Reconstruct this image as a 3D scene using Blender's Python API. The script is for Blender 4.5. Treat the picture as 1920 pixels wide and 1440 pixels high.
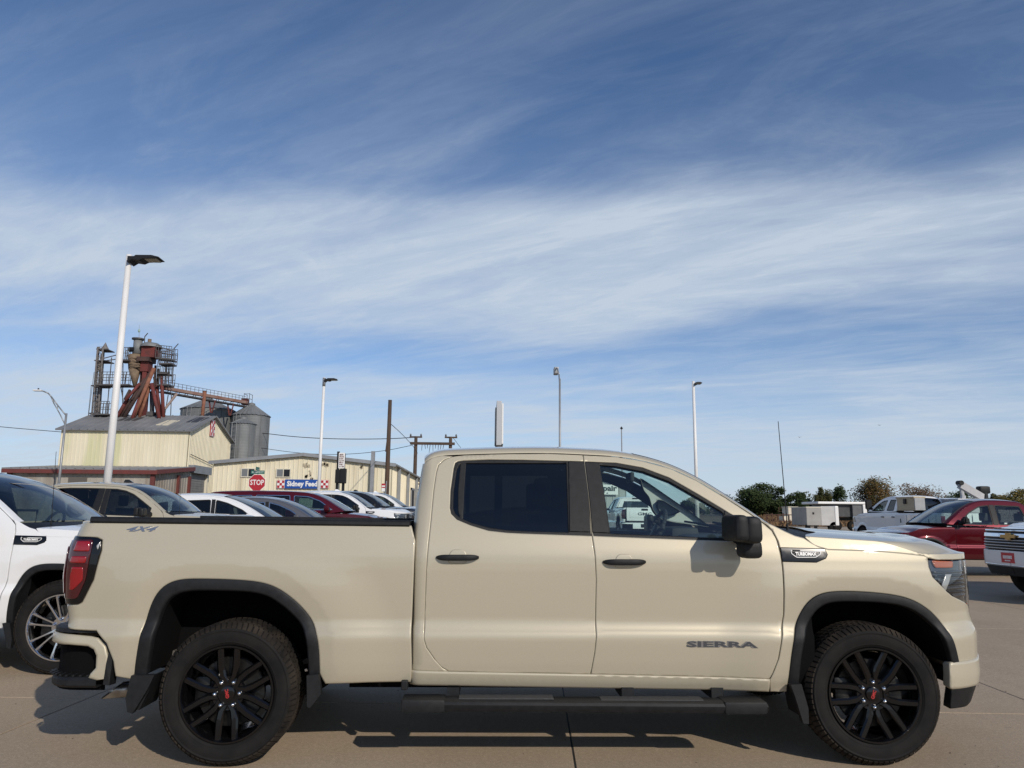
import bpy, bmesh, math, random
import numpy as np
from mathutils import Vector, Matrix
from mathutils.geometry import delaunay_2d_cdt

for _o in list(bpy.data.objects):
    bpy.data.objects.remove(_o)
scene = bpy.context.scene
COL = scene.collection
R = math.radians

# ------------------------------------------------------------------ camera
CAM_F, CAM_YAW, CAM_PITCH, CAM_ROLL, CAM_H = 1432.32, -0.0322, 0.16825, 0.00888, 1.4245
def _cam_axes():
    cy, sy, cp, sp = math.cos(CAM_YAW), math.sin(CAM_YAW), math.cos(CAM_PITCH), math.sin(CAM_PITCH)
    fwd = np.array([-sy*cp, cy*cp, sp]); right = np.array([cy, sy, 0.0]); up = np.cross(right, fwd)
    cr, sr = math.cos(CAM_ROLL), math.sin(CAM_ROLL)
    return cr*right + sr*up, -sr*right + cr*up, fwd
CX, CY_, CZ = _cam_axes()
cam_data = bpy.data.cameras.new('camera')
cam_data.sensor_width = 36.0
cam_data.lens = CAM_F/1920*36
cam_data.clip_start = 0.05
cam_data.clip_end = 4000
cam = bpy.data.objects.new('camera', cam_data)
COL.objects.link(cam)
cam.matrix_world = Matrix(((CX[0], CY_[0], -CZ[0], 0), (CX[1], CY_[1], -CZ[1], 0), (CX[2], CY_[2], -CZ[2], CAM_H), (0, 0, 0, 1)))
scene.camera = cam

# ------------------------------------------------------------------ light
SUN_TO = Vector((0.60, -1.0, 0.65)).normalized()          # towards the sun
SUN_EL = math.asin(SUN_TO.z)
SUN_ROT = math.atan2(SUN_TO.x, SUN_TO.y)
world = bpy.data.worlds.new('World'); scene.world = world
world.use_nodes = True
def build_world():
    nt = world.node_tree; N = nt.nodes; L = nt.links
    for n in list(N): N.remove(n)
    out = N.new('ShaderNodeOutputWorld'); bg = N.new('ShaderNodeBackground')
    sky = N.new('ShaderNodeTexSky'); sky.sky_type = 'NISHITA'; sky.sun_disc = False
    sky.sun_elevation = SUN_EL; sky.sun_rotation = SUN_ROT
    sky.altitude = 1200; sky.air_density = 1.0; sky.dust_density = 0.3; sky.ozone_density = 6.0
    bg.inputs['Strength'].default_value = 0.108
    tc = N.new('ShaderNodeTexCoord')
    sep = N.new('ShaderNodeSeparateXYZ'); L.new(tc.outputs['Generated'], sep.inputs[0])
    def math_(op, a, b=None, c=None, clamp=False):
        m = N.new('ShaderNodeMath'); m.operation = op; m.use_clamp = clamp
        for i, v in enumerate((a, b, c)):
            if v is None: continue
            if isinstance(v, (int, float)): m.inputs[i].default_value = v
            else: L.new(v, m.inputs[i])
        return m.outputs[0]
    z = math_('MAXIMUM', sep.outputs['Z'], 0.0)
    den = math_('ADD', z, 0.10)
    px_ = math_('DIVIDE', sep.outputs['X'], den)
    py_ = math_('DIVIDE', sep.outputs['Y'], den)
    comb = N.new('ShaderNodeCombineXYZ'); L.new(px_, comb.inputs[0]); L.new(py_, comb.inputs[1])
    def noise(scale, detail, rough, rot, sx, sy, dist, off):
        mp = N.new('ShaderNodeMapping'); mp.vector_type = 'TEXTURE'          # long axis turned by rot
        mp.inputs['Rotation'].default_value = (0, 0, R(rot)); mp.inputs['Scale'].default_value = (1/sx, 1/sy, 1)
        mp.inputs['Location'].default_value = off
        L.new(comb.outputs[0], mp.inputs[0])
        t = N.new('ShaderNodeTexNoise'); t.inputs['Scale'].default_value = scale
        t.inputs['Detail'].default_value = detail; t.inputs['Roughness'].default_value = rough
        t.inputs['Distortion'].default_value = dist
        L.new(mp.outputs[0], t.inputs[0]); return t.outputs[0]
    def ramp(v, a, b):
        m = N.new('ShaderNodeMapRange'); m.interpolation_type = 'SMOOTHSTEP'
        m.inputs['From Min'].default_value = a; m.inputs['From Max'].default_value = b
        L.new(v, m.inputs[0]); return m.outputs[0]
    warp = noise(0.8, 4, 0.55, -10, 0.40, 1.0, 0.3, (2.3, 4.1, 0))
    zw = math_('ADD', z, math_('MULTIPLY', math_('SUBTRACT', warp, 0.5), 0.24))
    bank = math_('MULTIPLY', ramp(zw, 0.385, 0.315), ramp(zw, 0.185, 0.255))    # a broad bank of cirrostratus
    veil = ramp(zw, 0.52, 0.30)
    low = ramp(math_('ADD', z, math_('MULTIPLY', math_('SUBTRACT', warp, 0.5), 0.16)), 0.205, 0.125)   # the deck crowding toward the horizon
    gap = ramp(noise(0.9, 5, 0.55, -14, 0.34, 1.2, 0.3, (6.4, 2.2, 0)), 0.47, 0.66)
    streak = ramp(noise(1.3, 8, 0.64, -26, 0.52, 1.55, 0.8, (0.4, 5.2, 0)), 0.36, 0.78)
    wisp = ramp(noise(3.0, 9, 0.68, -34, 0.70, 1.6, 1.0, (7.7, 0.3, 0)), 0.40, 0.80)
    fibre = noise(7.5, 9, 0.72, -28, 0.50, 1.7, 0.7, (1.2, 9.1, 0))
    a = math_('ADD', math_('MULTIPLY', bank, 0.58), math_('MULTIPLY', low, 0.62))
    a = math_('ADD', a, math_('MULTIPLY', veil, 0.15))
    a = math_('MULTIPLY', a, math_('SUBTRACT', 1.0, math_('MULTIPLY', gap, 0.42)))
    a = math_('ADD', a, math_('MULTIPLY', streak, math_('ADD', math_('MULTIPLY', veil, 0.20), 0.17)))
    a = math_('ADD', a, math_('MULTIPLY', wisp, math_('ADD', math_('MULTIPLY', veil, 0.12), 0.08)))
    a = math_('MULTIPLY', a, math_('ADD', math_('MULTIPLY', fibre, 0.5), 0.75))
    a = math_('ADD', a, 0.0, clamp=True)
    hz = ramp(z, 0.20, 0.02)
    a = math_('MAXIMUM', a, math_('MULTIPLY', hz, 0.82))
    a = math_('MULTIPLY', a, 0.95)
    mix = N.new('ShaderNodeMix'); mix.data_type = 'RGBA'
    L.new(a, mix.inputs[0]); L.new(sky.outputs[0], mix.inputs[6]); mix.inputs[7].default_value = (5.1, 5.9, 6.9, 1)
    L.new(mix.outputs[2], bg.inputs['Color']); L.new(bg.outputs[0], out.inputs['Surface'])
build_world()
sun_data = bpy.data.lights.new('sun', 'SUN'); sun_data.energy = 3.1; sun_data.angle = R(0.53); sun_data.color = (1.0, 0.91, 0.79)
sun = bpy.data.objects.new('sun', sun_data); COL.objects.link(sun)
sun.rotation_euler = (-SUN_TO).to_track_quat('-Z', 'Y').to_euler(); sun.location = (20, -30, 30)
vs = scene.view_settings
vs.view_transform = 'Standard'; vs.look = 'None'; vs.gamma = 1.0; vs.use_curve_mapping = False; vs.exposure = 0.0
scene.cycles.use_denoising = True
scene.cycles.max_bounces = 10; scene.cycles.transparent_max_bounces = 24; scene.cycles.glossy_bounces = 5
scene.cycles.sample_clamp_indirect = 6.0

# ------------------------------------------------------------------ measuring helpers
def ray(u, v):
    u = np.asarray(u, float); v = np.asarray(v, float)
    return CZ + CX*((u-960)/CAM_F)[..., None] - CY_*((v-720)/CAM_F)[..., None]
def px(u, v, Y):
    """the place, Y metres beyond the camera, of something measured in the photograph"""
    d = ray(u, v); t = Y/d[..., 1]
    p = d*t[..., None]; p[..., 2] += CAM_H
    return p
def ground_z(x, y):
    return 0.01*max(0.0, min(y, 40)-9) + 0.014*max(0.0, min(y, 400)-40)*(1.0 if x > 8 else max(0.0, (x+12)/20))

# ------------------------------------------------------------------ materials
MATS = {}
def mat(name, color=(0.5, 0.5, 0.5), rough=0.5, metal=0.0, coat=0.0, spec=0.5, emit=None, estr=0.0, coat_rough=0.03):
    if name in MATS: return MATS[name]
    m = bpy.data.materials.new(name); m.use_nodes = True
    b = m.node_tree.nodes['Principled BSDF']
    b.inputs['Base Color'].default_value = (*color, 1)
    b.inputs['Roughness'].default_value = rough
    b.inputs['Metallic'].default_value = metal
    b.inputs['Coat Weight'].default_value = coat
    b.inputs['Coat Roughness'].default_value = coat_rough
    b.inputs['Specular IOR Level'].default_value = spec
    MATS[name] = m
    return m
def varied(name, c1, c2, scale=5.0, rough=0.6, metal=0.0, bump=0.0, bscale=None, detail=6, spec=0.5, coord='Object', sc=(1, 1, 1), lo=0.3, hi=0.7, coat=0.0):
    """a principled material whose colour wanders between two values"""
    if name in MATS: return MATS[name]
    m = mat(name, c1, rough, metal, coat, spec); nt = m.node_tree; N = nt.nodes; L = nt.links; b = N['Principled BSDF']
    tc = N.new('ShaderNodeTexCoord'); mp = N.new('ShaderNodeMapping'); mp.inputs['Scale'].default_value = sc
    L.new(tc.outputs[coord], mp.inputs[0])
    t = N.new('ShaderNodeTexNoise'); t.inputs['Scale'].default_value = scale; t.inputs['Detail'].default_value = detail
    L.new(mp.outputs[0], t.inputs[0])
    r = N.new('ShaderNodeMapRange'); r.inputs['From Min'].default_value = lo; r.inputs['From Max'].default_value = hi
    L.new(t.outputs[0], r.inputs[0])
    mx = N.new('ShaderNodeMix'); mx.data_type = 'RGBA'; mx.inputs[6].default_value = (*c1, 1); mx.inputs[7].default_value = (*c2, 1)
    L.new(r.outputs[0], mx.inputs[0]); L.new(mx.outputs[2], b.inputs['Base Color'])
    if bump:
        t2 = N.new('ShaderNodeTexNoise'); t2.inputs['Scale'].default_value = bscale or scale*6; t2.inputs['Detail'].default_value = 4
        L.new(mp.outputs[0], t2.inputs[0])
        bp = N.new('ShaderNodeBump'); bp.inputs['Strength'].default_value = bump; bp.inputs['Distance'].default_value = 0.01
        L.new(t2.outputs[0], bp.inputs['Height']); L.new(bp.outputs[0], b.inputs['Normal'])
    return m
def paint(name, c, metal=0.2, rough=0.38):
    """car paint: coloured coat with fine flake under clear lacquer"""
    if name in MATS: return MATS[name]
    m = mat(name, c, rough, metal, 1.0, 0.12, coat_rough=0.02); nt = m.node_tree; N = nt.nodes; L = nt.links; b = N['Principled BSDF']
    tc = N.new('ShaderNodeTexCoord')
    v = N.new('ShaderNodeTexNoise'); v.inputs['Scale'].default_value = 420; v.inputs['Detail'].default_value = 1
    L.new(tc.outputs['Object'], v.inputs[0])
    mx = N.new('ShaderNodeMix'); mx.data_type = 'RGBA'
    mx.inputs[6].default_value = (c[0]*0.86, c[1]*0.86, c[2]*0.86, 1)
    mx.inputs[7].default_value = (min(1, c[0]*1.14), min(1, c[1]*1.14), min(1, c[2]*1.14), 1)
    L.new(v.outputs[0], mx.inputs[0]); L.new(mx.outputs[2], b.inputs['Base Color'])
    w = N.new('ShaderNodeTexNoise'); w.inputs['Scale'].default_value = 3.0; w.inputs['Detail'].default_value = 5; w.inputs['Roughness'].default_value = 0.7
    L.new(tc.outputs['Object'], w.inputs[0])
    rr = N.new('ShaderNodeMapRange'); rr.inputs['From Min'].default_value = 0.35; rr.inputs['From Max'].default_value = 0.7
    rr.inputs['To Min'].default_value = 0.005; rr.inputs['To Max'].default_value = 0.06
    L.new(w.outputs[0], rr.inputs[0]); L.new(rr.outputs[0], b.inputs['Coat Roughness'])     # a light film of dust
    return m
def glass(name, tint, gloss=1.0):
    if name in MATS: return MATS[name]
    m = bpy.data.materials.new(name); m.use_nodes = True; nt = m.node_tree; N = nt.nodes; L = nt.links
    for n in list(N): N.remove(n)
    out = N.new('ShaderNodeOutputMaterial'); mix = N.new('ShaderNodeMixShader')
    tr = N.new('ShaderNodeBsdfTransparent'); tr.inputs[0].default_value = (*tint, 1)
    gl = N.new('ShaderNodeBsdfGlossy'); gl.inputs['Roughness'].default_value = 0.01; gl.inputs[0].default_value = (gloss, gloss, gloss, 1)
    g = N.new('ShaderNodeNewGeometry'); dt = N.new('ShaderNodeVectorMath'); dt.operation = 'DOT_PRODUCT'
    L.new(g.outputs['Incoming'], dt.inputs[0]); L.new(g.outputs['Normal'], dt.inputs[1])
    def mth(op, a, b_):
        n = N.new('ShaderNodeMath'); n.operation = op
        for i, q in ((0, a), (1, b_)):
            if isinstance(q, (int, float)): n.inputs[i].default_value = q
            else: L.new(q, n.inputs[i])
        return n.outputs[0]
    ca = mth('ABSOLUTE', dt.outputs['Value'], 0.0)                     # same reflection from either side of the pane
    fr = mth('ADD', mth('MULTIPLY', mth('POWER', mth('SUBTRACT', 1.0, ca), 5.0), 0.88), 0.085)
    L.new(fr, mix.inputs[0]); L.new(tr.outputs[0], mix.inputs[1]); L.new(gl.outputs[0], mix.inputs[2])
    L.new(mix.outputs[0], out.inputs['Surface']); MATS[name] = m
    return m

# ------------------------------------------------------------------ object helpers
def link(o, parent=None):
    COL.objects.link(o)
    if parent is not None: o.parent = parent
    return o
def thing(name, label, cat, loc=(0, 0, 0), rotz=0.0, group=None, scale=None):
    o = bpy.data.objects.new(name, None); COL.objects.link(o)
    o.empty_display_size = 0.2
    o.location = loc; o.rotation_euler = (0, 0, rotz)
    if scale: o.scale = scale
    o['label'] = label; o['category'] = cat
    if group: o['group'] = group
    return o
def tag(o, label, cat, group=None):
    o['label'] = label; o['category'] = cat
    if group: o['group'] = group
    return o
def mesh_obj(name, verts, faces, m, parent=None, smooth=False, normals=None, loc=None, mats=None, fmat=None):
    me = bpy.data.meshes.new(name)
    me.from_pydata([tuple(map(float, v)) for v in verts], [], [tuple(int(i) for i in f) for f in faces])
    if mats:
        for q in mats: me.materials.append(q)
        if fmat is not None: me.polygons.foreach_set('material_index', fmat)
    elif m is not None: me.materials.append(m)
    if smooth or normals is not None:
        me.polygons.foreach_set('use_smooth', [True]*len(me.polygons))
    if normals is not None:
        me.normals_split_custom_set_from_vertices([tuple(map(float, n)) for n in normals])
    me.update()
    o = bpy.data.objects.new(name, me); link(o, parent)
    if loc is not None: o.location = loc
    return o
def copy_tree(o, parent=None, remap=None, skip=()):
    c = o.copy(); COL.objects.link(c)
    c.parent = parent
    if remap and c.type in {'MESH', 'FONT'}:
        for i, s in enumerate(c.material_slots):
            if s.material in remap:
                new = remap[s.material]; s.link = 'OBJECT'; s.material = new
    for ch in o.children:
        if ch.name.split('.')[0] in skip: continue
        copy_tree(ch, c, remap, skip)
    return c
class MB:
    """gathers simple solids into one mesh"""
    def __init__(s): s.v = []; s.f = []
    def add(s, v, f):
        n = len(s.v); s.v += [tuple(map(float, p)) for p in v]; s.f += [tuple(i+n for i in q) for q in f]; return s
    def box(s, a, b):
        (x0, y0, z0), (x1, y1, z1) = a, b
        return s.add([(x0, y0, z0), (x1, y0, z0), (x1, y1, z0), (x0, y1, z0), (x0, y0, z1), (x1, y0, z1), (x1, y1, z1), (x0, y1, z1)],
                     [(0, 3, 2, 1), (4, 5, 6, 7), (0, 1, 5, 4), (1, 2, 6, 5), (2, 3, 7, 6), (3, 0, 4, 7)])
    def bbox(s, a, b, r=0.01):
        """box with chamfered edges"""
        bm = bmesh.new(); bmesh.ops.create_cube(bm, size=1)
        c = [(a[i]+b[i])/2 for i in range(3)]; d = [abs(b[i]-a[i]) for i in range(3)]
        for q in bm.verts: q.co = Vector((q.co[i]*d[i]+c[i] for i in range(3)))
        r = min(r, min(d)*0.45)
        bmesh.ops.bevel(bm, geom=bm.edges[:], offset=r, segments=2, affect='EDGES', profile=0.6)
        bm.verts.index_update()
        s.add([q.co[:] for q in bm.verts], [[q.index for q in f.verts] for f in bm.faces]); bm.free(); return s
    def tube(s, p, q, r0, r1=None, n=10, caps=True):
        r1 = r0 if r1 is None else r1
        p = Vector(p); q = Vector(q); d = (q-p).normalized()
        a = d.orthogonal().normalized(); b = d.cross(a)
        v = []
        for (c, r) in ((p, r0), (q, r1)):
            for i in range(n):
                t = 2*math.pi*i/n; v.append(c + a*(r*math.cos(t)) + b*(r*math.sin(t)))
        f = [(i, (i+1) % n, n+(i+1) % n, n+i) for i in range(n)]
        if caps: f += [tuple(range(n-1, -1, -1)), tuple(range(n, 2*n))]
        return s.add(v, f)
    def path(s, pts, r, n=6):
        for a, b in zip(pts[:-1], pts[1:]): s.tube(a, b, r, r, n)
        return s
    def bar(s, p, q, w, h):
        """straight square bar"""
        p = Vector(p); q = Vector(q); d = (q-p).normalized()
        a = d.cross(Vector((0, 0, 1)))
        a = Vector((1, 0, 0)) if a.length < 1e-4 else a.normalized()
        b = a.cross(d)
        v = []
        for c in (p, q):
            for sx, sy in ((-1, -1), (1, -1), (1, 1), (-1, 1)): v.append(c+a*(sx*w/2)+b*(sy*h/2))
        return s.add(v, [(0, 1, 2, 3), (7, 6, 5, 4), (0, 4, 5, 1), (1, 5, 6, 2), (2, 6, 7, 3), (3, 7, 4, 0)])
    def prism(s, poly, d0, d1, axis=1):
        """extrude a polygon given in the other two axes"""
        n = len(poly)
        def P(a, b, d): return (a, d, b) if axis == 1 else ((d, a, b) if axis == 0 else (a, b, d))
        v = [P(a, b, d0) for a, b in poly]+[P(a, b, d1) for a, b in poly]
        f = [(i, (i+1) % n, n+(i+1) % n, n+i) for i in range(n)]+[tuple(range(n-1, -1, -1)), tuple(range(n, 2*n))]
        return s.add(v, f)
    def lathe(s, prof, axis='z', c=(0, 0, 0), n=32, closed=False):
        v = []; m = len(prof)
        for i in range(n):
            t = 2*math.pi*i/n
            for r, h in prof:
                p = (r*math.cos(t), r*math.sin(t), h)
                if axis == 'y': p = (p[0], p[2], p[1])
                if axis == 'x': p = (p[2], p[0], p[1])
                v.append((p[0]+c[0], p[1]+c[1], p[2]+c[2]))
        f = []
        for i in range(n):
            for j in range(m if closed else m-1):
                a = i*m+j; b = i*m+(j+1) % m; k = ((i+1) % n)*m
                f.append((a, k+j, k+(j+1) % m, b))
        return s.add(v, f)
    def build(s, name, m, parent=None, smooth=False, loc=None, fix=True, angle=None):
        o = mesh_obj(name, s.v, s.f, m, parent, smooth or angle is not None, loc=loc)
        if fix:
            bm = bmesh.new(); bm.from_mesh(o.data); bmesh.ops.recalc_face_normals(bm, faces=bm.faces[:])
            if angle is not None:
                for e in bm.edges:
                    if len(e.link_faces) != 2 or e.calc_face_angle(3.2) > angle: e.smooth = False
            bm.to_mesh(o.data); bm.free()
        return o
def text(name, body, size, m, parent=None, loc=(0, 0, 0), rot=(math.pi/2, 0, 0), depth=0.002, width=None, shear=0.0, bold=0.0, align='CENTER'):
    """raised lettering, turned into a mesh"""
    c = bpy.data.curves.new(name, 'FONT'); c.body = body; c.size = size; c.extrude = depth; c.align_x = align; c.align_y = 'CENTER'
    c.shear = shear; c.offset = bold; c.resolution_u = 2
    t = bpy.data.objects.new(name, c)
    me = bpy.data.meshes.new_from_object(t); bpy.data.objects.remove(t); bpy.data.curves.remove(c)
    xs = [v.co.x for v in me.vertices]; w = max(xs)-min(xs)
    if width: me.transform(Matrix.Scale(width/w, 4, (1, 0, 0)))
    me.materials.clear(); me.materials.append(m)
    o = bpy.data.objects.new(name, me); link(o, parent); o.location = loc; o.rotation_euler = rot
    return o
# ================================================================== bodywork surfaces
def smooth_table(pts, sig=0.008, lo=0.0, hi=2.4, n=2400):
    a = np.array(sorted(pts)); z = np.linspace(lo, hi, n)
    y = np.interp(z, a[:, 0], a[:, 1])
    k = int(max(3, sig*4/(hi-lo)*n)); g = np.exp(-0.5*(np.arange(-k, k+1)*(hi-lo)/n/sig)**2); g /= g.sum()
    return z, np.convolve(np.pad(y, k, mode='edge'), g, 'valid')
def sstep(t):
    t = np.clip(t, 0, 1); return t*t*(3-2*t)
def seg_dist(X, Z, poly, closed=False):
    """distance from points to a polyline"""
    P = np.asarray(poly, float); A = P[:-1]; B = P[1:]
    if closed: A = P; B = np.roll(P, -1, 0)
    d = np.full(X.shape, 1e9)
    for (ax, az), (bx, bz) in zip(A, B):
        dx, dz = bx-ax, bz-az; q = dx*dx+dz*dz
        t = np.clip(((X-ax)*dx+(Z-az)*dz)/max(q, 1e-12), 0, 1)
        d = np.minimum(d, np.hypot(X-ax-t*dx, Z-az-t*dz))
    return d
def inside(X, Z, poly):
    P = np.asarray(poly, float); r = np.zeros(X.shape, bool); n = len(P)
    for i in range(n):
        x0, z0 = P[i]; x1, z1 = P[(i+1) % n]
        if z0 == z1: continue
        c = ((z0 > Z) != (z1 > Z)) & (X < (x1-x0)*(Z-z0)/(z1-z0)+x0)
        r ^= c
    return r
def resample(poly, h, closed=True):
    P = [np.asarray(p, float) for p in poly]; out = []
    n = len(P)
    for i in range(n if closed else n-1):
        a, b = P[i], P[(i+1) % n]; k = max(1, int(math.ceil(np.linalg.norm(b-a)/h)))
        for j in range(k): out.append(a+(b-a)*j/k)
    if not closed: out.append(P[-1])
    return np.array(out)
def chaikin(poly, it=2, closed=False):
    P = np.asarray(poly, float)
    for _ in range(it):
        if closed:
            Q = np.roll(P, -1, 0); P = np.stack([P*.75+Q*.25, P*.25+Q*.75], 1).reshape(-1, P.shape[1])
        else:
            A, B = P[:-1], P[1:]; M = np.stack([A*.75+B*.25, A*.25+B*.75], 1).reshape(-1, P.shape[1])
            P = np.vstack([P[:1], M, P[-1:]])
    return P
def fair(P, h=0.012, w=9):
    """evenly spaced and smoothed copy of an open outline"""
    P = chaikin(P, 2); d = np.r_[0, np.cumsum(np.linalg.norm(np.diff(P, axis=0), axis=1))]
    n = int(d[-1]/h); t = np.linspace(0, d[-1], n); Q = np.stack([np.interp(t, d, P[:, 0]), np.interp(t, d, P[:, 1])], -1)
    for _ in range(2):
        E = np.vstack([2*Q[0]-Q[w:0:-1], Q, 2*Q[-1]-Q[-2:-w-2:-1]])
        Q = np.stack([np.convolve(E[:, k], np.ones(w)/w, 'same') for k in (0, 1)], -1)[w:-w]
    return Q[::2] if n % 2 else np.vstack([Q[::2], Q[-1:]])
def rounded(poly, r, n=5):
    """polygon with its corners rounded; r one value or one per corner"""
    P = [np.asarray(p, float) for p in poly]; out = []; m = len(P)
    for i in range(m):
        rr = r[i] if hasattr(r, '__len__') else r
        a, b, c = P[i-1], P[i], P[(i+1) % m]
        u = a-b; v = c-b; lu, lv = np.linalg.norm(u), np.linalg.norm(v); t = min(rr, lu*.48, lv*.48)
        if t < 1e-5: out.append(b); continue
        p, q = b+u/lu*t, b+v/lv*t
        for k in range(n+1):
            s = k/n; out.append((1-s)**2*p+2*s*(1-s)*b+s*s*q)
    return np.array(out)

class Surf:
    """side of a vehicle: developed length xd and height z -> place. Ends wrap round the corners."""
    def __init__(s, prof, W, sig=0.008, front=None, rf=0.3, rear=None, rr=0.1, bulge_f=0.0, bulge_r=0.0, extra=None):
        s.tz, s.ty = smooth_table(prof, sig); s.W = W; s.extra = extra
        s.front, s.rf, s.rear, s.rr, s.bf, s.br = front, rf, rear, rr, bulge_f, bulge_r
        s.off = 0.0
    def base(s, x, z):
        y = np.interp(z, s.tz, s.ty)
        if s.extra is not None: y = y + s.extra(x, z)
        return y
    def __call__(s, xd, z, off=0.0):
        xd = np.asarray(xd, float); z = np.asarray(z, float)
        x = xd.copy(); dy = np.zeros_like(x); xb = xd.copy()
        if s.front is not None:
            xs = s.front(z) if callable(s.front) else np.full_like(x, s.front)
            u = np.maximum(xd-xs, 0); a = np.minimum(u/s.rf, math.pi/2); w = u > 0
            x = np.where(w, xs+s.rf*np.sin(a), x); dy = np.where(w, s.rf*(1-np.cos(a))+np.maximum(u-s.rf*math.pi/2, 0), dy); xb = np.minimum(xb, xs)
            fw = w
        if s.rear is not None:
            xs = s.rear(z) if callable(s.rear) else np.full_like(x, s.rear)
            u = np.maximum(xs-xd, 0); a = np.minimum(u/s.rr, math.pi/2); w = u > 0
            x = np.where(w, xs-s.rr*np.sin(a), x); dy = np.where(w, s.rr*(1-np.cos(a))+np.maximum(u-s.rr*math.pi/2, 0), dy); xb = np.maximum(xb, xs)
            rw = w
        y = s.base(xb, z)+dy
        t = np.clip(y/(s.W/2), 0, 1)
        if s.bf and s.front is not None: x = np.where(fw, x+s.bf*(1-(1-t)**2)*np.minimum(dy/0.1, 1), x)
        if s.br and s.rear is not None: x = np.where(rw, x-s.br*(1-(1-t)**2)*np.minimum(dy/0.1, 1), x)
        p = np.stack([x, y, z], -1)
        if off:
            p = p+s.normal(xd, z)*off
        return p
    def normal(s, xd, z, e=0.0015):
        a = s(np.asarray(xd)+e, z)-s(np.asarray(xd)-e, z); b = s(xd, np.asarray(z)+e)-s(xd, np.asarray(z)-e)
        n = np.cross(a, b); return n/np.maximum(np.linalg.norm(n, axis=-1, keepdims=True), 1e-9)   # points outward (-y)

def project(P):
    d = P-np.array([0, 0, CAM_H]); w = d@CZ
    return np.stack([960+CAM_F*(d@CX)/w, 720-CAM_F*(d@CY_)/w], -1)
def on_surf(S, uv, origin, off=0.0):
    """developed coordinates on S of outlines measured in the photograph"""
    uv = np.asarray(uv, float)
    g = px(uv[:, 0], uv[:, 1], origin[1]+0.05)-origin
    q = np.stack([g[:, 0], g[:, 2]], -1)
    for it in range(25):
        e = 1e-4
        f = project(S(q[:, 0], q[:, 1], off)+origin)
        fx = (project(S(q[:, 0]+e, q[:, 1], off)+origin)-f)/e
        fz = (project(S(q[:, 0], q[:, 1]+e, off)+origin)-f)/e
        det = fx[:, 0]*fz[:, 1]-fx[:, 1]*fz[:, 0]
        det = np.where(np.abs(det) < 2000, np.sign(det+1e-9)*2000, det)
        r = uv-f
        dx = (r[:, 0]*fz[:, 1]-r[:, 1]*fz[:, 0])/det; dz = (fx[:, 0]*r[:, 1]-fx[:, 1]*r[:, 0])/det
        q = q+np.clip(np.stack([dx, dz], -1), -0.12, 0.12)*0.8
    return q

def inset(poly, g):
    """draw an outline in by g"""
    P = np.asarray(poly, float); a = 0.5*np.sum(P[:, 0]*np.roll(P[:, 1], -1)-np.roll(P[:, 0], -1)*P[:, 1])
    t0 = P-np.roll(P, 1, 0); t1 = np.roll(P, -1, 0)-P
    t0 /= np.maximum(np.linalg.norm(t0, axis=1, keepdims=True), 1e-9); t1 /= np.maximum(np.linalg.norm(t1, axis=1, keepdims=True), 1e-9)
    n0 = np.stack([-t0[:, 1], t0[:, 0]], -1); n1 = np.stack([-t1[:, 1], t1[:, 0]], -1)
    m = n0+n1; m /= np.maximum(np.linalg.norm(m, axis=1, keepdims=True), 1e-9)
    c = np.clip(np.sum(m*n0, axis=1), 0.5, 1)[:, None]
    return P+m/c*g*(1 if a > 0 else -1)


def surf_text(S, q, body, size, m, parent, width, shear=0.0, bold=0.0, depth=0.003, side=0):
    """lettering bent to lie on a surface around the developed place q"""
    o = text('lettering', body, size, m, parent, depth=1.0, width=width, shear=shear, bold=bold)
    o.rotation_euler = (0, 0, 0)
    n = len(o.data.vertices); c = np.zeros(n*3); o.data.vertices.foreach_get('co', c); c = c.reshape(-1, 3)
    k = (c[:, 2] > 0)
    p = S(q[0]+c[:, 0], q[1]+c[:, 1])+S.normal(q[0]+c[:, 0], q[1]+c[:, 1])*np.where(k, depth, -.001)[:, None]
    if side: p[:, 1] = S.W-p[:, 1]
    o.data.vertices.foreach_set('co', p.ravel()); o.data.update()
    return o
def flip(v, n, f, W):
    v = np.array(v, float).copy(); v[:, 1] = W-v[:, 1]
    if n is not None: n = np.array(n, float).copy(); n[:, 1] *= -1
    return v, n, [tuple(reversed(q)) for q in f]
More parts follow.
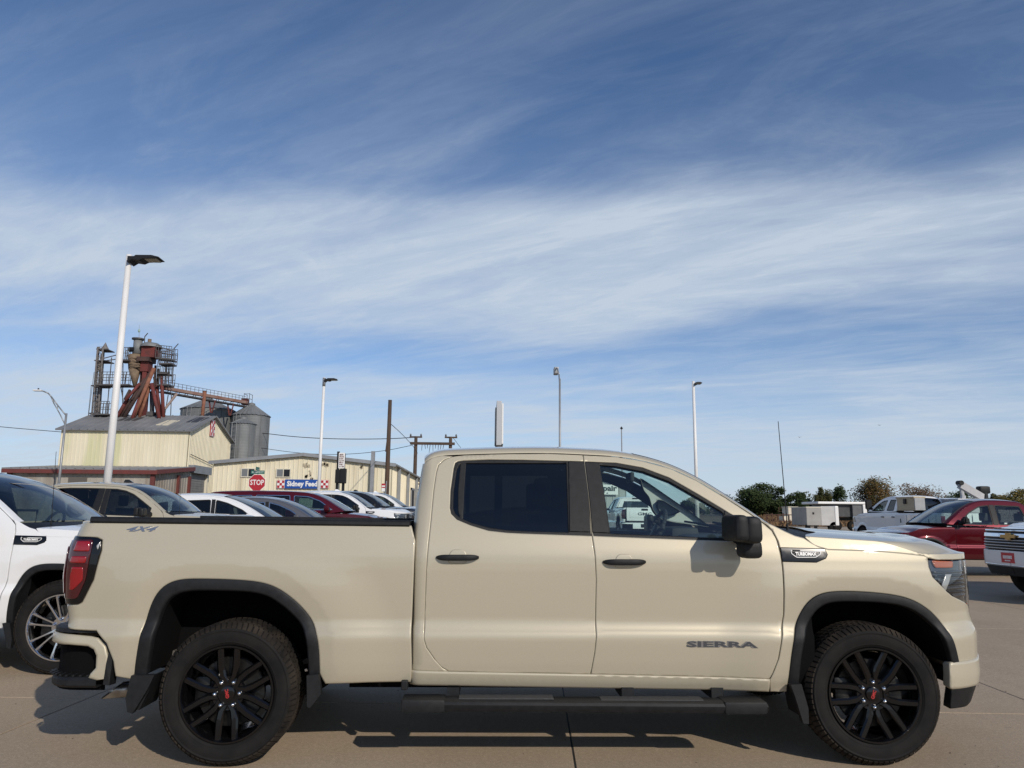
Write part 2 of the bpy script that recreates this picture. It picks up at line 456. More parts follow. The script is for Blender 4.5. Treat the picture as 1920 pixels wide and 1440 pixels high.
def panel_data(S, poly, holes=(), hx=0.06, hz=0.028, edge=0.005, thick=0.018, off=0.0, step=None, nskirt=True):
    """sheet cut to an outline on a surface, with rolled edges"""
    step = step or 0.03
    loops = [resample(poly, step)]+[resample(h, step) for h in holes]
    P = np.array(poly)
    x0, z0 = P.min(0); x1, z1 = P.max(0)
    gx, gz = np.meshgrid(np.arange(x0+hx/2, x1, hx), np.arange(z0+hz/2, z1, hz))
    gx = gx.ravel(); gz = gz.ravel()
    ok = inside(gx, gz, poly) & (seg_dist(gx, gz, poly, True) > min(hx, hz)*0.6)
    for h in holes: ok &= ~inside(gx, gz, h) & (seg_dist(gx, gz, h, True) > min(hx, hz)*0.6)
    pts = [tuple(p) for l in loops for p in l]; nb = len(pts)
    edges = []; k = 0
    for l in loops:
        m = len(l); edges += [(k+i, k+(i+1) % m) for i in range(m)]; k += m
    ring = []
    if edge:
        for q_, l in enumerate(loops):
            e_ = inset(l, (edge*1.1+0.001)*(1 if q_ == 0 else -1)); g_ = inset(l, (edge*1.1+0.012)*(1 if q_ == 0 else -1))
            for w_ in (e_, g_):
                k_ = inside(w_[:, 0], w_[:, 1], poly)
                dm = seg_dist(w_[:, 0], w_[:, 1], l, True); k_ &= dm > edge*0.7
                for h in holes: k_ &= ~inside(w_[:, 0], w_[:, 1], h) & (seg_dist(w_[:, 0], w_[:, 1], h, True) > edge*0.7)
                k_ &= seg_dist(w_[:, 0], w_[:, 1], poly, True) > edge*0.7
                ring += [tuple(p) for p in w_[k_]]
        if ring:
            far = np.ones(len(gx), bool)
            for q_, l in enumerate(loops): far &= seg_dist(gx, gz, l, True) > edge*1.1+0.020
            ok &= far
    pts += ring
    pts += list(zip(gx[ok], gz[ok]))
    vo, eo, fo, ov, oe, of = delaunay_2d_cdt([Vector((float(a), float(b))) for a, b in pts], edges, [], 0, 1e-6)
    V = np.array([(q[0], q[1]) for q in vo]); F = np.array([tuple(f) for f in fo])
    c = V[F].mean(1)
    keep = inside(c[:, 0], c[:, 1], poly)
    for h in holes: keep &= ~inside(c[:, 0], c[:, 1], h)
    F = F[keep]
    a, b, d = V[F[:, 0]], V[F[:, 1]], V[F[:, 2]]
    ar = (b[:, 0]-a[:, 0])*(d[:, 1]-a[:, 1])-(b[:, 1]-a[:, 1])*(d[:, 0]-a[:, 0])
    F = np.where((ar < 0)[:, None], F[:, ::-1], F); F = F[np.abs(ar) > 1e-10]
    P3 = S(V[:, 0], V[:, 1], off); N3 = S.normal(V[:, 0], V[:, 1])
    # boundary
    cnt = {}
    for f in F:
        for i in range(3):
            e = (int(f[i]), int(f[(i+1) % 3])); cnt[e] = 1
    bnd = [e for e in cnt if (e[1], e[0]) not in cnt]
    outw = np.zeros_like(P3)
    for i, j in bnd:
        t = P3[j]-P3[i]; n = N3[i]; o = np.cross(t, n); o /= max(np.linalg.norm(o), 1e-9)
        outw[i] += o; outw[j] += o
    isb = np.linalg.norm(outw, axis=1) > 1e-6
    outw[isb] /= np.linalg.norm(outw[isb], axis=1, keepdims=True)
    verts = P3.copy(); norms = N3.copy()
    if edge: norms[isb] = N3[isb]*0.8+outw[isb]*0.6
    faces = [tuple(int(i) for i in f) for f in F]
    if thick:
        verts = list(verts); norms = list(norms)
        top = {}; bot = {}
        for i in {k for e in bnd for k in e}:
            p = P3[i]-N3[i]*edge*0.6+outw[i]*edge*0.5
            top[i] = len(verts); verts.append(p); norms.append(outw[i])
            bot[i] = len(verts); verts.append(P3[i]-N3[i]*thick); norms.append(outw[i])
        for i, j in bnd:
            faces.append((j, i, top[i], top[j])); faces.append((top[j], top[i], bot[i], bot[j]))
    return np.array(verts), np.array(norms), faces
def panel(name, S, poly, m, parent, holes=(), both=True, **k):
    v, n, f = panel_data(S, poly, holes, **k)
    o = mesh_obj(name, v, f, m, parent, True, n)
    if both:
        v2, n2, f2 = flip(v, n, f, S.W)
        return o, mesh_obj(name, v2, f2, m, both if both is not True else parent, True, n2)
    return o
def grid_data(G, flipn=False):
    """G: rows x cols x 3 -> verts, normals, faces; normal points up or outwards as flipn says"""
    G = np.asarray(G, float); r, c, _ = G.shape
    du = np.gradient(G, axis=0); dv = np.gradient(G, axis=1)
    n = np.cross(du, dv); n /= np.maximum(np.linalg.norm(n, axis=-1, keepdims=True), 1e-9)
    f = []
    for i in range(r-1):
        for j in range(c-1):
            a = i*c+j; q = (a, a+c, a+c+1, a+1); f.append(tuple(reversed(q)) if flipn else q)
    return G.reshape(-1, 3), (-n if flipn else n).reshape(-1, 3), f
def grid_obj(name, G, m, parent=None, flipn=False, both_w=None):
    v, n, f = grid_data(G, flipn)
    o = mesh_obj(name, v, f, m, parent, True, n)
    if both_w:
        v2, n2, f2 = flip(v, n, f, both_w); return o, mesh_obj(name, v2, f2, m, parent, True, n2)
    return o
def strip_data(S, A, B, n=60, offs=(0.0, 0.012, 0.016, 0.006), ts=(0, 0.12, 0.8, 1.0), inner=None):
    """band between two outlines on a surface, gently crowned; inner: depth the second edge turns in"""
    def even(P):
        P = np.asarray(P, float); d = np.r_[0, np.cumsum(np.linalg.norm(np.diff(P, axis=0), axis=1))]
        t = np.linspace(0, d[-1], n); return np.stack([np.interp(t, d, P[:, 0]), np.interp(t, d, P[:, 1])], -1)
    A = even(A); B = even(B); rows = []
    for t, o in zip(ts, offs):
        q = A+(B-A)*t; rows.append(S(q[:, 0], q[:, 1], o) if o else S(q[:, 0], q[:, 1]))
    if inner:
        p = rows[-1].copy(); p[:, 1] += inner; rows.append(p)
    return np.stack(rows, 0)

# ------------------------------------------------------------------ shared materials
M_BLACK = varied('black_plastic', (0.006, 0.0068, 0.008), (0.0125, 0.0135, 0.0155), 30, 0.55, bump=0.15, bscale=900, spec=0.35)
M_GLOSSB = mat('gloss_black', (0.003, 0.003, 0.0035), 0.16, 0, 0.5, 0.3)
M_RUBBER = varied('tyre_rubber', (0.007, 0.007, 0.0075), (0.016, 0.015, 0.014), 9, 0.75, bump=0.1, bscale=200, spec=0.2)
M_TREAD = varied('tyre_tread', (0.009, 0.0085, 0.008), (0.042, 0.033, 0.025), 7, 0.9, lo=0.35, hi=0.65, spec=0.2)
M_CHROME = mat('chrome', (0.75, 0.76, 0.78), 0.08, 1.0)
M_STEEL = varied('brake_steel', (0.03, 0.03, 0.03), (0.06, 0.06, 0.058), 20, 0.45, 0.9)
M_UNDER = mat('underbody', (0.005, 0.005, 0.0055), 0.95, spec=0.1)
M_GLASS = glass('window_glass', (0.82, 0.94, 0.90), 0.9)
M_TINT = glass('tinted_glass', (0.095, 0.095, 0.095), 0.75)
M_WSHIELD = glass('windshield_glass', (0.76, 0.88, 0.86), 1.0)
M_GLASS2 = glass('row_side_glass', (0.34, 0.40, 0.39), 0.85)
M_WSHIELD2 = glass('row_windshield', (0.36, 0.44, 0.45), 1.0)
M_INT = varied('cabin_trim', (0.022, 0.023, 0.025), (0.035, 0.035, 0.037), 12, 0.7)
M_INTG = varied('cabin_pillar_trim', (0.62, 0.61, 0.58), (0.68, 0.67, 0.64), 6, 0.7)
M_INTG2 = mat('cabin_handle_recess', (0.22, 0.215, 0.205), 0.8)
M_RED = mat('lamp_red', (0.26, 0.004, 0.008), 0.12, 0, 1.0)
M_DRED = mat('lamp_dark_red', (0.055, 0.002, 0.005), 0.1, 0, 1.0)
M_AMBER = mat('lamp_amber', (0.52, 0.13, 0.03), 0.2, 0, 1.0)
M_LAMPG = mat('lamp_housing', (0.05, 0.052, 0.056), 0.25, 0.3, 1.0)
M_LAMPC = mat('lamp_clear', (0.46, 0.46, 0.45), 0.15, 0.2, 1.0)
M_WHITE = mat('white_enamel', (0.78, 0.78, 0.77), 0.4)
M_BADGE3 = mat('badge_slate', (0.085, 0.09, 0.10), 0.4, 0.3)
M_BADGE2 = mat('badge_chrome', (0.42, 0.43, 0.45), 0.25, 0.8)
M_BADGE = mat('badge_grey', (0.10, 0.105, 0.115), 0.35, 0.5)
M_REDLET = mat('red_letter', (0.42, 0.03, 0.03), 0.4)
P_SAND = paint('sand_paint', (0.485, 0.44, 0.338), 0.2, 0.45)
P_WHITE = paint('white_paint', (0.78, 0.79, 0.80), 0.0, 0.4)
P_RED = paint('red_paint', (0.085, 0.003, 0.008), 0.3, 0.36)
P_GREY = paint('grey_paint', (0.15, 0.15, 0.16), 0.5, 0.4)
P_BLACK = paint('black_paint', (0.012, 0.013, 0.016), 0.2, 0.35)
# ================================================================== wheels
def tyre_mesh(R0, rim, w, parent, name='tyre'):
    """revolved carcass; outer face at y=0, runs to y=w"""
    k = R0-rim
    pr = [(rim, 0.018), (rim+0.010, 0.004), (rim+k*.25, -0.006), (rim+k*.55, -0.010), (rim+k*.78, -0.002), (R0-0.022, 0.012), (R0-0.010, 0.028), (R0-0.004, 0.055),
          (R0-0.004, w-0.055), (R0-0.010, w-0.028), (R0-0.03, w-0.008), (rim+k*.5, w+0.008), (rim, w-0.02)]
    pr = chaikin(pr, 1)
    q = [p for p in pr if p[1] < .03 and p[0] < R0-.03]
    rid = [(rim+k*f, y) for f, y in ((.17, 0), (.19, -.0035), (.21, 0), (.66, -.001), (.68, -.0045), (.72, -.0045), (.74, -.001))]
    out = []
    for p in pr: out.append((p[0], p[1]))
    fr = sorted([p for p in out[:len(out)//2] if p[1] < .03], key=lambda p: p[0]); fx = [p[0] for p in fr]; fy = [p[1] for p in fr]
    add = [(r, float(np.interp(r, fx, fy))+y) for r, y in rid]; n0 = len(fr)
    pr = sorted(fr+add, key=lambda p: p[0])+[p for p in out if p not in fr]
    return MB().lathe([tuple(p) for p in pr], 'y', n=72).build(name, M_RUBBER, parent, True)
def tread_mesh(R0, w, parent):
    b = MB(); rnd = random.Random(4); n = 76
    rows = [(-0.002, 0.036, R0-0.024, R0+0.001, 0), (0.042, 0.074, R0-0.012, R0+0.003, .5), (0.082, w/2-0.012, R0-0.01, R0+0.004, .2), (w/2+0.002, w-0.09, R0-0.01, R0+0.004, .7), (w-0.082, w-0.042, R0-0.012, R0+0.003, .1), (w-0.036, w+0.002, R0-0.024, R0+0.001, .5)]
    for (y0, y1, ra, rb, ph) in rows:
        for i in range(n):
            t0 = 2*math.pi*(i+ph+rnd.uniform(-.06, .06))/n; t1 = t0+2*math.pi/n*0.74; sk = 0.02
            v = []
            for (t, y, r) in ((t0, y0, ra if y0 < .02 else rb), (t1, y0, ra if y0 < .02 else rb), (t1+sk, y1, ra if y1 > w-.02 else rb), (t0+sk, y1, ra if y1 > w-.02 else rb)):
                v.append((r*math.cos(t), y, r*math.sin(t)))
            for (t, y) in ((t0, y0), (t1, y0), (t1+sk, y1), (t0+sk, y1)):
                rr = R0-0.03; v.append((rr*math.cos(t), y, rr*math.sin(t)))
            b.add(v, [(0, 1, 2, 3), (0, 4, 5, 1), (1, 5, 6, 2), (2, 6, 7, 3), (3, 7, 4, 0)])
    o = b.build('tread', M_TREAD, parent); o['kind'] = 'stuff'; return o
def wheel(parent, loc, R0=0.391, rim=0.262, w=0.275, m=None, spin=0.0, far=False, emblem='GMC', style='split', nuts=True, steer=0.0, lugs=6):
    m = m or M_GLOSSB
    e = bpy.data.objects.new('wheel', None); link(e, parent); e.empty_display_size = 0.1
    e.location = loc; e.rotation_euler = (0, 0, (math.pi if far else 0)+steer)
    tyre_mesh(R0, rim, w, e); tread_mesh(R0, w, e)
    b = MB()
    b.lathe([(rim+0.006, 0.004), (rim+0.004, -0.004), (rim-0.006, -0.004), (rim-0.014, 0.010), (rim-0.024, 0.040), (rim-0.034, 0.10), (rim-0.04, w-0.02)], 'y', n=64)
    # spokes: six pairs that split from the hub towards the rim
    pairs = 6 if style == 'split' else 7
    for i in range(pairs):
        a = spin+2*math.pi*i/pairs
        ca, sa = math.cos(a), math.sin(a)
        def P(r, s, y): return (r*ca-s*sa, y, r*sa+s*ca)
        for sg in (-1, 1):
            if style == 'split':
                st = [(0.060, sg*0.010, 0.020, 0.030), (0.096, sg*0.034, 0.022, 0.026), (0.145, sg*0.043, 0.021, 0.018), (rim-0.012, sg*0.047, 0.0195, 0.010)]
            else:
                st = [(0.055, sg*0.010, 0.013, 0.034), (0.12, sg*0.020, 0.012, 0.026), (0.2, sg*0.033, 0.012, 0.018), (rim-0.012, sg*0.048, 0.016, 0.012)]
            v = []
            for (r, s, hw, y) in st:
                v += [P(r, s-hw, y+0.006), P(r, s-hw*.55, y-0.004), P(r, s+hw*.55, y-0.004), P(r, s+hw, y+0.006), P(r, s+hw*.8, y+0.045), P(r, s-hw*.8, y+0.045)]
            f = []
            for k in range(len(st)-1):
                for j in range(6): f.append((k*6+j, k*6+(j+1) % 6, (k+1)*6+(j+1) % 6, (k+1)*6+j))
            b.add(v, f)
    b.lathe([(0.0, 0.034), (0.06, 0.034), (0.092, 0.030), (0.10, 0.040), (0.10, 0.09)], 'y', n=36)
    b.build('rim', m, e, angle=0.6)
    MB().lathe([(0.06, 0.085), (0.19, 0.085), (0.195, 0.09), (0.195, 0.105), (0.06, 0.105)], 'y', n=48).build('brake_disc', M_STEEL, e, angle=0.6)
    c = MB(); c.bbox((-0.205, 0.07, -0.085), (-0.115, 0.125, 0.085), 0.02); c.build('brake_caliper', M_STEEL, e, angle=0.6)
    MB().lathe([(0.0, 0.018), (0.030, 0.018), (0.040, 0.022), (0.042, 0.036)], 'y', n=28).build('centre_cap', M_GLOSSB if m is M_GLOSSB else m, e, angle=0.7)
    if nuts:
        nut = None
        for i in range(lugs):
            a = spin+2*math.pi*(i+0.5)/lugs
            if nut is None:
                nut = MB().lathe([(0.0, -0.020), (0.007, -0.018), (0.0125, -0.010), (0.0135, 0.022)], 'y', n=10).build('lug_nut', M_CHROME, e, True); o = nut
            else:
                o = nut.copy(); COL.objects.link(o)
            o.location = (0.0698*math.cos(a), 0.024, 0.0698*math.sin(a))
    if emblem:
        text('lettering', emblem, 0.026, M_REDLET if m is M_GLOSSB else M_BADGE, e, (0, 0.0165, 0), (math.pi/2, math.pi/2-spin-R(100), 0), 0.001, 0.05, bold=0.0008)
    return e
# ================================================================== the pickup truck in front
HERO = np.array([-1.45975, 4.62569, 0.0]); TW = 2.0; WB = 3.745
PROF = [(0.30, .13), (0.36, .115), (0.42, .085), (0.46, .062), (0.50, .050), (0.56, .038), (0.64, .027), (0.70, .020), (0.735, .024), (0.765, .042), (0.80, .0500), (0.90, .0425), (1.00, .0355),
        (1.10, .030), (1.17, .032), (1.215, .040), (1.25, .050), (1.30, .067), (1.36, .090), (1.45, .128), (1.6, .198), (1.75, .270), (1.9, .345)]
def build_truck():
    root = thing('pickup_truck', 'sand coloured crew cab pickup truck with black wheels, side on in front', 'pickup truck', HERO)
    S0 = Surf(PROF, TW)
    W_ = lambda uv, S, off=0.0: on_surf(S, uv, HERO, off)
    # ---- wheel arch outlines
    ra_o = W_([(254, 1263), (255.4, 1245), (268.6, 1179), (287, 1123), (305.6, 1097), (326.7, 1087), (347.8, 1084), (424, 1085), (485, 1089), (516.7, 1097), (551, 1120.7), (580, 1149.7), (596, 1181), (600, 1215), (601, 1262)], S0)
    ra_i = W_([(279, 1262), (287, 1207.8), (303, 1149.7), (316, 1123), (334.6, 1110), (369, 1106), (474.5, 1108.8), (506, 1115.4), (540.5, 1141.8), (566.9, 1168), (577, 1192), (580, 1263)], S0)
    fa_o = W_([(1475, 1279), (1479.6, 1241), (1485.7, 1189), (1496, 1150), (1511.7, 1125), (1533, 1111.5), (1563.6, 1107.5), (1615.5, 1108.5), (1670.5, 1113.7), (1707, 1122), (1737.8, 1140.5), (1765, 1168), (1786.6, 1198.6), (1797, 1232), (1799, 1243)], S0)
    fa_i = W_([(1495, 1279), (1498.8, 1232), (1507, 1186), (1517.8, 1155.8), (1533, 1134.4), (1557.5, 1126.8), (1634, 1128), (1682.8, 1133), (1713, 1143.6), (1750, 1174), (1771, 1204.7), (1780.5, 1243)], S0)
    ra_o, ra_i, fa_o, fa_i = (fair(q) for q in (ra_o, ra_i, fa_o, fa_i))
    def extra(x, z):
        y = np.zeros(np.broadcast(x, z).shape); x, z = np.broadcast_arrays(x, z)
        for A in (ra_o, fa_o):
            d = seg_dist(x, z, A); d = np.where(inside(x, z, np.vstack([A, [[A[-1][0], 0], [A[0][0], 0]]])), 0, d)
            y = y-0.027*sstep((0.46-d)/0.37)*sstep((1.26-z)/0.3)+0.011*np.clip((0.088-d)/0.088, 0, 1)
        return y
    fz = lambda z: np.interp(z, [0.3, .55, .74, .86, 1.17, 1.3], [4.135, 4.165, 4.17, 4.14, 4.143, 4.15])
    rz = lambda z: np.interp(z, [0.4, .6, .75, .9, 1.04, 1.2, 1.36], [-.85, -.87, -.875, -.90, -.915, -.905, -.87])
    cz = lambda z: np.interp(z, [0.4, 1.36, 1.5, 1.8], [1.088, 1.080, 1.085, 1.115])
    SB = Surf(PROF, TW, rear=rz, rr=0.10, extra=extra, bulge_r=0.03)
    SC = Surf(PROF, TW, rear=cz, rr=0.06, extra=extra)
    SF = Surf(PROF, TW, front=fz, rf=0.30, bulge_f=0.17, extra=extra)
    G = 0.0028
    # ---- bed
    top = W_([(775, 986.5), (152, 979)], SB); zt = top[:, 1]
    bpx = W_([(771, 986), (778, 1015), (774, 1098), (770.5, 1177), (771, 1240), (771, 1258), (770, 1278.5), (690, 1279.5), (610, 1282)], SB)
    low = W_([(249, 1273.5), (217, 1268), (213, 1240), (200, 1206), (181, 1181)], SB)
    tl = W_([(146.7, 1005.5), (165, 1006), (183, 1007), (192.5, 1012), (191, 1032), (176, 1087), (155, 1129), (148, 1133.5)], SB)
    xr = lambda z: float(rz(np.array(z)))-0.10*math.pi/2-0.012      # just past the corner
    zl = float(tl[-1][1])
    bed = list(bpx)+list(ra_o[::-1])+list(low)+[(xr(.75), .752), (xr(zl-.02), zl-.02), (xr(zl-.02), zl-.012)]+list(tl[::-1])+[(xr(tl[0][1]+.012), tl[0][1]+.02), (xr(1.33), zt[1])]
    bed = np.array(bed)
    # keep the light's rear edge open to the corner
    bed_near, bed_far = panel('bed_side', SB, bed, P_SAND, root, edge=0.006, hx=.028, hz=.02)
    tl_out = np.vstack([tl, [(xr(zl)+.0, zl-.002), (xr(1.0), 1.0), (xr(1.2), tl[0][1]+.004)]])
    tl_poly = rounded(inset(tl_out, 0.004), 0.02, 4)
    for side, w in ((0, None), (1, TW)):
        def put(name, poly, m, par, off, thick=.02, **k):
            v, n, f = panel_data(SB, poly, off=off, thick=thick, hx=0.03, hz=0.03, step=0.02, **k)
            if side: v, n, f = flip(v, n, f, TW)
            return mesh_obj(name, v, f, m, par, True, n)
        L = put('taillight', tl_poly, M_GLOSSB, root, 0.008)
        zc = tl[0][1]; zb = zl
        lens = np.array([(tl[0][0]-.10, zc-.03), (tl[2][0]-.015, zc-.02), (tl[3][0]-.05, zc-.10), (tl[5][0]-.045, zb+.14), (tl[6][0]-.03, zb+.035), (xr(.95)+.03, zb+.03), (xr(1.05)+.01, zb+.15), (xr(1.2)+.02, zc-.06)])
        put('lens', rounded(lens, .02, 3), M_DRED, L, 0.013, .004)
        put('lens', rounded(np.array([(tl[2][0]-.105, zc-.032), (tl[2][0]-.03, zc-.032), (tl[3][0]-.058, zc-.085), (tl[2][0]-.115, zc-.085)]), .008, 2), M_RED, L, 0.0165, .003)
        put('lens', rounded(np.array([(tl[2][0]-.12, zc-.115), (tl[3][0]-.068, zc-.115), (tl[3][0]-.072, zc-.150), (tl[2][0]-.13, zc-.150)]), .008, 2), M_RED, L, 0.0162, .003)
        put('lens', rounded(np.array([(tl[2][0]-.112, zc-.175), (tl[3][0]-.082, zc-.175), (tl[5][0]-.06, zb+.14), (tl[6][0]-.055, zb+.085), (tl[2][0]-.118, zb+.085)]), .008, 2), M_RED, L, 0.0165, .003)
        put('lens', rounded(np.array([(xr(1.2)+.025, zc-.075), (xr(1.2)+.075, zc-.06), (xr(1.)+.085, zb+.06), (xr(1.)+.035, zb+.06)]), .01, 2), M_DRED, L, 0.018, .003)
        put('lens', rounded(np.array([(tl[3][0]-.022, zc-.055), (tl[3][0]-.004, zc-.03), (tl[3][0]-.012, zc-.075)]), .004, 2), M_LAMPC, L, 0.012, .003)
    # lettering pressed on the bed flank
    q = W_([(261, 992.5)], SB)[0]; surf_text(SB, q, '4X4', 0.040, M_BADGE2, bed_near, 0.187, 0.55, 0.0012)
    # rail cap, inner walls, floor, front wall
    for side in (0, 1):
        b = MB(); y0, y1 = (0.070, 0.15)
        xs = [top[1][0]+.012, -.6, 0, .5, 1.0]
        prof = [(0.082, -.004), (0.074, .006), (0.076, .022), (0.086, .033), (0.150, .033), (0.155, -.02)]
        rows = []
        for x in xs:
            z = np.interp(x, [top[1][0], top[0][0]], [zt[1], zt[0]])
            rows.append([(x, (yy if not side else TW-yy), z+dz) for yy, dz in prof])
        G_ = np.array(rows); v, n, f = grid_data(G_, bool(side) is False)
        mesh_obj('bed_rail_cap', v, f, M_BLACK, root, False)
    b = MB()
    b.box((-0.93, 0.155, 1.08), (0.99, 0.185, 1.37)); b.box((-0.93, TW-.185, 1.08), (0.99, TW-.155, 1.37)); b.box((-.93, .46, .80), (.99, TW-.46, .84)); b.box((-.93, .185, 1.06), (.95, .46, 1.075)); b.box((-.93, TW-.46, 1.06), (.95, TW-.185, 1.075)); b.box((.96, .185, .84), (.99, TW-.185, 1.375))
    b.build('bed_liner', M_BLACK, root)
    # tailgate
    b = MB(); b.bbox((-1.018, 0.22, 0.80), (-.95, TW-.22, 1.362), 0.02); b.bbox((-1.028, 0.34, 0.93), (-1.01, TW-.34, 1.22), 0.006)
    tg = b.build('tailgate', P_SAND, root, angle=.5)
    b = MB(); b.bbox((-1.04, .86, 1.24), (-1.01, 1.14, 1.32), .01); b.build('handle', M_BLACK, tg)
    text('lettering', 'GMC', 0.17, M_BADGE, tg, (-1.029, 1.0, 1.09), (R(90), 0, R(-90)), 0.003, 0.62, bold=.004)
    # ---- cab side: rear quarter, doors, sill
    rail_px = [(796, 869), (803, 862.5), (814, 857), (830, 854), (850, 853), (871, 852), (938, 850), (1027, 849), (1093, 852), (1155, 855), (1205, 863), (1255, 876.5), (1305, 899), (1355, 929), (1405, 961.5), (1430, 979), (1450, 991)]
    rail = W_(rail_px, SC)
    rd_l = [(1093, 853), (1027, 850), (938, 851), (871, 853), (849, 855.8), (833, 862), (822, 872), (817.8, 886.7), (813, 920), (807.8, 975.6), (803, 1020), (799, 1075.6), (796.7, 1140), (794.8, 1198.6), (799.4, 1214.4), (813.9, 1235.5), (829.7, 1252.7), (841, 1259)]
    bline = [(1107.5, 1264), (1115, 1224), (1118, 1194), (1116.5, 1160), (1117, 1130), (1117.8, 1086.7), (1115.6, 1042), (1109, 998), (1103, 931), (1093, 853)]
    fd_f = [(1093, 853), (1155, 856), (1205, 864), (1255, 877.5), (1305, 900), (1355, 930), (1405, 962.5), (1430, 980), (1447.5, 995), (1457.5, 1015), (1463.8, 1040), (1467.5, 1070), (1469.5, 1110), (1469, 1153), (1465.8, 1198.6), (1459.7, 1235), (1449, 1262.8), (1443, 1273)]
    rdl, bl, fdf = W_(rd_l, SC), W_(bline, SC), W_(fd_f, SC)
    rwin_px = [(1095, 863.5), (980, 860.5), (915.6, 860), (868, 862), (858, 863.5), (852, 867), (849, 877.8), (843, 920), (841.8, 953), (844.4, 964.4), (855.6, 975.6), (882, 986.7), (915.6, 996.7), (950, 1000.5), (982, 1002), (1111, 1006.5), (1109, 998), (1103, 931)]
    fwin_px = [(1096, 863.8), (1155, 866), (1205, 875), (1255, 893.8), (1305, 922.5), (1355, 952.5), (1376, 966), (1381, 985), (1379, 1015.5), (1367, 1016), (1255, 1012), (1112, 1006.5), (1109, 998), (1103, 931)]
    rwin, fwin = W_(rwin_px, SC), W_(fwin_px, SC)
    rdoor = np.vstack([rdl, bl[:-1]]); fdoor = np.vstack([bl[::-1], fdf[::-1][:-1]])
    rd_n, rd_f = panel('rear_door', SC, inset(rdoor, G), P_SAND, root, holes=[inset(rwin, .004)], edge=0.004)
    fd_n, fd_f_ = panel('front_door', SC, inset(fdoor, G), P_SAND, root, holes=[inset(fwin, .004)], edge=0.004)
    # window surrounds and glass
    rgl = W_([(1062, 867.5), (874, 867.5), (866, 868), (860, 871), (856, 880), (850, 921), (849, 953), (853, 963), (862, 971), (884, 980.5), (916, 989), (950, 994), (990, 996.5), (1066, 998)], SC)
    fgl = W_([(1124, 871), (1155, 873.5), (1205, 883), (1255, 902), (1305, 930.5), (1349, 956), (1357, 962), (1366, 1008.5), (1330, 1008.5), (1255, 1005), (1144, 1000.5)], SC)
    for (win, gl, gm, dn, df) in ((rwin, rgl, M_TINT, rd_n, rd_f), (fwin, fgl, M_GLASS, fd_n, fd_f_)):
        panel('window_frame', SC, inset(win, .001), M_BLACK, dn, both=df, holes=[inset(gl, .001)], off=-0.003, edge=.003, thick=.03)
        panel('window_glass', SC, inset(gl, -.004), gm, dn, both=df, off=-0.010, edge=0, thick=0)
    # satin covers on the door pillar, and the divider of the rear window
    for pts, dn, df in (([(1066, 865), (1094.5, 865.5), (1103.5, 931), (1107, 997.5), (1067.5, 996.5)], rd_n, rd_f), ([(1096.5, 866), (1122, 868), (1133, 935), (1142, 999.5), (1110.5, 998), (1104.5, 931)], fd_n, fd_f_)):
        panel('pillar_cover', SC, inset(W_(pts, SC), .001), M_BLACK, dn, both=df, off=0.003, edge=.003, thick=.01)
    panel('window_divider', SC, W_([(864, 866), (874, 866), (870, 920), (868, 974), (862, 972), (859, 955), (859, 920)], SC), M_BLACK, rd_n, both=rd_f, off=-.004, edge=.002, thick=.01)
    # belt weatherstrip under both windows
    # handles
    for (c, dn, df) in (((858, 1045), rd_n, rd_f), ((1170.5, 1053.5), fd_n, fd_f_)):
        q = W_([(c[0]-40, c[1]), (c[0]+40, c[1])], SC); x0, x1 = q[0][0], q[1][0]; z0 = q[0][1]; dz = q[1][1]-z0
        for side, par in ((0, dn), (1, df)):
            yb = float(SC(np.array([x0+.1]), np.array([z0]))[0, 1])
            b = MB(); m_ = 18; rows = []
            for i in range(m_+1):
                t = i/m_; x = x0+(x1-x0)*t; zc_ = z0+dz*t; h = 0.0185*(1-(abs(2*t-1))**6*.62); bow = 0.030*(1-(2*t-1)**4)+.006
                ring = []
                for k in range(10):
                    a = 2*math.pi*k/10; yy = yb-bow-.006*math.cos(a); zz = zc_+h*math.sin(a)
                    ring.append((x, yy if not side else TW-yy, zz))
                rows.append(ring)
            v = [p for r_ in rows for p in r_]; f = []
            for i in range(m_):
                for k in range(10): f.append((i*10+k, i*10+(k+1) % 10, (i+1)*10+(k+1) % 10, (i+1)*10+k))
            f += [tuple(range(10)), tuple(range(m_*10+9, m_*10-1, -1))]
            b.add(v, f).build('door_handle', M_BLACK, par, True)
        cup = rounded(np.array([(x0+.075, z0-.034), (x0+.175, z0-.034), (x0+.185, z0), (x0+.168, z0+.045), (x0+.09, z0+.045), (x0+.07, z0)]), .03, 4)
        panel('handle_recess', SC, cup, P_SAND, dn, both=df, off=.0025, edge=.004, thick=.006)
    # quarter behind the rear door
    xq = lambda z: float(cz(np.array(z)))-0.06*math.pi/2-.03
    rail_rear = [p for p in rail if p[0] < rdl[4][0]]
    sill_t = W_([(776, 1256.5), (841, 1259), (1107.5, 1264), (1443, 1273)], SC); sill_b = W_([(1442, 1296), (1110, 1289), (776, 1283)], SC)
    quarter = [(xq(1.78), rail[0][1]-.0)]+list(rail_rear)+list(rdl[4:])+[tuple(sill_t[0])]+[(xq(.55), sill_t[0][1])]
    panel('cab_quarter', SC, inset(np.array(quarter), G*.6), P_SAND, root, edge=.004)
    SL = Surf([(z, y) for z, y in PROF], TW, rear=cz, rr=.06, extra=extra)
    panel('rocker_panel', SC, inset(np.vstack([sill_t, sill_b, [(xq(.5), sill_b[-1][1])], [(xq(.5), sill_t[0][1])]]), G), P_SAND, root, off=.008, edge=.008, thick=.03, hz=.015)
    # black backing added behind the shut lines to keep light out of the gaps
    shell = np.array([(1.05, .42), (3.42, .42), (3.42, 1.30)]+[tuple(p) for p in fdf[8:0:-1]+np.array([0.0, .0])]+[tuple(p) for p in rail_rear[::-1]]+[(1.05, 1.7)])
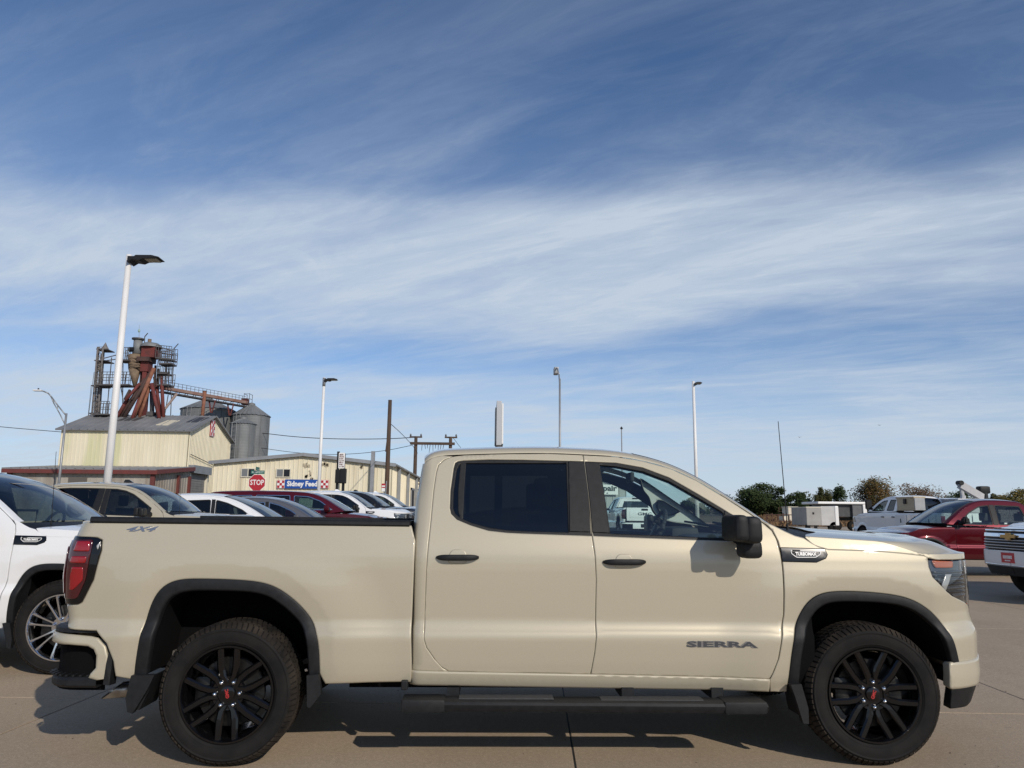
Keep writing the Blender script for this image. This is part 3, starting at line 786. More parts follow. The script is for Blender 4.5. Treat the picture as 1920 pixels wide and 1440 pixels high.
    panel('dark_backing', SC, shell, M_UNDER, root, holes=[inset(rgl, -.012), inset(fgl, -.012)], off=-.03, edge=0, thick=0, hx=.15, hz=.1, step=.06)
    # ---- roof, pillars, windshield as one crown from rail to rail
    rr_ = chaikin(rail, 2); d = np.r_[0, np.cumsum(np.linalg.norm(np.diff(rr_, axis=0), axis=1))]
    ns = 90; tt = np.linspace(0, d[-1], ns); rr_ = np.stack([np.interp(tt, d, rr_[:, 0]), np.interp(tt, d, rr_[:, 1])], -1)
    tt = np.linspace(0, 1, 27)**1.9
    E0 = SC(rr_[:, 0], rr_[:, 1])
    rows = []
    for i in range(ns):
        x, y, z = E0[i]; x0 = rr_[i][0]
        k = float(sstep((x0-2.15)/0.9)); H = 0.085*(1-k)+0.062*k; F = 0.16*float(sstep((x0-1.9)/1.2))
        B = 0.05*float(sstep((1.25-x0)/.3))
        rows.append([(x+F*(1-(1-t)**2)-B*(1-(1-t)**2), y+(TW/2-y)*t, z+(H-.055+.028*(1-k))*(1-(1-t)**2.0)+(.055-.028*(1-k))*0+.030*(1-.5*k)*(1-(1-min(t/.085, 1))**2)**.5) for t in tt])
    C = np.array(rows); M = C[:, ::-1].copy(); M[:, :, 1] = TW-M[:, :, 1]; full = np.concatenate([C, M[:, 1:]], 1)
    iw = int(np.argmax(rr_[:, 0] > 2.36)); jp = int(np.argmax(tt > 0.075)); nc = full.shape[1]
    ie = int(np.argmax(rr_[:, 0] > 3.13))
    grid_obj('roof', full[:iw+1], P_SAND, root)
    for a, b_ in ((0, jp+1), (nc-jp-1, nc)): grid_obj('windshield_pillar', full[iw:, a:b_], P_SAND, root)
    grid_obj('windshield', full[iw:, jp:nc-jp], M_WSHIELD, root)
    # drip moulding, black edge round the glass
    ws = full[iw:, jp:nc-jp]; b = MB()
    edge_ = np.vstack([ws[::-1, 0][:-2], ws[2, 1:-1], ws[2:, -1]])-np.array([.004, 0, .003])
    b.path([tuple(p+np.array([0, 0, .001])) for p in edge_], .006, 5); b.build('windshield_trim', M_BLACK, root)
    cap = full[0]; v = [tuple(p) for p in cap]+[(1.05, p[1], 1.30) for p in cap]; n_ = len(cap)
    # back of the cab
    back = []
    for z in np.linspace(1.28, float(rr_[0][1])-.005, 8):
        yb = float(SC(np.array([xq(z)]), np.array([z]))[0, 1]); xb = float(SC(np.array([xq(z)]), np.array([z]))[0, 0])
        back.append([(xb, yb+(TW-2*yb)*s, z) for s in np.linspace(0, 1, 9)])
    B_ = np.array(back); topz = full[0][:, 2]
    B_ = np.concatenate([B_, np.stack([np.interp(np.linspace(0, 1, 9), (full[0][:, 1]-full[0][0, 1])/(full[0][-1, 1]-full[0][0, 1]), full[0][:, k]) for k in range(3)], -1)[None]], 0)
    grid_obj('cab_back', B_[:, :2], P_SAND, root, True); grid_obj('cab_back', B_[:, 7:], P_SAND, root, True)
    grid_obj('cab_back', B_[:2, 1:8], P_SAND, root, True); grid_obj('cab_back', B_[6:, 1:8], P_SAND, root, True)
    grid_obj('rear_window', B_[1:7, 1:8], M_TINT, root, True)
    MB().box((1.02, .12, .45), (1.045, TW-.12, 1.30)).build('cab_back', P_SAND, root)
    b = MB(); b.bbox((1.02, .86, float(rr_[0][1])+.03), (1.10, 1.14, float(rr_[0][1])+.085), .012); b.build('brake_lamp', M_GLOSSB, root)
    # ---- front wing, hood
    shut = W_([(1509, 1007), (1520, 1017), (1535, 1025), (1553, 1030), (1600, 1031.5), (1649, 1033.5), (1690, 1037), (1729, 1041.5), (1741, 1046)], SF)
    crease = W_([(1512, 1005.5), (1555, 1008.5), (1603, 1012), (1650, 1014.5), (1695, 1017.5)], SF)
    zn, zlip = 1.205, 1.172
    xs_n = float(fz(np.array(1.19)))
    def drop(e): return sstep(1-e/0.32)**1.15
    czx = lambda x: np.interp(x, crease[:, 0], crease[:, 1])
    ztop = lambda x: np.interp(x, [crease[0][0], crease[-1][0], xs_n], [crease[0][1], crease[-1][1], crease[-1][1]-.012])
    D0 = float(ztop(xs_n))-zn
    xc = xs_n+.30*math.pi/2+(TW/2-.045-.30)
    topc = [(x, float(ztop(x))-D0*float(drop(xs_n-x))) for x in np.linspace(crease[0][0], xs_n, 18)]
    hs = list(shut)+[(xs_n+.05, zlip+.002), (xs_n+.2, zlip), (xc, zlip)]+[(xc, zn)]+[(x, zn) for x in np.linspace(xs_n+.5, xs_n+.03, 10)]+topc[::-1]
    hn, hf = panel('hood_side', SF, np.array(hs), P_SAND, root, edge=.003, thick=.015, hz=.02)
    # hood top
    ts = np.linspace(0, 1, 21)**1.5; ss = np.linspace(0, 1, 30)
    Gh = np.zeros((30, 21, 3)); xb0 = crease[0][0]
    for j, t in enumerate(ts):
        # where this strip meets the nose
        ysd = float(SF.base(np.array([xs_n]), np.array([zn]))[0]); Y = ysd+(TW/2-ysd)*t
        u = (Y-ysd)
        a = math.acos(max(-1, 1-min(u, .30)/.30)); xd_ = xs_n+.30*a+max(0, u-.30)
        xf = float(SF(np.array([xd_]), np.array([zn]))[0, 0]) if t > 0 else xs_n
        x_b = xb0+.17*float(sstep(t/.30))
        for i, s_ in enumerate(ss):
            x = x_b+(xf-x_b)*s_; xc_ = min(max(x, xb0), xs_n); e = xf-x
            yb = float(SF.base(np.array([xc_]), np.array([float(ztop(xc_))-D0*float(drop(xs_n-xc_))]))[0])
            y = yb+(TW/2-yb)*t
            bul = 0.058*(1-(1-t)**2.4)-0.006*math.exp(-((t-.42)/.1)**2)
            zz = float(ztop(xc_))-D0*float(drop(e))+bul*(1-float(drop(e))**2*.9)
            Gh[i, j] = (x, y, zz)
    Mh = Gh[:, ::-1].copy(); Mh[:, :, 1] = TW-Mh[:, :, 1]
    hood = np.concatenate([Gh, Mh[:, 1:]], 1); grid_obj('hood', hood, P_SAND, root)
    # cowl between hood and glass
    hr = hood[0]; wsb = full[-1]; wy = wsb[:, 1]
    cow = np.stack([hr+np.array([0.0, 0, -.012]), hr*0.6+np.stack([np.interp(hr[:, 1], wy, wsb[:, k]) for k in range(3)], -1)*.4+np.array([0, 0, -.02]), np.stack([np.interp(hr[:, 1], wy, wsb[:, k]) for k in range(3)], -1)+np.array([0.02, 0, -.012])], 0)
    grid_obj('cowl', cow, M_BLACK, root, True)
    b = MB(); b.tube((3.36, .45, 1.325), (3.12, 1.0, 1.375), .008); b.tube((3.30, 1.15, 1.33), (3.08, 1.65, 1.375), .008); b.build('wiper', M_BLACK, root)
    # wing panel
    hl = W_([(1739.4, 1047), (1741.4, 1062.5), (1748.4, 1082), (1762.5, 1096), (1775, 1109), (1785, 1117.5)], SF)
    wing_top = W_([(1432, 977.5), (1452, 986), (1472, 996), (1490, 1004), (1507, 1008.5)], SF)
    wing_rear = W_([(1444, 1297), (1444, 1274), (1450, 1262.8), (1461, 1235), (1467, 1198.6), (1470.4, 1153), (1471, 1110), (1469, 1070), (1465.3, 1040), (1459, 1015), (1449, 995)], SF)
    arc = np.array(fa_o)
    zb_ = arc[-1][1]
    x9 = lambda z: float(fz(np.array(z)))+.30*math.pi/2
    wing = list(W_([(1475, 1297)], SF))+list(wing_rear)+list(wing_top)+list(shut[1:])+list(hl)+[(x9(.85)-.02, .835), (x9(.8)+.05, .77), (x9(.7)+.06, .70), (x9(zb_)+.06, zb_+.005)]+list(arc[::-1])
    fn, ff = panel('front_fender', SF, inset(np.array(wing), G*.5), P_SAND, root, edge=.004, hx=.028, hz=.02)
    # seam between wing and bumper end
    # side vent with badge
    vent = W_([(1462.5, 1026.5), (1546, 1029), (1551.5, 1040), (1548.5, 1047), (1531, 1054.5), (1467, 1053)], SF)
    vn, vf = panel('side_vent', SF, vent, M_GLOSSB, root, off=.004, edge=.003, thick=.008)
    ring_o = W_([(1481, 1032), (1538, 1034), (1538, 1040), (1529, 1046), (1493, 1046), (1483, 1039)], SF)
    panel('badge', SF, rounded(ring_o, .006, 2), M_WHITE, vn, both=vf, holes=[inset(rounded(ring_o, .006, 2), .0045)], off=.0075, edge=.001, thick=.003, hz=.01, step=.01)
    for k in range(4):
        z_ = 1.222-.013*k
        for side, par in ((0, vn), (1, vf)):
            b = MB(); y_ = .030; y_ = y_ if not side else TW-y_
            b.box((3.315, min(y_, y_+(.02 if not side else -.02)), z_-.003), (3.36, max(y_, y_+(.02 if not side else -.02)), z_+.003)); b.build('vent_fin', M_BLACK, par)
    q = W_([(1510, 1039.5)], SF)[0]
    surf_text(SF, q, 'TURBOMAX', 0.028, M_WHITE, vn, 0.128, 0, .0012, .010)
    # door lettering
    q = W_([(1352, 1208.5)], SC)[0]
    surf_text(SC, q, 'SIERRA', 0.044, M_BADGE2, fd_n, 0.418, 0, .0034, .002); surf_text(SC, q, 'SIERRA', 0.044, M_BADGE3, fd_n, 0.416, 0, .0010, .0034)
    # ---- headlight
    hpoly = np.array(list(hl)+[(x9(.85)-.06, .845), (x9(.85)+.0, .80), (x9(.9)+.04, .86), (x9(1.1)+.05, 1.11), (x9(1.16)+.05, zlip-.006), (xs_n+.2, zlip-.004), (xs_n+.05, zlip-.003)])
    for side in (0, 1):
        def put(name, poly, m, par, off, thick=.02, **k):
            v, n, f = panel_data(SF, poly, off=off, thick=thick, hx=.04, hz=.04, step=.025, **k)
            if side: v, n, f = flip(v, n, f, TW)
            return mesh_obj(name, v, f, m, par, True, n)
        H_ = put('headlight', inset(hpoly, .003), M_LAMPG, root, -.022, .012)
        h0 = hl[0]
        put('indicator', rounded(np.array([(h0[0]+.03, h0[1]-.012), (h0[0]+.20, h0[1]-.020), (h0[0]+.19, h0[1]-.055), (h0[0]+.05, h0[1]-.052)]), .01, 2), M_AMBER, H_, -.012, .006)
        for k in range(7):
            z_ = h0[1]-.075-.024*k; xa = np.interp(z_, hl[::-1, 1], hl[::-1, 0])+.025
            put('lamp_fin', np.array([(xa, z_), (x9(z_)-.17, z_), (x9(z_)-.17, z_-.011), (xa+.008, z_-.011)]), M_GLOSSB if k % 2 else M_LAMPG, H_, -.010, .012)
        put('reflector', np.array([(h0[0]+.075, 1.02), (h0[0]+.115, 1.085), (h0[0]+.165, 1.085), (h0[0]+.10, .99)]), M_LAMPC, H_, -.008, .004)
        put('indicator', np.array([(x9(.87)-.13, .90), (x9(.87)-.08, .895), (x9(.87)-.065, .86), (x9(.85)-.085, .868)]), M_AMBER, H_, -.008, .004)
        put('daylight_strip', np.array([(x9(1.14)-.10, 1.135), (x9(1.14)-.065, 1.13), (x9(.9)-.03, .86), (x9(.9)-.055, .86)]), M_LAMPC, H_, -.004, .006)
        put('lens', inset(hpoly, .004), glass('lamp_lens', (.86, .87, .87), 1.0), H_, .002, 0)
    # grille and emblem between the headlights
    gz0, gz1 = .66, zlip-.012
    b = MB(); xg = 4.58; b.bbox((xg-.10, .42, gz0), (xg+.02, TW-.42, gz1), .04); gr = b.build('grille', M_GLOSSB, root, angle=.5)
    for k in range(6):
        z_ = gz0+.06+k*(gz1-gz0-.12)/5
        MB().bbox((xg+.018, .48, z_-.018), (xg+.034, TW-.48, z_+.018), .005).build('grille_bar', M_BLACK, gr)
    text('lettering', 'GMC', .16, mat('emblem_red', (.45, .02, .03), .25, 0, 1), gr, (xg+.04, 1.0, .95), (R(90), 0, R(90)), .008, .5, bold=.006)
    # ---- bumpers
    PB = [(z, .022) for z in (.2, .35)]+[(.40, .012), (.5, .006), (.6, .008), (.66, .016), (.70, .03)]
    fb = lambda z: np.interp(z, [.2, .33, .42, .5, .62, .7], [4.06, 4.125, 4.16, 4.175, 4.172, 4.16])
    SFB = Surf(PB, TW, front=fb, rf=.30, bulge_f=.16)
    c0 = W_([(1781, 1243), (1782, 1292)], SFB); xm = 4.2+.30*math.pi/2+(TW/2-.32)
    bp = np.array([tuple(c0[0]), tuple(c0[1]), (4.5, c0[1][1]), (xm, c0[1][1]), (xm, .60), (4.62, .60), (4.5, c0[0][1]), (4.3, c0[0][1])])
    bn, _ = panel('front_bumper', SFB, rounded(bp, [.02, .02, 0, 0, 0, .03, .01, 0], 4), P_SAND, root, edge=.012, thick=.06)
    c1 = W_([(1788, 1293.5), (1786, 1330)], SFB)
    panel('lower_bumper', SFB, np.array([tuple(c1[0]), tuple(c1[1]), (4.35, .305), (4.55, .335), (xm, .335), (xm, c1[0][1])]), M_BLACK, root, off=-.012, edge=.006, thick=.05)
    panel('upper_bumper', SFB, np.array([(4.68, .605), (4.64, .66), (4.7, .70), (xm, .70), (xm, .605)]), M_GLOSSB, root, off=-.01, edge=.004)
    for y0 in (.16, TW-.5): MB().box((4.05, y0, .24), (4.12, y0+.34, .42)).build('air_dam', M_BLACK, root)
    # rear bumper
    PR = [(.3, .055), (.42, .03), (.5, .022), (.62, .020), (.70, .028), (.745, .05), (.80, .08)]
    rb = lambda z: np.interp(z, [.3, .4, .55, .72, .8], [-.84, -.87, -.905, -.90, -.88])
    SRB = Surf(PR, TW, rear=rb, rr=.17, bulge_r=.06)
    o_ = W_([(199, 1272), (180, 1275), (166, 1271), (170, 1264), (180, 1253), (181, 1229), (176, 1217), (165, 1210.5), (130, 1207.5), (112, 1205)], SRB)
    o2 = W_([(201, 1231), (197, 1213), (183, 1197), (170, 1193.5), (135, 1190), (110, 1187)], SRB)
    xm2 = -.90-.17*math.pi/2-(TW/2-.19)
    band = list(o_[:9])+[(o_[8][0]-.12, o_[8][1]+.004), (xm2, o_[8][1]+.004), (xm2, o2[4][1]+.004), (o2[4][0]-.12, o2[4][1]+.004)]+list(o2[::-1][1:])
    panel('rear_bumper', SRB, np.array(band), P_SAND, root, edge=.010, thick=.05, hx=.04)
    cap_ = W_([(204, 1213), (196, 1197), (183, 1184), (170, 1180), (135, 1177), (112, 1179)], SRB)
    xe = float(o2[4][0]); 
    b = MB()
    for side in (0, 1):
        v = []
        pts = [(p_[0], p_[1]) for p_ in o2[::-1][1:]]
        G1 = SRB(o2[1:5, 0], o2[1:5, 1]+.004); 
        f_y = (lambda y: y) if not side else (lambda y: TW-y)
        # flat tread on the bumper's top, following the corner
        ring_x = np.linspace(-.76, -.90-.17*math.pi/2-.25, 16); zt_ = .748
        A_ = SRB(ring_x, np.full(16, .735)); rows = [[(p_[0], f_y(p_[1]), .725) for p_ in A_], [(p_[0], f_y(p_[1]+.004), zt_) for p_ in A_], [(p_[0]+(.02 if i > 8 else 0), f_y(p_[1]+.05+.0*i), zt_+.008) for i, p_ in enumerate(A_)], [(max(p_[0], -1.0)+.05, f_y(max(p_[1], .12)+.10), zt_+.008) for i, p_ in enumerate(A_)]]
        g = np.array(rows); n0 = len(b.v); r_, c_, _ = g.shape
        b.add(g.reshape(-1, 3), [(i*c_+j, i*c_+j+1, (i+1)*c_+j+1, (i+1)*c_+j) for i in range(r_-1) for j in range(c_-1)])
    b.box((-1.08, .30, .72), (-.98, TW-.30, .755)); b.build('bumper_top', M_BLACK, root)
    for side in (0, 1):
        f_y = (lambda y: y) if not side else (lambda y: TW-y)
        xi = np.linspace(float(o_[5][0])+.01, xm2, 30)
        A_ = SRB(xi, np.full(30, .57)); 
        b = MB(); g = np.array([[(p_[0]+.02, f_y(p_[1]+.075), z) for p_ in A_] for z in (.40, .45, .5, .55, .6, .66, .70)])
        r_, c_, _ = g.shape; b.add(g.reshape(-1, 3), [(i*c_+j, i*c_+j+1, (i+1)*c_+j+1, (i+1)*c_+j) for i in range(r_-1) for j in range(c_-1)])
        b.build('bumper_recess', M_UNDER, root)
        b = MB(); A2 = SRB(np.linspace(float(o_[5][0])-.005, -.90-.17*math.pi/2-.28, 18), np.full(18, .5)); rows = []
        for dz, dy in ((.435, .05), (.425, .012), (.44, -.004), (.468, -.004), (.482, .010), (.487, .10)):
            rows.append([(p_[0]+(.025 if p_[1] > .15 else .015)*(1 if dy < .05 else 2.0), f_y(p_[1]+dy+.004), dz) for p_ in A2])
        g = np.array(rows); r_, c_, _ = g.shape; b.add(g.reshape(-1, 3), [(i*c_+j, i*c_+j+1, (i+1)*c_+j+1, (i+1)*c_+j) for i in range(r_-1) for j in range(c_-1)])
        for k in range(9):
            p_ = A2[1+k]; b.box((p_[0]-.010, min(f_y(p_[1]+.015), f_y(p_[1]+.08)), .485), (p_[0]+.004, max(f_y(p_[1]+.015), f_y(p_[1]+.08)), .494))
        b.build('step_pad', M_BLACK, root)
        b = MB(); v = SRB(np.array([o_[0][0]+.02, o_[0][0]-.015, o_[0][0]-.005, o_[0][0]+.012, o_[0][0]+.03]), np.array([.44, .445, .56, .69, .69])) 
        v = [(p_[0], f_y(p_[1]-.004), p_[2]) for p_ in v]; v += [(p_[0]+.01, p_[1]+(.06 if not side else -.06), p_[2]) for p_ in v]
        b.add(v, [(0, 1, 2), (0, 2, 4), (2, 3, 4), (0, 5, 6, 1), (1, 6, 7, 2), (2, 7, 8, 3), (0, 4, 9, 5)]); b.build('bumper_end', M_BLACK, root)
    MB().bbox((-1.125, .46, .47), (-1.06, TW-.46, .722), .02).build('rear_bumper', P_SAND, root, angle=.5)
    MB().bbox((-1.135, .80, .52), (-1.12, 1.20, .67), .006).build('plate_recess', M_BLACK, root, angle=.5)
    # exhaust
    b = MB(); p0 = px(209, 1296, HERO[1]+.34)-HERO; d_ = np.array([.13, .03, .012]); 
    n_ = 20; v = []; a1 = np.array([-.30, .9, 0]); a1 = a1/np.linalg.norm(a1); a2 = np.array([0, 0, 1.])
    for (o_c, r_, tilt) in ((p0, .044, .062), (p0+d_*.45, .046, 0), (p0+d_*1.1, .046, 0), (p0+d_*1.1, .038, 0), (p0, .040, .062)):
        for i in range(n_):
            a = 2*math.pi*i/n_; pt = o_c+a1*r_*math.cos(a)+a2*r_*math.sin(a); pt[0] += -tilt*math.sin(a)*-1*.9; v.append(pt)
    f = [(k*n_+i, k*n_+(i+1) % n_, (k+1)*n_+(i+1) % n_, (k+1)*n_+i) for k in range(4) for i in range(n_)]
    b.add(v, f); b.build('exhaust_tip', varied('exhaust_metal', (.55, .54, .52), (.30, .28, .26), 14, .3, .85), root, True)
    MB().tube(p0+d_, p0+d_*3.6, .033, .033, 14).build('exhaust_pipe', M_UNDER, root)
    # ---- arch mouldings, liners, flaps
    for (A, I, nm) in ((ra_o, ra_i, 'r'), (fa_o, fa_i, 'f')):
        g = strip_data(SF if nm == 'f' else SB, A, I, 70, (0.0, .010, .013, .004), (0, .10, .80, 1.0), .035)
        grid_obj('arch_moulding', g, M_BLACK, root, False, TW)
        Sx = SF if nm == 'f' else SB
        p3 = Sx(I[:, 0], I[:, 1]); q3 = p3.copy(); q3[:, 1] = .42; 
        g = np.stack([p3+np.array([0, .03, 0]), q3], 0); grid_obj('arch_liner', g, M_UNDER, root, False, TW)
        cx, cz_ = I[:, 0].mean(), .45
        v = [(cx, .42, .3)]+[tuple(p) for p in q3]; f = [(0, i+1, i) for i in range(1, len(v)-1)]
        mesh_obj('arch_liner', v, f, M_UNDER, root); v2, _, f2 = flip(np.array(v), None, f, TW); mesh_obj('arch_liner', v2, f2, M_UNDER, root)
    def flap(pts, lean):
        """pts: (x,z) of the outer face; the flap reaches inward across the tyre"""
        for side in (0, 1):
            b = MB(); f_y = (lambda y: y) if not side else (lambda y: TW-y)
            b.prism(pts, f_y(-.006), f_y(.035)); 
            x0 = pts[0][0]; xb = pts[-1][0]
            b.prism([(lean[0], pts[0][1]), (lean[0]+.012*lean[2], pts[0][1]), (lean[1]+.012*lean[2], lean[3]), (lean[1], lean[3])], f_y(.03), f_y(.27))
            b.build('mud_flap', M_BLACK, root, angle=.5)
    fl = W_([(254, 1263), (297, 1262), (289, 1285), (268, 1327), (258, 1324), (252, 1300)], S0); flap([tuple(p) for p in fl], (fl[1][0], fl[3][0]+.02, -1, fl[3][1]+.01))
    fl = W_([(579, 1263), (601, 1261), (609, 1293), (591, 1317), (585, 1315)], S0); flap([tuple(p) for p in fl], (fl[0][0], fl[4][0], 1, fl[3][1]+.02))
    fl = W_([(1474, 1279), (1494, 1278), (1499, 1318), (1499, 1346), (1489, 1345), (1478, 1300)], S0); flap([tuple(p) for p in fl], (fl[1][0], fl[3][0], -1, fl[3][1]+.02))
    # ---- running boards
    for side in (0, 1):
        f_y = (lambda y: y) if not side else (lambda y: TW-y)
        x0, x1 = 1.00, 3.085; rows = []
        DZ = -.022
        sec = [(.085, .372), (.075, .398), (.04, .408), (-.060, .410), (-.085, .402), (-.094, .388), (-.092, .372), (-.080, .350), (.06, .350)]
        for x, k in ((x0, .62), (x0+.03, .9), (x0+.08, 1), (1.7, 1), (2.4, 1), (x1-.08, 1), (x1-.02, .92), (x1, .7)):
            rows.append([(x, f_y(.0+(y_-0.0)*(.85 if k < .95 else 1)), .38+DZ+(z_-.38)*k-.012*(x-x0)/2.08) for y_, z_ in sec])
        b = MB(); g = np.array(rows); r_, c_, _ = g.shape
        b.add(g.reshape(-1, 3), [(i*c_+j, i*c_+(j+1) % c_, (i+1)*c_+(j+1) % c_, (i+1)*c_+j) for i in range(r_-1) for j in range(c_)]+[tuple(range(c_)), tuple(range((r_-1)*c_+c_-1, (r_-1)*c_-1, -1))])
        st = b.build('running_board', M_BLACK, root, angle=.5)
        for (xa, xb) in ((1.32, 1.86), (2.13, 2.72)):
            MB().bbox((xa, f_y(-.055) if not side else f_y(.035), .405+DZ-.008*(xa > 2)), (xb, f_y(.035) if not side else f_y(-.055), .4145+DZ-.008*(xa > 2)), .003).build('step_tread', varied('tread_pad', (.03, .031, .033), (.05, .05, .052), 60, .7), st)
        for xa in (1.0, 2.83):
            b = MB(); b.bbox((xa+.0, min(f_y(-.097), f_y(.06)), .346+DZ-.01*(xa > 2)), (xa+.245, max(f_y(-.097), f_y(.06)), .4135+DZ-.010*(xa > 2)), .012); b.build('end_cap', M_BLACK, st, angle=.5)
        for xa in (1.25, 2.27, 2.80):
            b = MB(); b.box((xa, min(f_y(.06), f_y(.30)), .385+DZ), (xa+.07, max(f_y(.06), f_y(.30)), .425)); b.build('bracket', M_BLACK, st)
    MB().bbox((.985, .03, .415), (1.022, .10, .468), .006).build('bed_bracket', M_BLACK, root)
    # ---- underneath
    b = MB(); b.box((-.72, .48, .45), (4.2, .62, .58)); b.box((-.72, TW-.62, .45), (4.2, TW-.48, .58)); b.box((.62, .44, .345), (3.15, .60, .52)); b.box((.62, TW-.60, .345), (3.15, TW-.44, .52)); b.box((1.1, .6, .40), (3.1, TW-.6, .47)); b.box((1.05, .17, .44), (3.4, TW-.17, .50)); b.box((-.9, .46, .60), (1.0, TW-.46, .78)); b.box((3.0, .5, .35), (4.2, TW-.5, .80)); b.box((1.2, .9, .30), (3.0, 1.15, .45))  # includes low rail boxes added so the gap under the sills stays dark
    b.box((-.08, .30, .37), (.08, TW-.30, .47)); b.box((3.68, .3, .37), (3.82, TW-.3, .45)); b.box((-.1, .85, .28), (.12, 1.15, .55)); b.box((1.25, 1.2, .28), (2.6, 1.7, .46))
    b.build('chassis', M_UNDER, root)
    b = MB(); b.bar((-.62, .38, .60), (.05, .40, .44), .06, .03); b.bar((-.64, .38, .55), (.05, .40, .40), .06, .02); b.bar((.05, .40, .42), (.65, .40, .60), .06, .03)
    b.build('leaf_spring', varied('spring_steel', (.06, .055, .05), (.12, .11, .10), 10, .6), root)
    # ---- cabin
    b = MB(); b.box((1.08, .13, .50), (3.3, TW-.13, .56)); b.build('cabin_floor', M_INT, root)
    b = MB(); b.bbox((2.92, .14, .95), (3.32, TW-.14, 1.285), .05); b.bbox((2.86, .15, 1.14), (3.0, TW-.15, 1.27), .04); b.bbox((2.88, 1.28, 1.20), (3.1, 1.72, 1.335), .04); b.build('dashboard', M_INT, root, angle=.6)
    for yy in (.26, 1.24):
        s = MB(); s.bbox((2.02, yy, .72), (2.55, yy+.50, .92), .05); s.build('seat', M_INT, root, angle=.6)
        s = MB(); s.prism([(1.93, .86), (2.10, .86), (1.93, 1.42), (1.80, 1.42)], yy+.02, yy+.48); s.build('backrest', M_INT, root)
        s = MB(); s.bbox((1.78, yy+.13, 1.46), (1.88, yy+.37, 1.66), .03); s.build('headrest', M_INT, root, angle=.6)
    s = MB(); s.bbox((1.22, .25, .72), (1.70, TW-.25, .92), .05); s.prism([(1.12, .86), (1.28, .86), (1.20, 1.42), (1.08, 1.42)], .25, TW-.25); s.build('rear_seat', M_INT, root)
    for yy in (.35, 1.35):
        s = MB(); s.bbox((1.10, yy, 1.42), (1.19, yy+.3, 1.60), .03); s.build('headrest', M_INT, root, angle=.6)
    # steering wheel on the far side
    wv = MB(); c = Vector((2.80, 1.49, 1.29)); ax = Vector((1, 0, -.45)).normalized(); e1 = ax.orthogonal().normalized(); e2 = ax.cross(e1)
    ring = [tuple(c+e1*(.185*math.cos(t))+e2*(.185*math.sin(t))) for t in np.linspace(0, 2*math.pi, 37)]
    wv.path(ring, .0165, 8); 
    for a in (R(20), R(160), R(270)): wv.bar(c, c+e2*(.18*math.sin(a))+Vector((0, 1, 0))*(.18*math.cos(a)), .03, .02)
    wv.tube(c-ax*.02, c+ax*.04, .065, .05, 14); wv.tube(c, c+ax*.28, .04, .05, 10); wv.build('steering_wheel', M_INT, root, True)
    # pillar trims with the grab handle
    for side in (0, 1):
        f_y = (lambda y: y) if not side else (lambda y: TW-y)
        def far(pts): return [tuple((px(u, v, HERO[1]+1.70)-HERO)[[0, 2]]-np.array([.03, .07])) for u, v in pts]
        o_t = rounded(np.array(far([(1205, 880), (1226, 894), (1262, 919), (1300, 945), (1336, 972), (1300, 967), (1268, 963), (1243, 957), (1229, 941), (1222, 915), (1212, 905)])), .03, 3)
        h_t = rounded(np.array(far([(1236, 921), (1247, 922), (1281, 943), (1264, 951), (1247, 948), (1238, 938)])), .02, 3)
        SP = Surf([(0, 1.70), (2.4, 1.70)], TW)
        v, n, f = panel_data(SP, o_t, [h_t], hx=.05, hz=.05, edge=.012, thick=-.05)
        if not side: continue
        v2 = np.array(v)
        mesh_obj('pillar_trim', v2, f, M_INTG, root, True, n)
        v, n, f = panel_data(SP, rounded(np.array(far([(1234, 918), (1249, 919), (1286, 943), (1266, 955), (1245, 951), (1236, 940)])), .02, 3), hx=.05, hz=.05, edge=.0, thick=0, off=-.03)
        if not side: v, n, f = flip(v, n, f, TW)
        mesh_obj('pillar_trim', v, f, M_INTG2, root, True, n)
    lin = full[3:iw+3, 4:nc-4].copy(); lin[:, :, 2] -= .045
    grid_obj('headliner', lin, M_INTG, root, True)
    b = MB(); b.bbox((2.50, .90, 1.66), (2.53, 1.10, 1.73), .01); b.build('rear_view_mirror', M_INT, root)
    # ---- door mirrors
    for side, par in ((0, fd_n), (1, fd_f_)):
        f_y = (lambda y: y) if not side else (lambda y: TW-y)
        b = MB()
        def block(cx, cy, cz0, cz1, lx, ly, r, tw=0.0):
            bm = bmesh.new(); bmesh.ops.create_cube(bm, size=1)
            for q_ in bm.verts: q_.co = Vector((q_.co.x*lx*(1.0 if q_.co.y < 0 else .8)*(1 if q_.co.z < 0 else .93), q_.co.y*ly, q_.co.z*(cz1-cz0)))
            bmesh.ops.bevel(bm, geom=bm.edges[:], offset=r, segments=4, affect='EDGES', profile=.6)
            bm.verts.index_update()
            b.add([(q_.co.x+cx+tw*q_.co.y, f_y(q_.co.y+cy), q_.co.z+(cz0+cz1)/2) for q_ in bm.verts], [[q_.index for q_ in f_.verts] for f_ in bm.faces]); bm.free()
        block(2.900, -.165, 1.280, 1.430, .085, .245, .036, -.10)
        block(2.975, -.155, 1.268, 1.422, .110, .235, .046, -.10)
        block(3.000, -.10, 1.180, 1.290, .125, .15, .042, -.12)
        b.tube((2.96, f_y(-.06), 1.30), (3.00, f_y(.07), 1.31), .045, .05, 12)
        mo = b.build('mirror', M_BLACK, par, angle=.5)
    tri = W_([(1358, 958), (1378, 967.5), (1380, 985), (1379, 1012), (1367, 1011)], SC)
    panel('mirror_patch', SC, tri, M_BLACK, fd_n, both=fd_f_, off=.002, edge=.002, thick=.01)
    # ---- aerial
    a0 = px(1476.5, 988, HERO[1]+.32)-HERO; a1 = px(1459, 790, HERO[1]+.32)-HERO
    b = MB(); b.tube(a0-np.array([0, 0, .02]), a0+(a1-a0)*.03, .009, .006); b.tube(a0, a1, .0032, .0022, 6); b.build('antenna', M_BLACK, root)
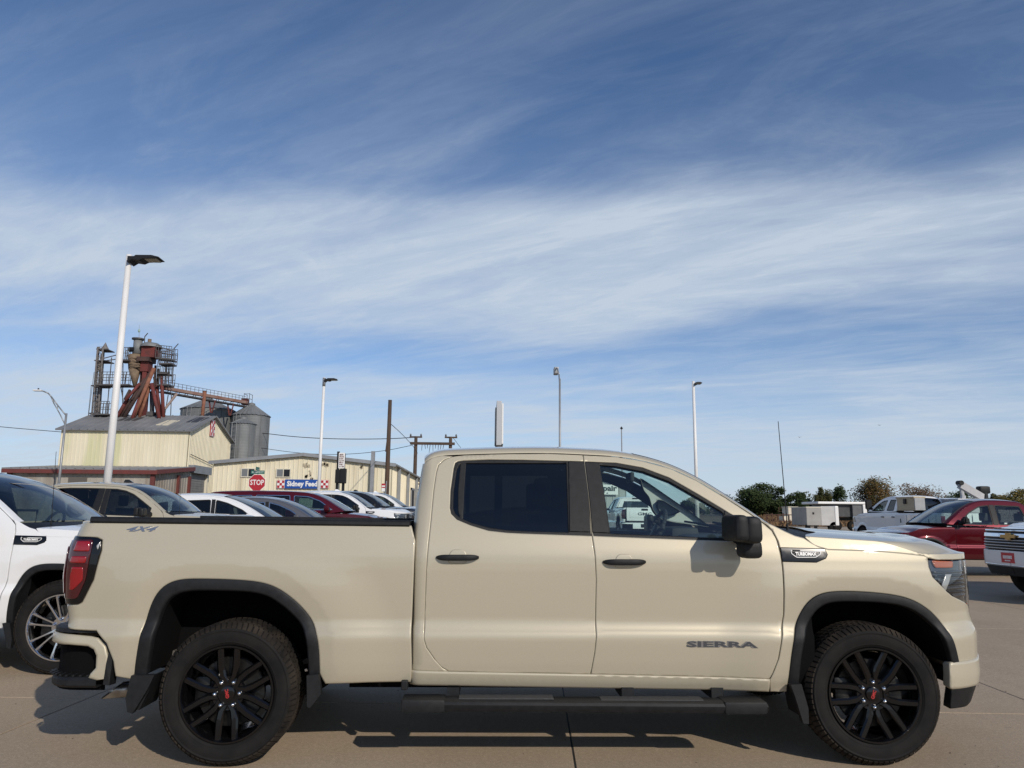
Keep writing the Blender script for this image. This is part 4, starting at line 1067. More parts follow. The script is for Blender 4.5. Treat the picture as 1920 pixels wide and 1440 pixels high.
    # ---- wheels
    for far in (False, True):
        y_ = .0 if not far else TW
        wheel(root, (0, y_, .398), spin=R(92), far=far); wheel(root, (WB, y_, .398), spin=R(60), far=far, steer=R(-4))
    return root
truck = build_truck()
# ================================================================== ground
def concrete(name, c1, c2, stain, speck=1.0):
    if name in MATS: return MATS[name]
    m = mat(name, c1, 0.88, spec=0.3); nt = m.node_tree; N = nt.nodes; L = nt.links; b = N['Principled BSDF']
    g = N.new('ShaderNodeNewGeometry')
    def noise(scale, detail=4, rough=.6, sc=(1, 1, 1)):
        mp = N.new('ShaderNodeMapping'); mp.inputs['Scale'].default_value = sc; L.new(g.outputs['Position'], mp.inputs[0])
        t = N.new('ShaderNodeTexNoise'); t.inputs['Scale'].default_value = scale; t.inputs['Detail'].default_value = detail; t.inputs['Roughness'].default_value = rough
        L.new(mp.outputs[0], t.inputs[0]); return t.outputs[0]
    def rng(v, a, b_, lo=0, hi=1):
        r = N.new('ShaderNodeMapRange'); r.inputs['From Min'].default_value = a; r.inputs['From Max'].default_value = b_
        r.inputs['To Min'].default_value = lo; r.inputs['To Max'].default_value = hi; L.new(v, r.inputs[0]); return r.outputs[0]
    def mix(f, A, B, mode='MIX'):
        x = N.new('ShaderNodeMix'); x.data_type = 'RGBA'; x.blend_type = mode
        if isinstance(f, float): x.inputs[0].default_value = f
        else: L.new(f, x.inputs[0])
        for i, v in ((6, A), (7, B)):
            if isinstance(v, tuple): x.inputs[i].default_value = (*v, 1)
            else: L.new(v, x.inputs[i])
        return x.outputs[2]
    c = mix(rng(noise(1.1, 6), .35, .68), c1, c2)
    c = mix(rng(noise(.35, 5, .65, (1, .5, 1)), .46, .70, 0, .75), c, stain)
    c = mix(rng(noise(2.6, 7, .7, (1, .35, 1)), .55, .8, 0, .4), c, (stain[0]*.8, stain[1]*.8, stain[2]*.8))
    gr_ = noise(34, 5, .8); c = mix(rng(gr_, .42, .72, 0, .38*speck), c, (c1[0]*.55, c1[1]*.53, c1[2]*.5)); c = mix(rng(gr_, .50, .28, 0, .35*speck), c, (min(1, c1[0]*1.5), min(1, c1[1]*1.5), min(1, c1[2]*1.5)))
    oi = N.new('ShaderNodeObjectInfo')
    v = N.new('ShaderNodeMix'); v.data_type = 'RGBA'; v.blend_type = 'MULTIPLY'; v.inputs[0].default_value = 1
    hv = N.new('ShaderNodeMapRange'); hv.inputs['To Min'].default_value = .93; hv.inputs['To Max'].default_value = 1.05; L.new(oi.outputs['Random'], hv.inputs[0])
    cmb = N.new('ShaderNodeCombineColor'); [L.new(hv.outputs[0], cmb.inputs[i]) for i in range(3)]
    L.new(c, v.inputs[6]); L.new(cmb.outputs[0], v.inputs[7]); c = v.outputs[2]
    sp = noise(130, 3, .75); c = mix(rng(sp, .48, .74, 0, .75*speck), c, (c1[0]*.35, c1[1]*.33, c1[2]*.3))
    sp2 = noise(95, 2, .7, (1, 1.2, 1)); c = mix(rng(sp2, .54, .76, 0, .6*speck), c, (min(1, c1[0]*1.7), min(1, c1[1]*1.7), min(1, c1[2]*1.7)))
    spot = noise(7, 3, .5); c = mix(rng(spot, .73, .78, 0, .5), c, (.08, .07, .06))
    L.new(c, b.inputs['Base Color'])
    bp = N.new('ShaderNodeBump'); bp.inputs['Strength'].default_value = .35; bp.inputs['Distance'].default_value = .004; L.new(sp, bp.inputs['Height']); L.new(bp.outputs[0], b.inputs['Normal'])
    return m
M_CONC = concrete('concrete', (.405, .318, .225), (.45, .358, .258), (.325, .255, .185))
M_LOT = concrete('far_concrete', (.37, .305, .225), (.41, .34, .255), (.30, .245, .185), .6)
M_JOINT = mat('joint_sealant', (.03, .028, .026), .8)
M_FIELD = varied('dry_field', (.20, .135, .075), (.12, .085, .045), .12, .95, bump=.6, bscale=2.0, coord='Object')
M_ROAD = concrete('street_asphalt', (.075, .072, .068), (.10, .096, .09), (.06, .058, .055), .5)
def sheet(name, x0, x1, y0, y1, nx, ny, dz, m, parent=None):
    xs = np.linspace(x0, x1, nx+1); ys = np.linspace(y0, y1, ny+1)
    v = [(x, y, ground_z(x, y)+dz) for y in ys for x in xs]
    f = [(j*(nx+1)+i, j*(nx+1)+i+1, (j+1)*(nx+1)+i+1, (j+1)*(nx+1)+i) for j in range(ny) for i in range(nx)]
    return mesh_obj(name, v, f, m, parent, True)
gr = sheet('ground', -900, 900, -300, 1500, 90, 90, -.35, M_FIELD); gr['kind'] = 'structure'
fine = sheet('field', -120, 160, -60, 300, 56, 72, -.10, M_FIELD); fine['kind'] = 'structure'
lot = sheet('parking_lot', -48, 70, -26, 62, 60, 88, -.02, M_LOT); lot['kind'] = 'structure'
road = sheet('street', -120, 4, 42.5, 50, 40, 6, -.015, M_ROAD); road['kind'] = 'structure'
pav = bpy.data.objects.new('pavement', None); COL.objects.link(pav); pav['kind'] = 'structure'
JR = R(3.6); JX, JY = 3.66, 4.40
J0 = (0.62, 6.05)                                            # where two joints cross
def jp(i, j, a=0.0, b=0.0):
    x, y = i*JX+a, j*JY+b
    return J0[0]+x*math.cos(JR)+y*math.sin(JR), J0[1]-x*math.sin(JR)+y*math.cos(JR)
sl = None
for j in range(-3, 5):
    for i in range(-6, 7):
        # one slab between joints (i, i+1) and (j, j+1): shallow chamfered plate
        g = .005; ch = .003
        def C(a, b, dz):
            x, y = jp(i, j, a, b); return (x, y, ground_z(x, y)+dz)
        o_ = [(g, g), (JX-g, g), (JX-g, JY-g), (g, JY-g)]; i_ = [(g+ch, g+ch), (JX-g-ch, g+ch), (JX-g-ch, JY-g-ch), (g+ch, JY-g-ch)]
        v = [C(a, b, -.05) for a, b in o_]+[C(a, b, -.005) for a, b in o_]+[C(a, b, 0) for a, b in i_]
        f = []
        for k in range(4):
            n = (k+1) % 4; f += [(k, n, 4+n, 4+k), (4+k, 4+n, 8+n, 8+k)]
        f.append((8, 9, 10, 11))
        mesh_obj('slab', v, f, M_CONC, pav)
v = [jp(-6, -3, -.0), jp(7, -3), jp(7, 5), jp(-6, 5)]
seal = MB(); 
for i in range(-6, 8):
    for j in range(-3, 5):
        a, b = jp(i, j), jp(i, j+1); seal.bar((a[0], a[1], ground_z(*a)-.008), (b[0], b[1], ground_z(*b)-.008), .016, .008)
for j in range(-3, 6):
    for i in range(-6, 7):
        a, b = jp(i, j), jp(i+1, j); seal.bar((a[0], a[1], ground_z(*a)-.0085), (b[0], b[1], ground_z(*b)-.0085), .016, .008)
so = seal.build('joint_sealant', M_JOINT, pav); so['kind'] = 'stuff'
# bits of grit and dry leaf lying about
rnd = random.Random(11); b = MB()
for _ in range(260):
    x = rnd.uniform(-5, 6); y = rnd.uniform(2.6, 9); r = rnd.uniform(.003, .009); z = ground_z(x, y)+.001
    a = rnd.uniform(0, 6.28); v = [(x+r*math.cos(a+k*2.1)*rnd.uniform(.6, 1.6), y+r*math.sin(a+k*2.1)*rnd.uniform(.6, 1.4), z+rnd.uniform(0, .004)) for k in range(3)]+[(x, y, z+r*.7)]
    b.add(v, [(0, 1, 3), (1, 2, 3), (2, 0, 3)])
lt = b.build('grit', varied('grit', (.20, .15, .09), (.06, .05, .04), 8, .9)); lt['kind'] = 'stuff'; lt['label'] = 'specks of grit and dry leaf lying on the concrete'
# ================================================================== buildings across the street
def P3(u, v, Y): return tuple(float(t) for t in px(u, v, Y))
M_CREAM = varied('cream_siding', (.76, .70, .53), (.68, .61, .44), 1.3, .6, sc=(1, 1, .25), lo=.35, hi=.75, bump=.1, bscale=30)
def stained(name, c1, c2, stain, period, bands):
    """painted siding with streaks that run down some of the sheets"""
    if name in MATS: return MATS[name]
    m = varied(name, c1, c2, 1.1, .6, sc=(1, 1, .2), lo=.35, hi=.75); nt = m.node_tree; N = nt.nodes; L = nt.links; b = N['Principled BSDF']
    src = b.inputs['Base Color'].links[0].from_socket
    tc = N.new('ShaderNodeTexCoord'); mp = N.new('ShaderNodeMapping'); mp.inputs['Scale'].default_value = (period, period*.2, .10); L.new(tc.outputs['Object'], mp.inputs[0])
    t = N.new('ShaderNodeTexNoise'); t.inputs['Scale'].default_value = 1; t.inputs['Detail'].default_value = 2; L.new(mp.outputs[0], t.inputs[0])
    r = N.new('ShaderNodeMapRange'); r.inputs['From Min'].default_value = bands[0]; r.inputs['From Max'].default_value = bands[1]; r.inputs['To Max'].default_value = bands[2]; L.new(t.outputs[0], r.inputs[0])
    x = N.new('ShaderNodeMix'); x.data_type = 'RGBA'; L.new(r.outputs[0], x.inputs[0]); L.new(src, x.inputs[6]); x.inputs[7].default_value = (*stain, 1); L.new(x.outputs[2], b.inputs['Base Color'])
    return m
M_CREAM_T = stained('cream_siding_streaked', (.74, .68, .52), (.66, .60, .44), (.50, .51, .26), .75, (.50, .66, .6))
M_CREAM_L = stained('cream_siding_peeling', (.78, .72, .55), (.70, .63, .46), (.42, .35, .24), .9, (.64, .74, .45))
M_SHED = stained('weathered_siding', (.40, .375, .33), (.32, .295, .26), (.24, .20, .165), 1.2, (.5, .62, .7))
M_ROOFG = varied('grey_sheet_roof', (.20, .205, .21), (.27, .27, .27), .6, .6, .1, sc=(1, 1, 1), lo=.35, hi=.7)
M_ROOFL = varied('pale_sheet_roof', (.34, .34, .34), (.27, .265, .26), .8, .5, .3)
M_OXRED = varied('oxide_red_trim', (.16, .035, .03), (.12, .035, .03), 3, .6)
M_GALV = varied('galvanised_steel', (.15, .16, .165), (.21, .22, .225), 1.2, .65, .15, sc=(1, 1, .4), lo=.35, hi=.7)
M_GALVP = varied('galvanised_pole', (.28, .29, .30), (.36, .37, .38), 2, .5, .5)
M_SHUT = varied('grey_shutter', (.20, .20, .20), (.25, .25, .245), 2, .6)
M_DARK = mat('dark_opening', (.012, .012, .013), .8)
M_WINDK = glass('dark_window_pane', (.05, .055, .06), .8)
M_SIGNR = mat('sign_red', (.42, .018, .03), .4); M_SIGNW = mat('sign_white', (.80, .80, .79), .4); M_SIGNB = mat('sign_blue', (.012, .075, .33), .4); M_SIGNG = mat('sign_green', (.008, .13, .10), .4)
M_PALE = mat('pale_trim', (.68, .64, .52), .6)

def corrugated(A, B, base, top, m, name, parent, pitch=.305, depth=.035, rib=.07, holes=()):
    """sheet siding between ground points A and B with upright ribs; base, top: heights or functions of the share along"""
    A = np.array(A[:2], float); B = np.array(B[:2], float); Ln = np.linalg.norm(B-A); t = (B-A)/Ln; n = np.array([t[1], -t[0]])
    bf = base if callable(base) else (lambda s: base); tf = top if callable(top) else (lambda s: top)
    k = int(Ln/pitch); cols = []
    for i in range(k+1):
        x = i*Ln/k
        for dx, d in ((-rib*.5, 0), (-rib*.22, depth), (rib*.22, depth), (rib*.5, 0)):
            xx = x+dx
            if 0 <= xx <= Ln: cols.append((xx, d))
    if cols[0][0] > 0: cols.insert(0, (0, cols[0][1]))
    if cols[-1][0] < Ln: cols.append((Ln, cols[-1][1]))
    v = []; f = []
    for x, d in cols:
        p = A+t*x+n*d; s = x/Ln
        v += [(p[0], p[1], bf(s)), (p[0], p[1], tf(s))]
    f = [(2*i, 2*i+2, 2*i+3, 2*i+1) for i in range(len(cols)-1)]
    return mesh_obj(name, v, f, m, parent)
def slope(name, a, b, c, d, m, parent, pitch=.6, thick=.08, rib=.05):
    """ribbed roof sheet over the quad a b (eave) c d (ridge); ribs run up the slope"""
    a, b, c, d = (Vector(q) for q in (a, b, c, d)); k = max(2, int((b-a).length/pitch)); n = (b-a).cross(d-a).normalized()
    v = []; f = []
    for i in range(k+1):
        for dx, h in ((-.05, 0), (-.02, rib), (.02, rib), (.05, 0)):
            s = min(1, max(0, i/k+dx/(b-a).length)); e = a.lerp(b, s)+n*h; r = d.lerp(c, s)+n*h; v += [e, r]
    q = len(v)//2; f = [(2*i, 2*i+2, 2*i+3, 2*i+1) for i in range(q-1)]
    o = len(v); v += [a-n*thick, b-n*thick, c-n*thick, d-n*thick, a, b, c, d]
    f += [(o+3, o+2, o+1, o), (o, o+1, o+5, o+4), (o+1, o+2, o+6, o+5), (o+2, o+3, o+7, o+6), (o+3, o, o+4, o+7)]
    return mesh_obj(name, v, f, m, parent)
def checks(parent, c, w, h, nx, ny, axis, out=.02, start=0, border=.10):
    """white board with red squares; axis 'y' faces -Y, 'x' faces +X"""
    b = MB(); cx, cy, cz = c
    def pt(a, z, d): return (cx+a, cy-d, cz+z) if axis == 'y' else (cx+d, cy+a, cz+z)
    def slab(a0, a1, z0, z1, d0, d1):
        p, q = pt(a0, z0, d0), pt(a1, z1, d1); MBx.box(tuple(min(p[i], q[i]) for i in range(3)), tuple(max(p[i], q[i]) for i in range(3)))
    MBx = MB(); slab(-w/2-border*w, w/2+border*w, -h/2-border*w, h/2+border*w, -.06, 0.0); fr = MBx.build('board', M_SIGNR, parent)
    MBx = MB(); slab(-w/2-border*w*.6, w/2+border*w*.6, -h/2-border*w*.6, h/2+border*w*.6, 0.0, .02); MBx.build('board', M_SIGNW, parent)
    for i in range(nx):
        for j in range(ny):
            if (i+j) % 2 == start:
                MBx = MB(); a0 = -w/2+i*w/nx; z0 = -h/2+j*h/ny; slab(a0, a0+w/nx, z0, z0+h/ny, .02, .035); MBx.build('check', M_SIGNR, parent)

# ---- tall mill building
YF, YB = 62.0, 72.0
zE = px(354.8, 807.5, YF)[2]; xL = px(116.5, 803.5, YF)[0]; xR = px(354.8, 807.5, YF)[0]; ym = (YF+YB)/2
zR = px(403.6, 781.8, ym)[2]; g0 = ground_z(xR, YF)
mill = thing('feed_mill', 'tall cream corrugated mill building with grey sheet roof below the red elevator', 'mill building', (xL, YF, g0))
o = np.array([xL, YF, g0]); Lx = xR-xL; Wd = YB-YF; hE = zE-g0; hR = zR-g0
corrugated((0, 0), (Lx, 0), 0, hE, M_CREAM_T, 'wall', mill)
gt = lambda s: hE+(hR-hE)*(1-abs(2*s-1))
corrugated((Lx, 0), (Lx, Wd), 0, gt, M_CREAM, 'wall', mill)
corrugated((0, Wd), (0, 0), 0, gt, M_CREAM, 'wall', mill); corrugated((Lx, Wd), (0, Wd), 0, hE, M_CREAM, 'wall', mill)
ov = .35
slope('roof', (-ov, -ov, hE-ov*(hR-hE)/(Wd/2)+.08), (Lx+ov, -ov, hE-ov*(hR-hE)/(Wd/2)+.08), (Lx+ov, Wd/2, hR+.08), (-ov, Wd/2, hR+.08), M_ROOFG, mill)
slope('roof', (Lx+ov, Wd+ov, hE-ov*(hR-hE)/(Wd/2)+.08), (-ov, Wd+ov, hE-ov*(hR-hE)/(Wd/2)+.08), (-ov, Wd/2, hR+.08), (Lx+ov, Wd/2, hR+.08), M_ROOFG, mill)
def roof_pt(x, s): return (x, Wd/2*s, hE+.12+(hR-hE)*s)
for (x0, x1, s0, s1, m, nm) in ((6.75, 7.75, .28, .62, mat('skylight_sheet', (.66, .60, .46), .5), 'skylight'), (8.75, 9.75, .5, .86, mat('dark_roof_sheet', (.07, .07, .075), .5, .3), 'roof_sheet'), (2.9, 4.4, .55, .8, mat('dark_roof_sheet2', (.09, .088, .088), .5, .3), 'roof_sheet')):
    a, b_, c, d = roof_pt(x0, s0), roof_pt(x1, s0), roof_pt(x1+.25, s1), roof_pt(x0+.25, s1)
    mesh_obj(nm, [a, b_, c, d]+[(q[0], q[1], q[2]-.05) for q in (a, b_, c, d)], [(0, 1, 2, 3), (0, 4, 5, 1), (1, 5, 6, 2), (2, 6, 7, 3), (3, 7, 4, 0)], m, mill)
b = MB(); b.bar((Lx+.1, -.1, hE+.02), (Lx+.1, Wd/2, hR+.02), .12, .18); b.bar((Lx+.1, Wd/2, hR+.02), (Lx+.1, Wd+.1, hE+.02), .12, .18); b.build('gable_trim', M_GALVP, mill)
MB().bar((0, -.05, hE-.02), (Lx, -.05, hE-.02), .1, .12).build('gutter', M_GALVP, mill)
MB().tube((Lx+.06, .1, hE), (Lx+.06, .1, 0), .06).build('downpipe', M_CREAM, mill)
# roller shutter on the gable wall
b = MB(); b.box((Lx+.04, .35, 0), (Lx+.10, 3.9, 4.1)); shu = b.build('roller_door', M_SHUT, mill)
for k in range(20): MB().box((Lx+.10, .38, .12+k*.2), (Lx+.125, 3.87, .27+k*.2)).build('slat', M_SHUT, shu)
MB().box((Lx+.04, .2, 4.12), (Lx+.55, 4.2, 4.75)).build('roller_box', M_GALVP, mill)
b = MB(); b.box((Lx+.04, .1, 0), (Lx+.3, .35, 4.1)); b.box((Lx+.04, 3.92, 0), (Lx+.3, 4.15, 4.1)); b.build('door_frame', M_PALE, mill)
MB().tube((Lx+.15, .3, 5.6), (Lx+.15, 7.2, 4.9), .03, .03, 6).build('cable', M_BLACK, mill)
sg = thing('checker_sign', 'red and white checkered board high on the gable of the mill', 'sign', (xR+.10, ym-.05, 0))
zc = px(403, 803, ym)[2]; checks(sg, (0, 0, zc), .78, 1.30, 3, 5, 'x')
# ---- lean-to in front
YS = 55.2; zs = px(150, 884, YS)[2]; xs0 = px(20, 884, YS)[0]; xs1 = px(288, 884, YS)[0]
shed = thing('lean_to_shed', 'long low weathered shed with red fascia in front of the mill', 'shed', (xs0, YS, g0))
Ls = xs1-xs0; hs_ = zs-g0; Ws = YF-.15-YS; hb = hs_+.55
corrugated((0, 0), (Ls, 0), 0, hs_-.05, M_SHED, 'wall', shed, .42, .03)
corrugated((Ls, 2.7), (Ls, 4.2), 0, lambda s: hs_+.25, M_SHED, 'wall', shed, .42, .03); corrugated((Ls, 0), (Ls, 2.7), 0, lambda s: hs_-.1+.2*s, M_SHED, 'wall', shed, .42, .03); corrugated((Ls, 4.2), (Ls, Ws), 2.4, lambda s: hs_+.2+.2*s, M_SHED, 'wall', shed, .42, .03)
corrugated((0, Ws), (0, 0), 0, lambda s: hs_+.5-.5*s, M_SHED, 'wall', shed, .42, .03)
slope('roof', (-.4, -.4, hs_+.16), (Ls+.4, -.4, hs_+.16), (Ls+.4, Ws, hb+.2), (-.4, Ws, hb+.2), M_ROOFL, shed)
MB().box((-.4, -.42, hs_-.16), (Ls+.42, -.36, hs_+.12)).build('fascia', M_OXRED, shed)
b = MB(); b.bar((Ls+.4, -.4, hs_+.0), (Ls+.4, Ws, hb+.06), .06, .3); b.build('fascia', M_OXRED, shed)
for a, y in ((0.0, -.1), (Ls+.03, -.1), (Ls+.05, 4.25), (Ls+.05, Ws-.2)): MB().box((a-.14, y-.08, 0), (a+.14, y+.14, hs_)).build('post', M_OXRED, shed)
MB().box((Ls*.41, -.06, 0), (Ls*.41+1.3, -.035, 3.4)).build('patch', M_DARK if False else mat('old_board', (.11, .10, .09), .8), shed)
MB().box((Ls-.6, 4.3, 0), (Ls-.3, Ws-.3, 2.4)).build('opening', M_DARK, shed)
# ---- low store
Y0, Y1 = 52.0, 80.0
xa = px(402, 866.5, Y0)[0]; xb = px(735, 871, Y0)[0]; xm = px(570, 854.5, Y0)[0]; zL_ = px(402, 866.5, Y0)[2]; zP = px(570, 854.5, Y0)[2]; zRt = px(735, 871, Y0)[2]; g1 = ground_z(xa, Y0)
store = thing('feed_store', 'low cream corrugated store with shallow gable and peeling paint behind the parked row', 'store building', (xa, Y0, g1))
Lw = xb-xa; pk = (xm-xa)/Lw
tf = lambda s: (zL_-g1)+((zP-zL_)*s/pk if s < pk else (zP-zL_)+(zRt-zP)*(s-pk)/(1-pk))
corrugated((0, 0), (Lw, 0), 0, tf, M_CREAM_L, 'wall', store, .31, .04)
corrugated((Lw, 0), (Lw, Y1-Y0), 0, tf(1), M_CREAM_L, 'wall', store, .31, .04); corrugated((0, Y1-Y0), (0, 0), 0, tf(0), M_CREAM_L, 'wall', store, .31, .04); corrugated((Lw, Y1-Y0), (0, Y1-Y0), 0, lambda s: tf(1-s), M_CREAM_L, 'wall', store, .6, .04)
slope('roof', (Lw+.3, -.25, tf(1)+.02), (Lw+.3, Y1-Y0+.2, tf(1)+.02), (Lw*pk, Y1-Y0+.2, tf(pk)+.14), (Lw*pk, -.25, tf(pk)+.14), M_ROOFG, store, 1.0)
slope('roof', (-.3, Y1-Y0+.2, tf(0)+.02), (-.3, -.25, tf(0)+.02), (Lw*pk, -.25, tf(pk)+.14), (Lw*pk, Y1-Y0+.2, tf(pk)+.14), M_ROOFG, store, 1.0)
b = MB(); b.bar((-.3, -.27, tf(0)-.06), (Lw*pk, -.27, tf(pk)+.06), .05, .2); b.bar((Lw*pk, -.27, tf(pk)+.06), (Lw+.3, -.27, tf(1)-.06), .05, .2); b.build('gable_trim', M_GALVP, store)
def on_store(u, v): q = px(u, v, Y0); return q[0]-xa, q[2]-g1
for (u0, u1, v0, v1) in ((454.6, 477, 879.3, 893.3), (520.3, 543.6, 880.2, 893.8)):
    x0, z1 = on_store(u0, v0); x1, z0 = on_store(u1, v1)
    wdw = MB().box((x0-.06, -.09, z0-.06), (x1+.06, -.03, z1+.06)).build('window', M_PALE, store); xm_ = (x0+x1)/2
    MB().box((x0, -.10, z0), (xm_-.03, -.092, z1)).build('pane', mat('frosted_pane', (.17, .18, .185), .35), wdw); MB().box((xm_+.03, -.10, z0), (x1, -.092, z1)).build('pane', M_GLOSSB, wdw)
for (u, y0) in ((700.5, -.25),):
    x, z = on_store(u, 855); MB().box((x-.12, -.35, 0), (x+.12, -.1, z+.3)).build('vent_post', M_GALVP, store)
for y_ in (3.0, 9.5, 17): MB().box((Lw+.05, y_, 0), (Lw+.25, y_+.3, tf(1)-.1)).build('downpipe', M_GALVP, store)
d_ = MB().box((Lw+.04, 13.2, 0), (Lw+.10, 15.4, 3.0)).build('door', M_DARK, store)
b = MB(); b.box((Lw+.04, 13.0, 0), (Lw+.14, 13.18, 3.2)); b.box((Lw+.04, 15.42, 0), (Lw+.14, 15.6, 3.2)); b.box((Lw+.04, 13.0, 3.02), (Lw+.14, 15.6, 3.2)); b.build('door_frame', M_GALVP, store)
rnd = random.Random(5)                                        # flakes where old lettering has weathered away
for (u, v, w, h) in ((575, 872, 11, 7), (579, 887, 7, 12), (588, 898, 10, 4), (606, 871, 8, 4), (614, 872, 4, 4), (678, 874, 5, 5), (700, 872, 4, 3), (574, 893, 4, 2)):
    b = MB()
    for k in range(7):
        x, z = on_store(u+rnd.uniform(-w, w)*.5, v+rnd.uniform(-h, h)*.5); s_ = rnd.uniform(.03, .10); b.box((x-s_*.6, -.052, z-s_), (x+s_*.6, -.044, z+s_))
    fl_ = b.build('paint_flakes', mat('bare_patch', (.42, .36, .26), .8), store); fl_['kind'] = 'stuff'
sgn = thing('store_sign', 'long blue sign board with white lettering between two red checkered squares on the store', 'sign', (xa, Y0-.12, g1))
x0, z1 = on_store(536, 899.0); x1, z0 = on_store(601, 916.4)
MB().box((x0, -.06, z0), (x1, 0, z1)).build('board', M_SIGNB, sgn)
text('lettering', 'Sidney Feed', .46, M_SIGNW, sgn, ((x0+x1)/2-.02, -.065, (z0+z1)/2), width=2.05*.98, depth=.01, bold=.018)
for (ua, ub) in ((520.5, 534.5), (602, 616.5)):
    p0, q1 = on_store(ua, 899.5); p1, q0 = on_store(ub, 916.5); checks(sgn, ((p0+p1)/2, 0, (q0+q1)/2), (p1-p0)*.86, (q1-q0)*.82, 3, 3, 'y', border=.08)

# ---- grain bins
def bin_(u, Y, r_px, v_eave, v_peak, label):
    c = px(u, 960, Y); r = r_px/CAM_F*Y; ze = px(u, v_eave, Y-r)[2]; zp = px(u, v_peak, Y)[2]; g = ground_z(c[0], Y)
    t = thing('grain_bin', label, 'grain bin', (c[0], Y, g), group='grey steel grain bins behind the mill'); h = ze-g; n = 48
    v = []; f = []; rows = int(h/.28)
    for k in range(rows+1):
        z = h*k/rows
        for dz, dr in ((0, 0), (.5*h/rows, .007)):
            for i in range(n): a = 2*math.pi*i/n; v.append(((r+dr)*math.cos(a), (r+dr)*math.sin(a), min(h, z+dz)))
    m_ = len(v)//n; f = [(k*n+i, k*n+(i+1) % n, (k+1)*n+(i+1) % n, (k+1)*n+i) for k in range(m_-1) for i in range(n)]
    mesh_obj('shell', v, f, M_GALV, t)
    v = []; f = []; n2 = 28
    for rr, z in ((r+.12, h-.05), (.35, zp-g-.15)):
        for i in range(n2*2): a = math.pi*i/n2; v.append((rr*math.cos(a), rr*math.sin(a), z+(.05 if i % 2 else 0)))
    f = [(i, (i+1) % (2*n2), 2*n2+(i+1) % (2*n2), 2*n2+i) for i in range(2*n2)]
    rf = mesh_obj('roof', v, f, M_GALV, t)
    MB().lathe([(.36, zp-g-.2), (.36, zp-g+.05), (0, zp-g+.18)], 'z', n=16).build('cap', M_GALV, rf)
    b = MB()
    for i in range(0, n, 6):
        a = 2*math.pi*(i+.5)/n; b.bar(((r+.03)*math.cos(a), (r+.03)*math.sin(a), .1), ((r+.03)*math.cos(a), (r+.03)*math.sin(a), h), .07, .05)
    b.build('stiffener', M_GALV, t)
    a0 = R(-110); lad = MB()
    for s_ in (-.2, .2): lad.tube(((r+.14)*math.cos(a0)+s_, (r+.14)*math.sin(a0), .5), ((r+.14)*math.cos(a0)+s_, (r+.14)*math.sin(a0), h), .018, n=5)
    for k in range(int(h/.4)): lad.tube(((r+.14)*math.cos(a0)-.2, (r+.14)*math.sin(a0), .6+k*.4), ((r+.14)*math.cos(a0)+.2, (r+.14)*math.sin(a0), .6+k*.4), .012, n=4)
    lad.build('ladder', M_GALVP, t)
bin_(376, 80, 47.5, 763, 746, 'wide grey grain bin with conical roof rising behind the mill gable')
bin_(458.5, 80, 34, 776, 757.5, 'tall slim grey grain bin at the end of the overhead conveyor')
bin_(445, 74, 22.5, 792.5, 783.5, 'shortest grey grain bin, tucked before the tall slim one')
# ---- grain elevator
YE = ym
el = thing('grain_elevator', 'rusty red grain elevator tower with spouts and catwalks above the mill roof', 'grain elevator', (px(270, 780, YE)[0], YE, px(270, 780, YE)[2]-.3))
EO = np.array(el.location)
def E(x, y, d=0.0):
    """place on the tower from the enlarged view of it"""
    return tuple(px(100+x/6.546, 600+y/6.546, YE+d)-EO)
RUSTR = varied('rust_red', (.17, .032, .028), (.10, .030, .025), 2.2, .75, bump=.2, bscale=20); RUSTO = varied('rust_orange', (.30, .13, .075), (.16, .06, .04), 3, .8)
RUSTD = varied('rust_dark', (.045, .032, .030), (.085, .045, .038), 3, .8); TAN = varied('cyclone_tan', (.24, .175, .115), (.14, .10, .07), 3, .8); STEELD = varied('dark_steelwork', (.06, .06, .065), (.10, .09, .09), 3, .7)
def ebox(name, x0, x1, y0, y1, dep, m, d0=0.0, par=None):
    a, c = E(x0, y1, d0), E(x1, y0, d0); return MB().box((a[0], d0-dep/2, a[2]), (c[0], d0+dep/2, c[2])).build(name, m, par or el)
lg = ebox('elevator_leg', 1062, 1175, 600, 1290, .9, RUSTR, .1); ebox('leg_casing', 1090, 1195, 520, 640, .95, RUSTR, 0.05)
ebox('leg_casing', 1040, 1085, 640, 1290, .6, RUSTD, .3)
hd = ebox('head_house', 1110, 1285, 330, 470, 1.2, RUSTR); ebox('head_band', 1065, 1220, 470, 520, 1.5, RUSTD)
a = E(1200, 335); MB().lathe([(.92, -.05), (.88, .15), (.6, .34), (0, .42)], 'z', (a[0], 0, a[2]), 20).build('dome', M_GALV, el, True)
a = E(1175, 330); MB().tube(a, (a[0], a[1], a[2]+.7), .16, .16, 10).build('vent_stub', TAN, el)
a, c = E(1036, 420), E(1042, 240); MB().tube(a, c, .42, .36, 16).build('fan_stack', M_GALV, el, True); MB().tube((c[0], c[1], c[2]-.02), (c[0], c[1], c[2]+.10), .52, .52, 16).build('stack_flange', STEELD, el)
a = E(965, 362, -.2); MB().tube((a[0]-.25, a[1], a[2]), (a[0]+.25, a[1], a[2]), .22, .22, 12).build('fan_motor', M_BLACK, el)
a, c, e_ = E(1000, 430), E(1000, 600), E(1000, 815); b = MB(); b.tube(a, c, .58, .52, 16); b.build('cyclone', TAN, el, True); MB().tube(c, e_, .52, .13, 16).build('cyclone_cone', TAN, el, True)
b = MB(); rnd = random.Random(3)
for k in range(16):
    y = 420+rnd.uniform(0, 170); p, q = E(930+rnd.uniform(0, 30), y, -.5), E(1050+rnd.uniform(-20, 20), y-30+rnd.uniform(0, 60), -.6); b.tube(p, q, .05, .05, 5)
gl_ = b.build('hanging_hoses', TAN, el); gl_['kind'] = 'stuff'
